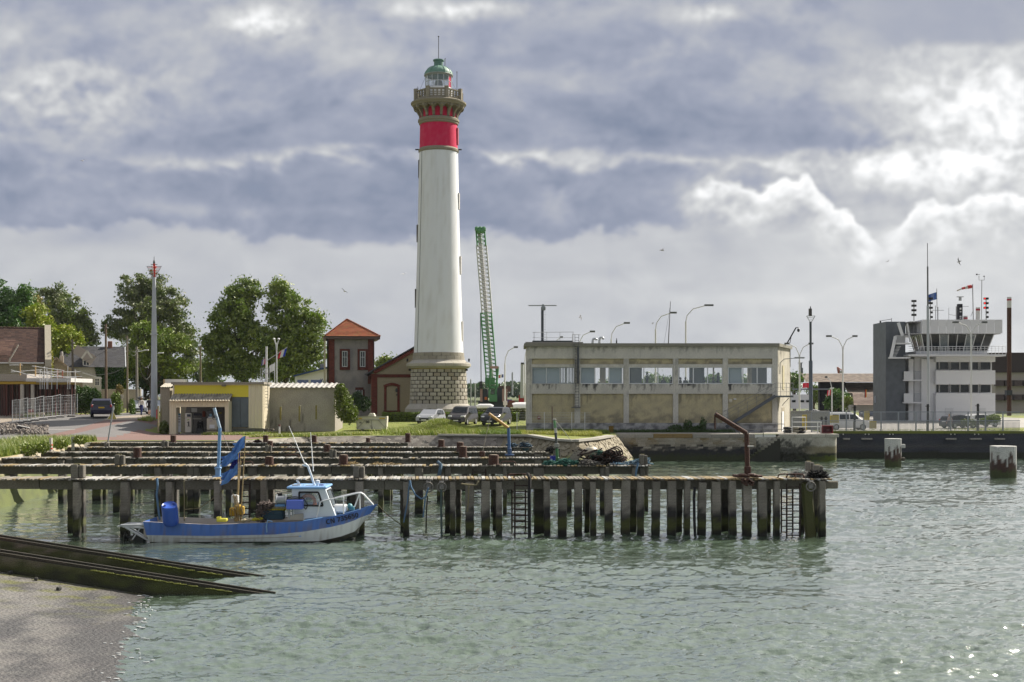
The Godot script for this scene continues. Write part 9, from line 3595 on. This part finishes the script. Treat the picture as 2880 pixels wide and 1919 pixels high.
	part("wall",b,M.stone,lo)
	kit("white_shop","low white building under the hall's open end","building",at(2260,1140,200),[["wall","plain",Color(0.5,0.52,0.55),[[2225,2282,1110,1150,200,203]]],["window_band","dark_glass",Color.WHITE,[[2228,2238,1126,1132,199.9,200],[2252,2262,1126,1132,199.9,200],[2268,2278,1126,1132,199.9,200]]]])
	kit("tower_silo","dark industrial tower far behind the double lamp post","tower",at(2256,1060,400),[["shaft","plain",Color(0.12,0.13,0.15),[[2252,2259,1035,1062,400,402],[2253,2256,1020,1036,400,402]]],["platform","plain",Color(0.12,0.13,0.15),[[2250,2258,1020,1022,399,402]]]])
	kit("harbour_crane","small red crane jib above the hall's ridge","crane",at(2362,1050,320),[["jib","plain",Color(0.35,0.12,0.08),[[0.25,[2359,1050,320],[2356,1033,320]],[0.25,[2364,1050,320],[2356,1033,320]],[0.12,[2357,1034,320],[2372,1044,320]]]],["cab","plain",Color(0.45,0.42,0.4),[[2364,2373,1043,1050,319,321]]]])
	kit("direction_sign","pale blue direction boards on a blue post","sign",at(2475,1148,175),[["post","plain",Color(0.05,0.08,0.25),[[0.08,[2475,1150,175],[2475,1112,175]]]],["board","plain",Color(0.45,0.48,0.55),[[2461,2474,1114,1133,174.8,174.9],[2476,2486,1114,1133,174.8,174.9]]]])
	flag("red flag under the hall's roof edge",at(2276,1077,195),[[0,14],[-18,-3]],[Color(0.55,0.02,0.05),Color(0.6,0.06,0.09),Color(0.55,0.02,0.05)],195.0)
	flag("red and white flag on the thin pole before the round tree",at(2338,1096,150),[[-2,16],[-10,4]],[Color(0.5,0.03,0.06),Color(0.6,0.5,0.5),Color(0.5,0.03,0.06)],150.0)
	flag("black, red and gold flag before the hall",at(2438,1096,160),[[0,22],[-6,0]],[Color(0.45,0.25,0.02),Color(0.4,0.02,0.02),Color(0.02,0.02,0.02)],160.0)
	for e in [[2455,1156,200.0,"hatch",Color(0.05,0.06,0.10),0.3,"small dark blue car far off before the low house"],[2272,1152,185.0,"hatch",Color(0.45,0.46,0.47),2.9,"silver car far off under the hall's open end"]]:
		var p:=at(e[0],e[1],e[2])
		car(e[6],e[3],e[4],Vector3(p.x,g(p.x,e[2])+0.02,p.z),e[5])

func build_right()->void:
	# lock control tower
	var D:=170.0
	var wt:=Color(0.66,0.67,0.69)
	var t:=thing("control_tower","white lock control tower with a flared glazed cab and a dark grey stair core","tower",at(2670,1195,D))
	var B:=func(called:String,m:String,col:Color,boxes:Array,parent:Node)->Node3D:
		var q:=MB.new()
		q.col=col
		for s in boxes:bxp(q,s[0],s[1],s[2],s[3],s[4],s[5])
		return part(called,q,M[m],parent)
	B.call("stair_core","paint",Color(0.085,0.095,0.11),[[2492,2547,905,1215,D,D+6]],t)
	B.call("core","plain",wt*0.7,[[2572,2790,1000,1215,D+1.2,D+11]],t)
	for e in [[2633,2800,1002,1018],[2633,2800,1042,1081.5],[2633,2800,1106,1215]]:B.call("wall_band","white",wt,[[e[0],e[1],e[2],e[3],D,D+9]],t)
	for e in [[2556,2570],[2592,2632]]:B.call("column","white",wt,[[e[0],e[1],1010,1215,D+0.9,D+3]],t)
	for yy in [[1045,1068],[1107,1131]]:
		B.call("balcony","white",wt*0.9,[[2542,2592,yy[1],yy[1]+4,D-0.5,D+3],[2543,2569,yy[0],yy[1],D-0.5,D-0.42]],t)
		var q:=paint(Color(0.3,0.32,0.35))
		for k in 9:q.tube([at(2570+k*2.6,yy[0],D-0.45),at(2570+k*2.6,yy[1],D-0.45)],0.02,4)
		q.tube([at(2569,yy[0],D-0.45),at(2592,yy[0],D-0.45)],0.03,4)
		part("balcony_rail",q,M.plain,t)
	for yy in [[1018,1041],[1081.5,1105]]:
		for e in [[2633,2642],[2643,2670],[2674,2700],[2701,2727],[2728,2753],[2757,2788]]:
			var f:Node3D=B.call("window","plain",Color(0.6,0.6,0.6),[[e[0],e[1],yy[0],yy[0]+1,D+0.9,D+1.2],[e[0],e[1],yy[1]-1,yy[1],D+0.9,D+1.2],[e[0],e[0]+0.8,yy[0]+1,yy[1]-1,D+0.9,D+1.2],[e[1]-0.8,e[1],yy[0]+1,yy[1]-1,D+0.9,D+1.2]],t)
			B.call("pane","dark_glass",Color.WHITE,[[e[0]+0.8,e[1]-0.8,yy[0]+1,yy[1]-1,D+1.05,D+1.15]],f)
	for e in [[2660,2682],[2756,2773]]:B.call("garage_door","white",wt*0.85,[[e[0],e[1],1148,1215,D-0.06,D]],t)
	# cab: floor, slanted panes between ribs, fascia of panels
	B.call("cab_floor","white",wt*0.9,[[2556,2830,997,1002,D-2.2,D+10],[2577,2777,988,997,D-0.4,D+9]],t)
	var bot:=[at(2572,988,D+5.5),at(2600,988,D-0.4),at(2777,988,D-0.4),at(2777,988,D+8)]
	var tops:=[at(2556,941,D+5.5),at(2592,941,D-1.6),at(2796,941,D-1.6),at(2796,941,D+8)]
	for s in 3:
		var n:int=[7,8,4][s]
		for k in n:
			var u0:=float(k)/n
			var u1:=float(k+1)/n
			var q:=MB.new()
			q.q4(bot[s].lerp(bot[s+1],u0),bot[s].lerp(bot[s+1],u1),tops[s].lerp(tops[s+1],u1),tops[s].lerp(tops[s+1],u0))
			part("cab_pane",q,M.dark_glass if (k+s)%3 else M.glass,t)
			q=paint(Color(0.55,0.56,0.57))
			q.tube([bot[s].lerp(bot[s+1],u0),tops[s].lerp(tops[s+1],u0)],0.07,5)
			part("cab_rib",q,M.plain,t)
	B.call("cab_interior","plain",Color(0.10,0.11,0.11),[[2590,2770,945,990,D+3.5,D+4],[2620,2750,975,988,D+1.5,D+2]],t)
	var fb:=[at(2548,0,D+6),at(2594,0,D-2.2),at(2820,0,D-2.2),at(2820,0,D+9)]
	for s in 3:
		var n:int=[4,10,3][s]
		for k in n:
			var a:Vector3=fb[s].lerp(fb[s+1],(k+0.01)/n)
			var c:Vector3=fb[s].lerp(fb[s+1],(k+0.99)/n)
			var y0:=py(940,D); var y1:=py(902,D)
			var q:=MB.new()
			q.col=Color(0.55,0.555,0.58)*rr(0.95,1.03)
			q.q4(Vector3(a.x,y0,a.z),Vector3(c.x,y0,c.z),Vector3(c.x,y1,c.z),Vector3(a.x,y1,a.z))
			part("fascia_panel",q,M.plain,t)
	B.call("roof_deck","plain",Color(0.35,0.35,0.36),[[2560,2815,904,906,D-1.5,D+9],[2550,2815,938,940,D-1.5,D+9]],t)
	var q:=paint(Color(0.6,0.61,0.63))
	for yy in [974.0,980.0,986.0,992.0]:q.tube([at(2556,yy,D+4),at(2590,yy+2,D-2.2),at(2830,yy,D-2.2)],0.035 if yy<975 else 0.02,4)
	for k in 25:q.tube([at(2590+k*10,998,D-2.2),at(2590+k*10,974,D-2.2)],0.03,4)
	part("walkway_rail",q,M.plain,t)
	q=paint(Color(0.58,0.59,0.61))
	for k in 2:
		q.bar(at(2527,908,D-0.8-k),at(2539,945,D-0.8-k),0.1,0.4)
		q.bar(at(2552,910,D-0.8-k),at(2560,962,D-0.8-k),0.1,0.4)
		q.bar(at(2519,946,D-0.8-k),at(2506,1006,D-0.8-k),0.1,0.4)
	q.box(at(2540,967,D-1.2),Vector3(2.1,0.18,1.4))
	q.box(at(2530,1007,D-1.2),Vector3(2.6,0.18,1.4))
	for k in 14:q.tube([at(2520+k*2.6,966,D-1.9),at(2520+k*2.6,943,D-1.9)],0.03,4)
	for k in 8:q.bar(at(2511+k*2,1003-k*4,D-1.2),at(2517+k*2,1003-k*4,D-1.2),1.2,0.05)
	part("outside_stair",q,M.plain,t)
	# signal masts and aerials on its roof
	var lab:=["left signal light mast on the control tower","middle signal light mast behind the tall pole","right signal light mast showing three red lights"]
	for m in 3:
		var x:float=[2571,2617,2774][m]
		var st:=thing("signal_mast",lab[m],"signal",at(x,902,D),"signal masts on the control tower")
		q=paint(Color(0.25,0.26,0.27))
		q.tube([at(x,903,D),at(x,843 if m else 844,D)],0.07,6)
		part("pole",q,M.plain,st)
		for k in 5:
			var yy:float=(840 if m else 847)+k*13
			if m==0 and k==4:continue
			q=paint(Color(0.02,0.02,0.022))
			for s in [-1.0,1.0]:
				if m and k>2 and s<0:continue
				q.bev(at(x+s*3.6,yy,D-0.1),Vector3(0.3,0.3,0.3),0.04)
			var ln:=part("signal_lamp_case",q,M.plain,st)
			if m==2 and k<3:
				q=MB.new()
				q.ball(at(x-3.6,yy,D-0.3),Vector3(0.11,0.11,0.06),10,6)
				var em:=mat("red_signal_glow",Color(0.6,0.02,0.02),0.4)
				em.emission_enabled=true
				em.emission=Color(1.0,0.05,0.04)
				em.emission_energy_multiplier=0.6
				part("red_signal_lens",q,em,ln)
	kit("light_board","black upright board with four white light symbols on the control tower","signal",at(2702,900,D),[["board","plain",Color(0.015,0.015,0.02),[[2696,2708,855,901,D-0.6,D]]],["light_disc","plain",Color(0.7,0.7,0.7),[[2700,2704.5,866,871,D-0.65,D-0.6],[2700,2704.5,876,878.5,D-0.65,D-0.6],[2700,2704.5,889,891.5,D-0.65,D-0.6],[2700,2704.5,894,896,D-0.65,D-0.6]]],["radar_bar","plain",Color(0.35,0.36,0.37),[[2693,2711,834,836,D,D+0.3],[2699,2705,836,846,D,D+0.3]]],["side_aerial","plain",Color(0.3,0.3,0.3),[[0.06,[2690,901,D],[2690,862,D]],[0.03,[2670,885,D],[2690,888,D]],[0.03,[2708,862,D],[2725,862,D]],[0.03,[2669,901,D],[2669,866,D]]]]])
	for e in [[2751,865,901,"taller red and white striped drum on the control tower roof"],[2716,889,901,"short red and white striped drum beside the black board"]]:
		kit("striped_drum",e[3],"marker",at(e[0],e[2],D),[["white_band","plain",Color(0.55,0.55,0.52),[[0.3,[e[0],e[2],D],[e[0],e[1],D]]]],["red_band","plain",Color(0.35,0.03,0.05),[[0.31,[e[0],e[1]+9,D],[e[0],e[1]+4,D]]]]],"striped drums")
	kit("windsock","red and white windsock on a thin pole over the control tower","windsock",at(2737,902,D),[["pole","plain",Color(0.2,0.2,0.2),[[0.06,[2738,902,D],[2736,800,D]],[0.03,[2731,890,D],[2737,876,D]]]],["red_sleeve","cloth",Color(0.5,0.04,0.04),[[0.24,[2733,806,D],[2722,808,D]],[0.16,[2714,810,D],[2706,812,D]]]],["white_sleeve","cloth",Color(0.6,0.55,0.5),[[0.19,[2722,808,D],[2714,810,D]],[0.1,[2706,812,D],[2692,818,D]]]]])
	kit("wind_gauge","forked wind gauge mast over the control tower","mast",at(2761,902,D),[["pole","plain",Color(0.3,0.31,0.32),[[0.05,[2761,902,D],[2762,788,D]],[0.04,[2754,775,D],[2754,788,D],[2769,788,D],[2769,779,D]]]],["cups","plain",Color(0.08,0.08,0.08),[[2747,2750,770,774,D,D+0.2],[2767,2771,776,778,D,D+0.2],[2750,2757,771.5,772.5,D,D+0.1]]]])
	kit("roof_aerial","thin aerial with a crossbar beside the blue flag","aerial",at(2632,902,D),[["pole","plain",Color(0.35,0.36,0.38),[[0.05,[2632,902,D],[2632,860,D]],[0.09,[2638,902,D],[2638,864,D]],[0.04,[2620,873,D],[2655,873,D]]]],["flag_staff","plain",Color(0.3,0.3,0.3),[[0.045,[2636,865,D],[2635,812,D]]]]])
	flag("blue flag with white print over the control tower",at(2635,822,D),[[1,20],[-24,14]],[Color(0.05,0.11,0.33),Color(0.16,0.22,0.42),Color(0.04,0.09,0.3)],D)
	kit("security_camera","small camera arm on the grey stair core's roof","camera",at(2508,905,D),[["arm","plain",Color(0.2,0.2,0.22),[[0.04,[2508,906,D],[2508,895,D]],[0.04,[2508,898,D],[2480,902,D]]]],["camera","plain",Color(0.03,0.03,0.03),[[2476,2479,902,909,D,D+0.3]]]])
	# masts, lamps and piles on the lock side
	kit("tall_mast","tallest thin grey mast in front of the control tower","mast",at(2611,1160,122),[["lower_shaft","plain",Color(0.36,0.38,0.40),[[0.13,[2612,1170,122],[2610,860,122]]]],["upper_shaft","plain",Color(0.12,0.12,0.12),[[0.08,[2610,860,122],[2609.5,750,122]],[0.035,[2609.5,750,122],[2609,684,122]]]]])
	kit("daymark_post","dark blue steel mast with a triangular white daymark","mast",at(2281,1160,128),[["lower_shaft","plain",Color(0.075,0.095,0.13),[[0.2,[2281,1165,128],[2280.5,1015,128]]]],["upper_shaft","plain",Color(0.05,0.06,0.07),[[0.12,[2280.5,1015,128],[2280,905,128]]]],["daymark","plain",Color(0.42,0.44,0.46),[[0.04,[2269,889,128],[2280,909,128]],[0.04,[2293,889,128],[2281,909,128]],[0.04,[2269,889,128],[2293,889,128]],[0.03,[2272,894,128],[2290,894,128]],[0.03,[2275,900,128],[2287,900,128]]]],["top_light","plain",Color(0.05,0.045,0.04),[[2277,2284,868,888,127.8,128.2],[0.05,[2280,868,128],[2280,862,128]]]]])
	lamp_post("double-armed lamp post between the daymark mast and the beige building",2249,1165,968,135,[-36,34])
	lamp_post("double-armed lamp post left of the control tower",2371,1165,947,130,[-40,36])
	lamp_post("white lamp post before the control tower, arms to both sides",2732,1180,908,122,[-44,40])
	lamp_post("small lamp behind the thin flag pole",2340,1165,1062,170,[-16])
	kit("thin_flag_pole","pale pole carrying the red and white flag","flagpole",at(2341,1200,125),[["pole","plain",Color(0.6,0.6,0.6),[[0.05,[2341,1205,125],[2340,1090,125]]]],["camera","plain",Color(0.6,0.6,0.6),[[2338,2346,1090,1094,124.9,125.2]]]])
	kit("rusty_pile","tall rust-brown pile with a white and red top at the right edge","pile",at(2840,1150,140),[["shaft","rust",Color.WHITE,[[0.26,[2839,1170,140],[2839,866,140]]]],["white_top","plain",Color(0.55,0.55,0.53),[[0.262,[2839,866,140],[2839,836,140]]]],["red_band","plain",Color(0.35,0.03,0.05),[[0.27,[2839,846,140],[2839,841,140]]]],["collar","plain",Color(0.03,0.035,0.045),[[2832,2848,1098,1112,139.6,140.2]]]])
	var ap:=thing("apartment_block","dark-roofed apartment block with balconies at the right edge","building",at(2850,1150,260))
	B.call("roof","stone",Color(0.05,0.035,0.035),[[2795,2920,992,1048,260,270]],ap)
	B.call("wall","plain",Color(0.35,0.31,0.27),[[2800,2920,1048,1165,260.5,270]],ap)
	for k in 8:B.call("balcony","plain",Color(0.06,0.04,0.04),[[2802+(k%4)*26,2824+(k%4)*26,1070+(k/4)*40,1086+(k/4)*40,259.4,260.5]],ap)
	# railings along the lock, in sections
	var side:=["leftmost","second","third","fourth","fifth","sixth","seventh","eighth","ninth","tenth","eleventh","rightmost"]
	for k in 12:
		var d:=LOCKD+0.6
		var x0:=2283+k*49.0
		var P:=[["post","plain",Color(0.24,0.26,0.29),[[x0-1.2,x0+1.2,1158,1216,d,d+0.12]]],["rail","plain",Color(0.25,0.27,0.30),[[x0+1.2,x0+47.8,1158,1160,d,d+0.05],[x0+1.2,x0+47.8,1183,1185.5,d,d+0.05],[x0+1.2,x0+47.8,1212,1214,d,d+0.05]]]]
		var bars:=[]
		for i in 14:bars.append([x0+2+i*3.3,x0+3.3+i*3.3,1187,1212,d,d+0.03])
		P.append(["bars","plain",Color(0.30,0.31,0.32),bars])
		var wires:=[]
		for i in 18:wires.append([x0+2+i*2.55,x0+2.3+i*2.55,1160,1183,d,d+0.01])
		P.append(["wires","plain",Color(0.3,0.32,0.35),wires])
		var rt:=kit("lock_railing","grey steel railing section along the lock wall, %s from the left"%side[k],"railing",at(x0,1216,d),P,"lock railing sections")
		for c in rt.get_children():
			if String(c.name).begins_with("bars") or String(c.name).begins_with("wires"):stuff(c)
	for e in [[2405,1140,1218,"dark square post by the white van"],[2611,1137,1216,"dark square post at the tall mast's foot"],[2752,1136,1212,"dark square post by the lock lawn"],[2312,1172,1200,"short dark post left of the red box"],[2324,1172,1200,"short dark post nearer the red box"]]:
		kit("dark_post",e[3],"post",at(e[0],e[2],115),[["shaft","plain",Color(0.02,0.02,0.025),[[e[0]-2.4,e[0]+2.4,e[1],e[2],115,115.2]]],["cap","plain",Color(0.03,0.03,0.03),[[e[0]-4,e[0]+4,e[1]+5,e[1]+7,114.9,115.3]]]],"dark posts")
	for e in [[2258,2270,1168,1216,"yellow gate panel behind the quay railing"],[2336,2360,1170,1190,"yellow board behind the railing, left of the van"],[2432,2446,1158,1182,"yellow framed box right of the van"],[2447,2466,1186,1206,"pair of yellow bollards behind the railing"]]:
		kit("yellow_gate",e[4],"panel",at(e[0],e[3],118),[["frame","plain",Color(0.42,0.33,0.05),[[e[0],e[0]+2,e[2],e[3],118,118.2],[e[1]-2,e[1],e[2],e[3],118,118.2],[e[0],e[1],e[2]-1,e[2]+1,117.98,118.2]]],["panel","plain",Color(0.36,0.30,0.12),[[e[0]+2,e[1]-2,e[2]+1,e[3],118.05,118.15]]]],"yellow panels")
	kit("concrete_screen","grey concrete screen wall behind the quay head","wall",at(2300,1200,122),[["slab","stone",Color(0.30,0.31,0.33),[[2225,2335,1158,1210,122,122.3]]],["edge","stone",Color(0.36,0.36,0.37),[[2225,2335,1156,1158,121.9,122.4]]]])
	# quay head railing, red box, tyres
	kit("quay_railing","white tube railing on the quay head","railing",at(2270,1216,QD+0.6),[["tubes","plain",Color(0.62,0.62,0.60),[[0.035,[2228,1188,QD+0.6],[2312,1188,QD+0.6]],[0.03,[2228,1201,QD+0.6],[2312,1201,QD+0.6]],[0.035,[2228,1218,QD+0.6],[2228,1174,QD+0.6],[2266,1174,QD+1.5],[2266,1218,QD+1.5]],[0.035,[2300,1219,QD+0.6],[2300,1188,QD+0.6]],[0.04,[2309,1219,QD+0.6],[2309,1188,QD+0.6]]]]])
	kit("quay_railing","thin grey railing along the quay steps","railing",at(2140,1222,QD+0.4),[["tubes","plain",Color(0.16,0.16,0.16),[[0.03,[2080,1193,QD+0.4],[2206,1193,QD+0.4],[2206,1222,QD+0.4]],[0.025,[2080,1208,QD+0.4],[2206,1208,QD+0.4]],[0.03,[2147,1250,QD+0.3],[2147,1192,QD+0.3]],[0.03,[2080,1222,QD+0.4],[2080,1193,QD+0.4]]]]])
	kit("red_box","dark red crate with an open front on the quay head","crate",at(2328,1219,QD+0.6),[["frame","paint",Color(0.17,0.018,0.022),[[2313,2344,1197,1200.5,QD+0.6,QD+1.4],[2313,2344,1217,1219.5,QD+0.6,QD+1.4],[2313,2316,1200.5,1217,QD+0.6,QD+1.4],[2341,2344,1200.5,1217,QD+0.6,QD+1.4]]],["back","paint",Color(0.11,0.012,0.016),[[2316,2341,1200.5,1217,QD+1.0,QD+1.1]]],["mark","plain",Color(0.35,0.2,0.2),[[2325,2333,1209,1210.5,QD+0.98,QD+1.0]]]])
	for e in [[2216,1210,"dark"],[2238,1209,"pale"],[2252,1211,"rightmost dark"]]:
		var ty:=thing("fender_tyre","%s old tyre fender lying by the end door"%e[2],"tyre",at(e[0],e[1]+9,QD+1.6),"old tyre fenders")
		for k in 2:
			var w:=MB.new()
			var p:=[]
			for i in 17:p.append(at(e[0],e[1]+4-k*9,QD+1.6)+Vector3(cos(TAU*i/16)*0.28,0,sin(TAU*i/16)*0.28))
			w.col=Color(0.02,0.02,0.02) if e[2]!="pale" else Color(0.22,0.20,0.15)
			w.tube(p,0.13,8,false)
			part("tyre",w,M.plain,ty)
	# vehicles and a walker
	for e in [[2385,1196,128.0,"van",Color(0.6,0.61,0.62),PI+PI,"white delivery van behind the lock railing"],[2697,1192,135.0,"hatch",Color(0.02,0.022,0.028),0.4,"black car parked before the control tower"],[2760,1190,140.0,"hatch",Color(0.6,0.6,0.6),0.3,"white car parked right of the lamp post"]]:
		var p:=at(e[0],e[1],e[2])
		car(e[6],e[3],e[4],Vector3(p.x,g(p.x,e[2])+0.02,p.z),e[5])
	var w:=at(2671,1209,121)
	w.y=g(w.x,121)+0.01
	person("walker in a pale shirt and grey trousers behind the lock railing",w,-1.2,{shirt=Color(0.32,0.26,0.25),legs=Color(0.06,0.065,0.075),bare_arms=true})

func build_small()->void:
	# mesh fence before the beige building
	for k in 4:
		var x0:float=[1454,1531,1608,1645][k]
		var x1:float=[1531,1608,1645,1660][k]
		var d:=109.5
		var bars:=[]
		for i in 11:bars.append([x0,x1,1161+i*4.4,1161.5+i*4.4,d,d+0.015])
		var t:=kit("mesh_fence","white wire mesh fence section by the beige building, %s"%["leftmost","second from left","third from left","short end piece"][k],"fence",at(x0,1210,d),[["post","plain",Color(0.62,0.63,0.63),[[x0-0.9,x0+0.9,1160,1212,d,d+0.06]]],["wires","plain",Color(0.5,0.52,0.52),bars]],"mesh fence sections")
		stuff(t.get_child(1))
	kit("thin_post","thin rusty post in front of the mesh fence","post",at(1553,1216,108),[["shaft","rust",Color.WHITE,[[0.035,[1553,1218,108],[1553,1143,108]]]],["foot","rust",Color.WHITE,[[1551,1555,1210,1218,107.9,108.1]]]])
	kit("marker_post","short white post with a dark top on the grass bank","post",at(785,1228,101),[["shaft","plain",Color(0.6,0.58,0.55),[[783,787,1200,1230,101,101.12]]],["top","plain",Color(0.12,0.05,0.04),[[782.8,787.2,1194,1200,100.98,101.14]]]])
	kit("tide_post","white post with red rings on the left bank","post",at(141,1278,74),[["shaft","plain",Color(0.5,0.47,0.42),[[137.5,144.5,1232,1280,74,74.14]]],["red_ring","plain",Color(0.4,0.05,0.03),[[137,145,1250,1254,73.98,74.16],[137,145,1260,1264,73.98,74.16]]]])
	kit("gauge_board","weathered white gauge board on the left bank","board",at(204,1267,78),[["board","wood",Color(0.42,0.42,0.39),[[200,208,1229,1267,78,78.08]]],["brace","plain",Color(0.1,0.08,0.06),[[0.03,[208,1230,78],[232,1266,78.6]]]]])
	kit("low_bench","low dark timber trestle on the grass by the fuel shed","bench",at(752,1213,103),[["top","wood",Color(0.14,0.12,0.10),[[738,768,1207,1210,103,103.5]]],["leg","wood",Color(0.10,0.09,0.08),[[741,744,1210,1214,103,103.3],[762,765,1210,1214,103,103.3]]]])
	kit("wire_fence","red-tagged chain link fence strip left of the fuel shed","fence",at(445,1215,104),[["post","stone",Color(0.30,0.27,0.16),[[442,446,1142,1215,104,104.12],[450,454,1148,1200,107,107.12]]],["tag","plain",Color(0.45,0.06,0.06),[[439,442,1152,1178,104.05,104.1]]]])
	# gulls
	var n:=0
	for e in [[232,452,150],[1862,704,140],[1632,893,160],[968,819,170],[2698,736,160],[2498,735,240],[1135,771,200],[1836,910,260]]:
		var s:float=0.62
		var o:=at(e[0],e[1],e[2])
		var t:=thing("gull","gull flying "+["alone in the left sky","right of the crane, wings wide","low over the beige building's left","between the brick tower and the lighthouse","high over the control tower","tiny, left of the tall mast","pale, just left of the lighthouse","tiny, over the beige building's middle"][n],"bird",o,"gulls in the sky")
		t.rotation=Vector3(0.3,n*1.1,[0.2,0.3,1.0,0.7,1.1,0.4,0.2,0.5][n])
		n+=1
		var b:=MB.new()
		b.col=Color(0.30,0.30,0.31) if n!=7 else Color(0.75,0.75,0.75)
		b.ball(Vector3.ZERO,Vector3(0.09,0.075,0.24)*s*1.5,10,7)
		b.ball(Vector3(0,0.03,0.36)*s,Vector3.ONE*0.08*s,8,6)
		b.t3(Vector3(-0.1,0,-0.3)*s,Vector3(0,0.02,-0.25)*s,Vector3(0,0,-0.55)*s)
		b.t3(Vector3(0.1,0,-0.3)*s,Vector3(0,0.02,-0.25)*s,Vector3(0,0,-0.55)*s)
		part("body",b,M.plain,t,true)
		for k in [-1.0,1.0]:
			b=MB.new()
			b.col=Color(0.22,0.22,0.23) if n!=7 else Color(0.7,0.7,0.7)
			var r:=[Vector3(0.05*k,0.03,0.12),Vector3(0.45*k,0.2,0.16),Vector3(1.0*k,0.06,-0.12),Vector3(0.45*k,0.2,-0.06),Vector3(0.05*k,0.03,-0.14)]
			for i in 5:r[i]*=s
			for z in 2:
				var dz:=Vector3.UP*(0.012 if z else-0.012)
				b.q4(r[0]+dz,r[1]+dz,r[3]+dz,r[4]+dz)
				b.t3(r[1]+dz,r[2]+dz,r[3]+dz)
			part("wing",b,mat("feather",Color.WHITE,0.8,"",1.0,{vc=true,both=true}),t,true)
	# white flecks where ripples meet the slipway: broken foam and painted sun glints
	var f:=paint(Color(0.5,0.52,0.52))
	for k in 70:
		var d:=rr(24.0,35.5)
		var x:=-10.7-(d-35.8)*0.24+rng.randfn()*0.18+0.2+0.5*nz2.get_noise_1d(d*0.9)
		var o:=Vector3(x,maxf(wave(x,d),ramp_y(x,d))+0.012,-d)
		var l:=rr(0.02,0.09)
		f.ball(o,Vector3(l,0.012,rr(0.012,0.035)),6,4)
	var fm:=part("foam_and_glints",f,M.plain)
	fm.set_meta("label","broken white froth and painted sun glints along the water's edge on the slipway")
	fm.set_meta("category","foam_and_glints")
	stuff(fm)
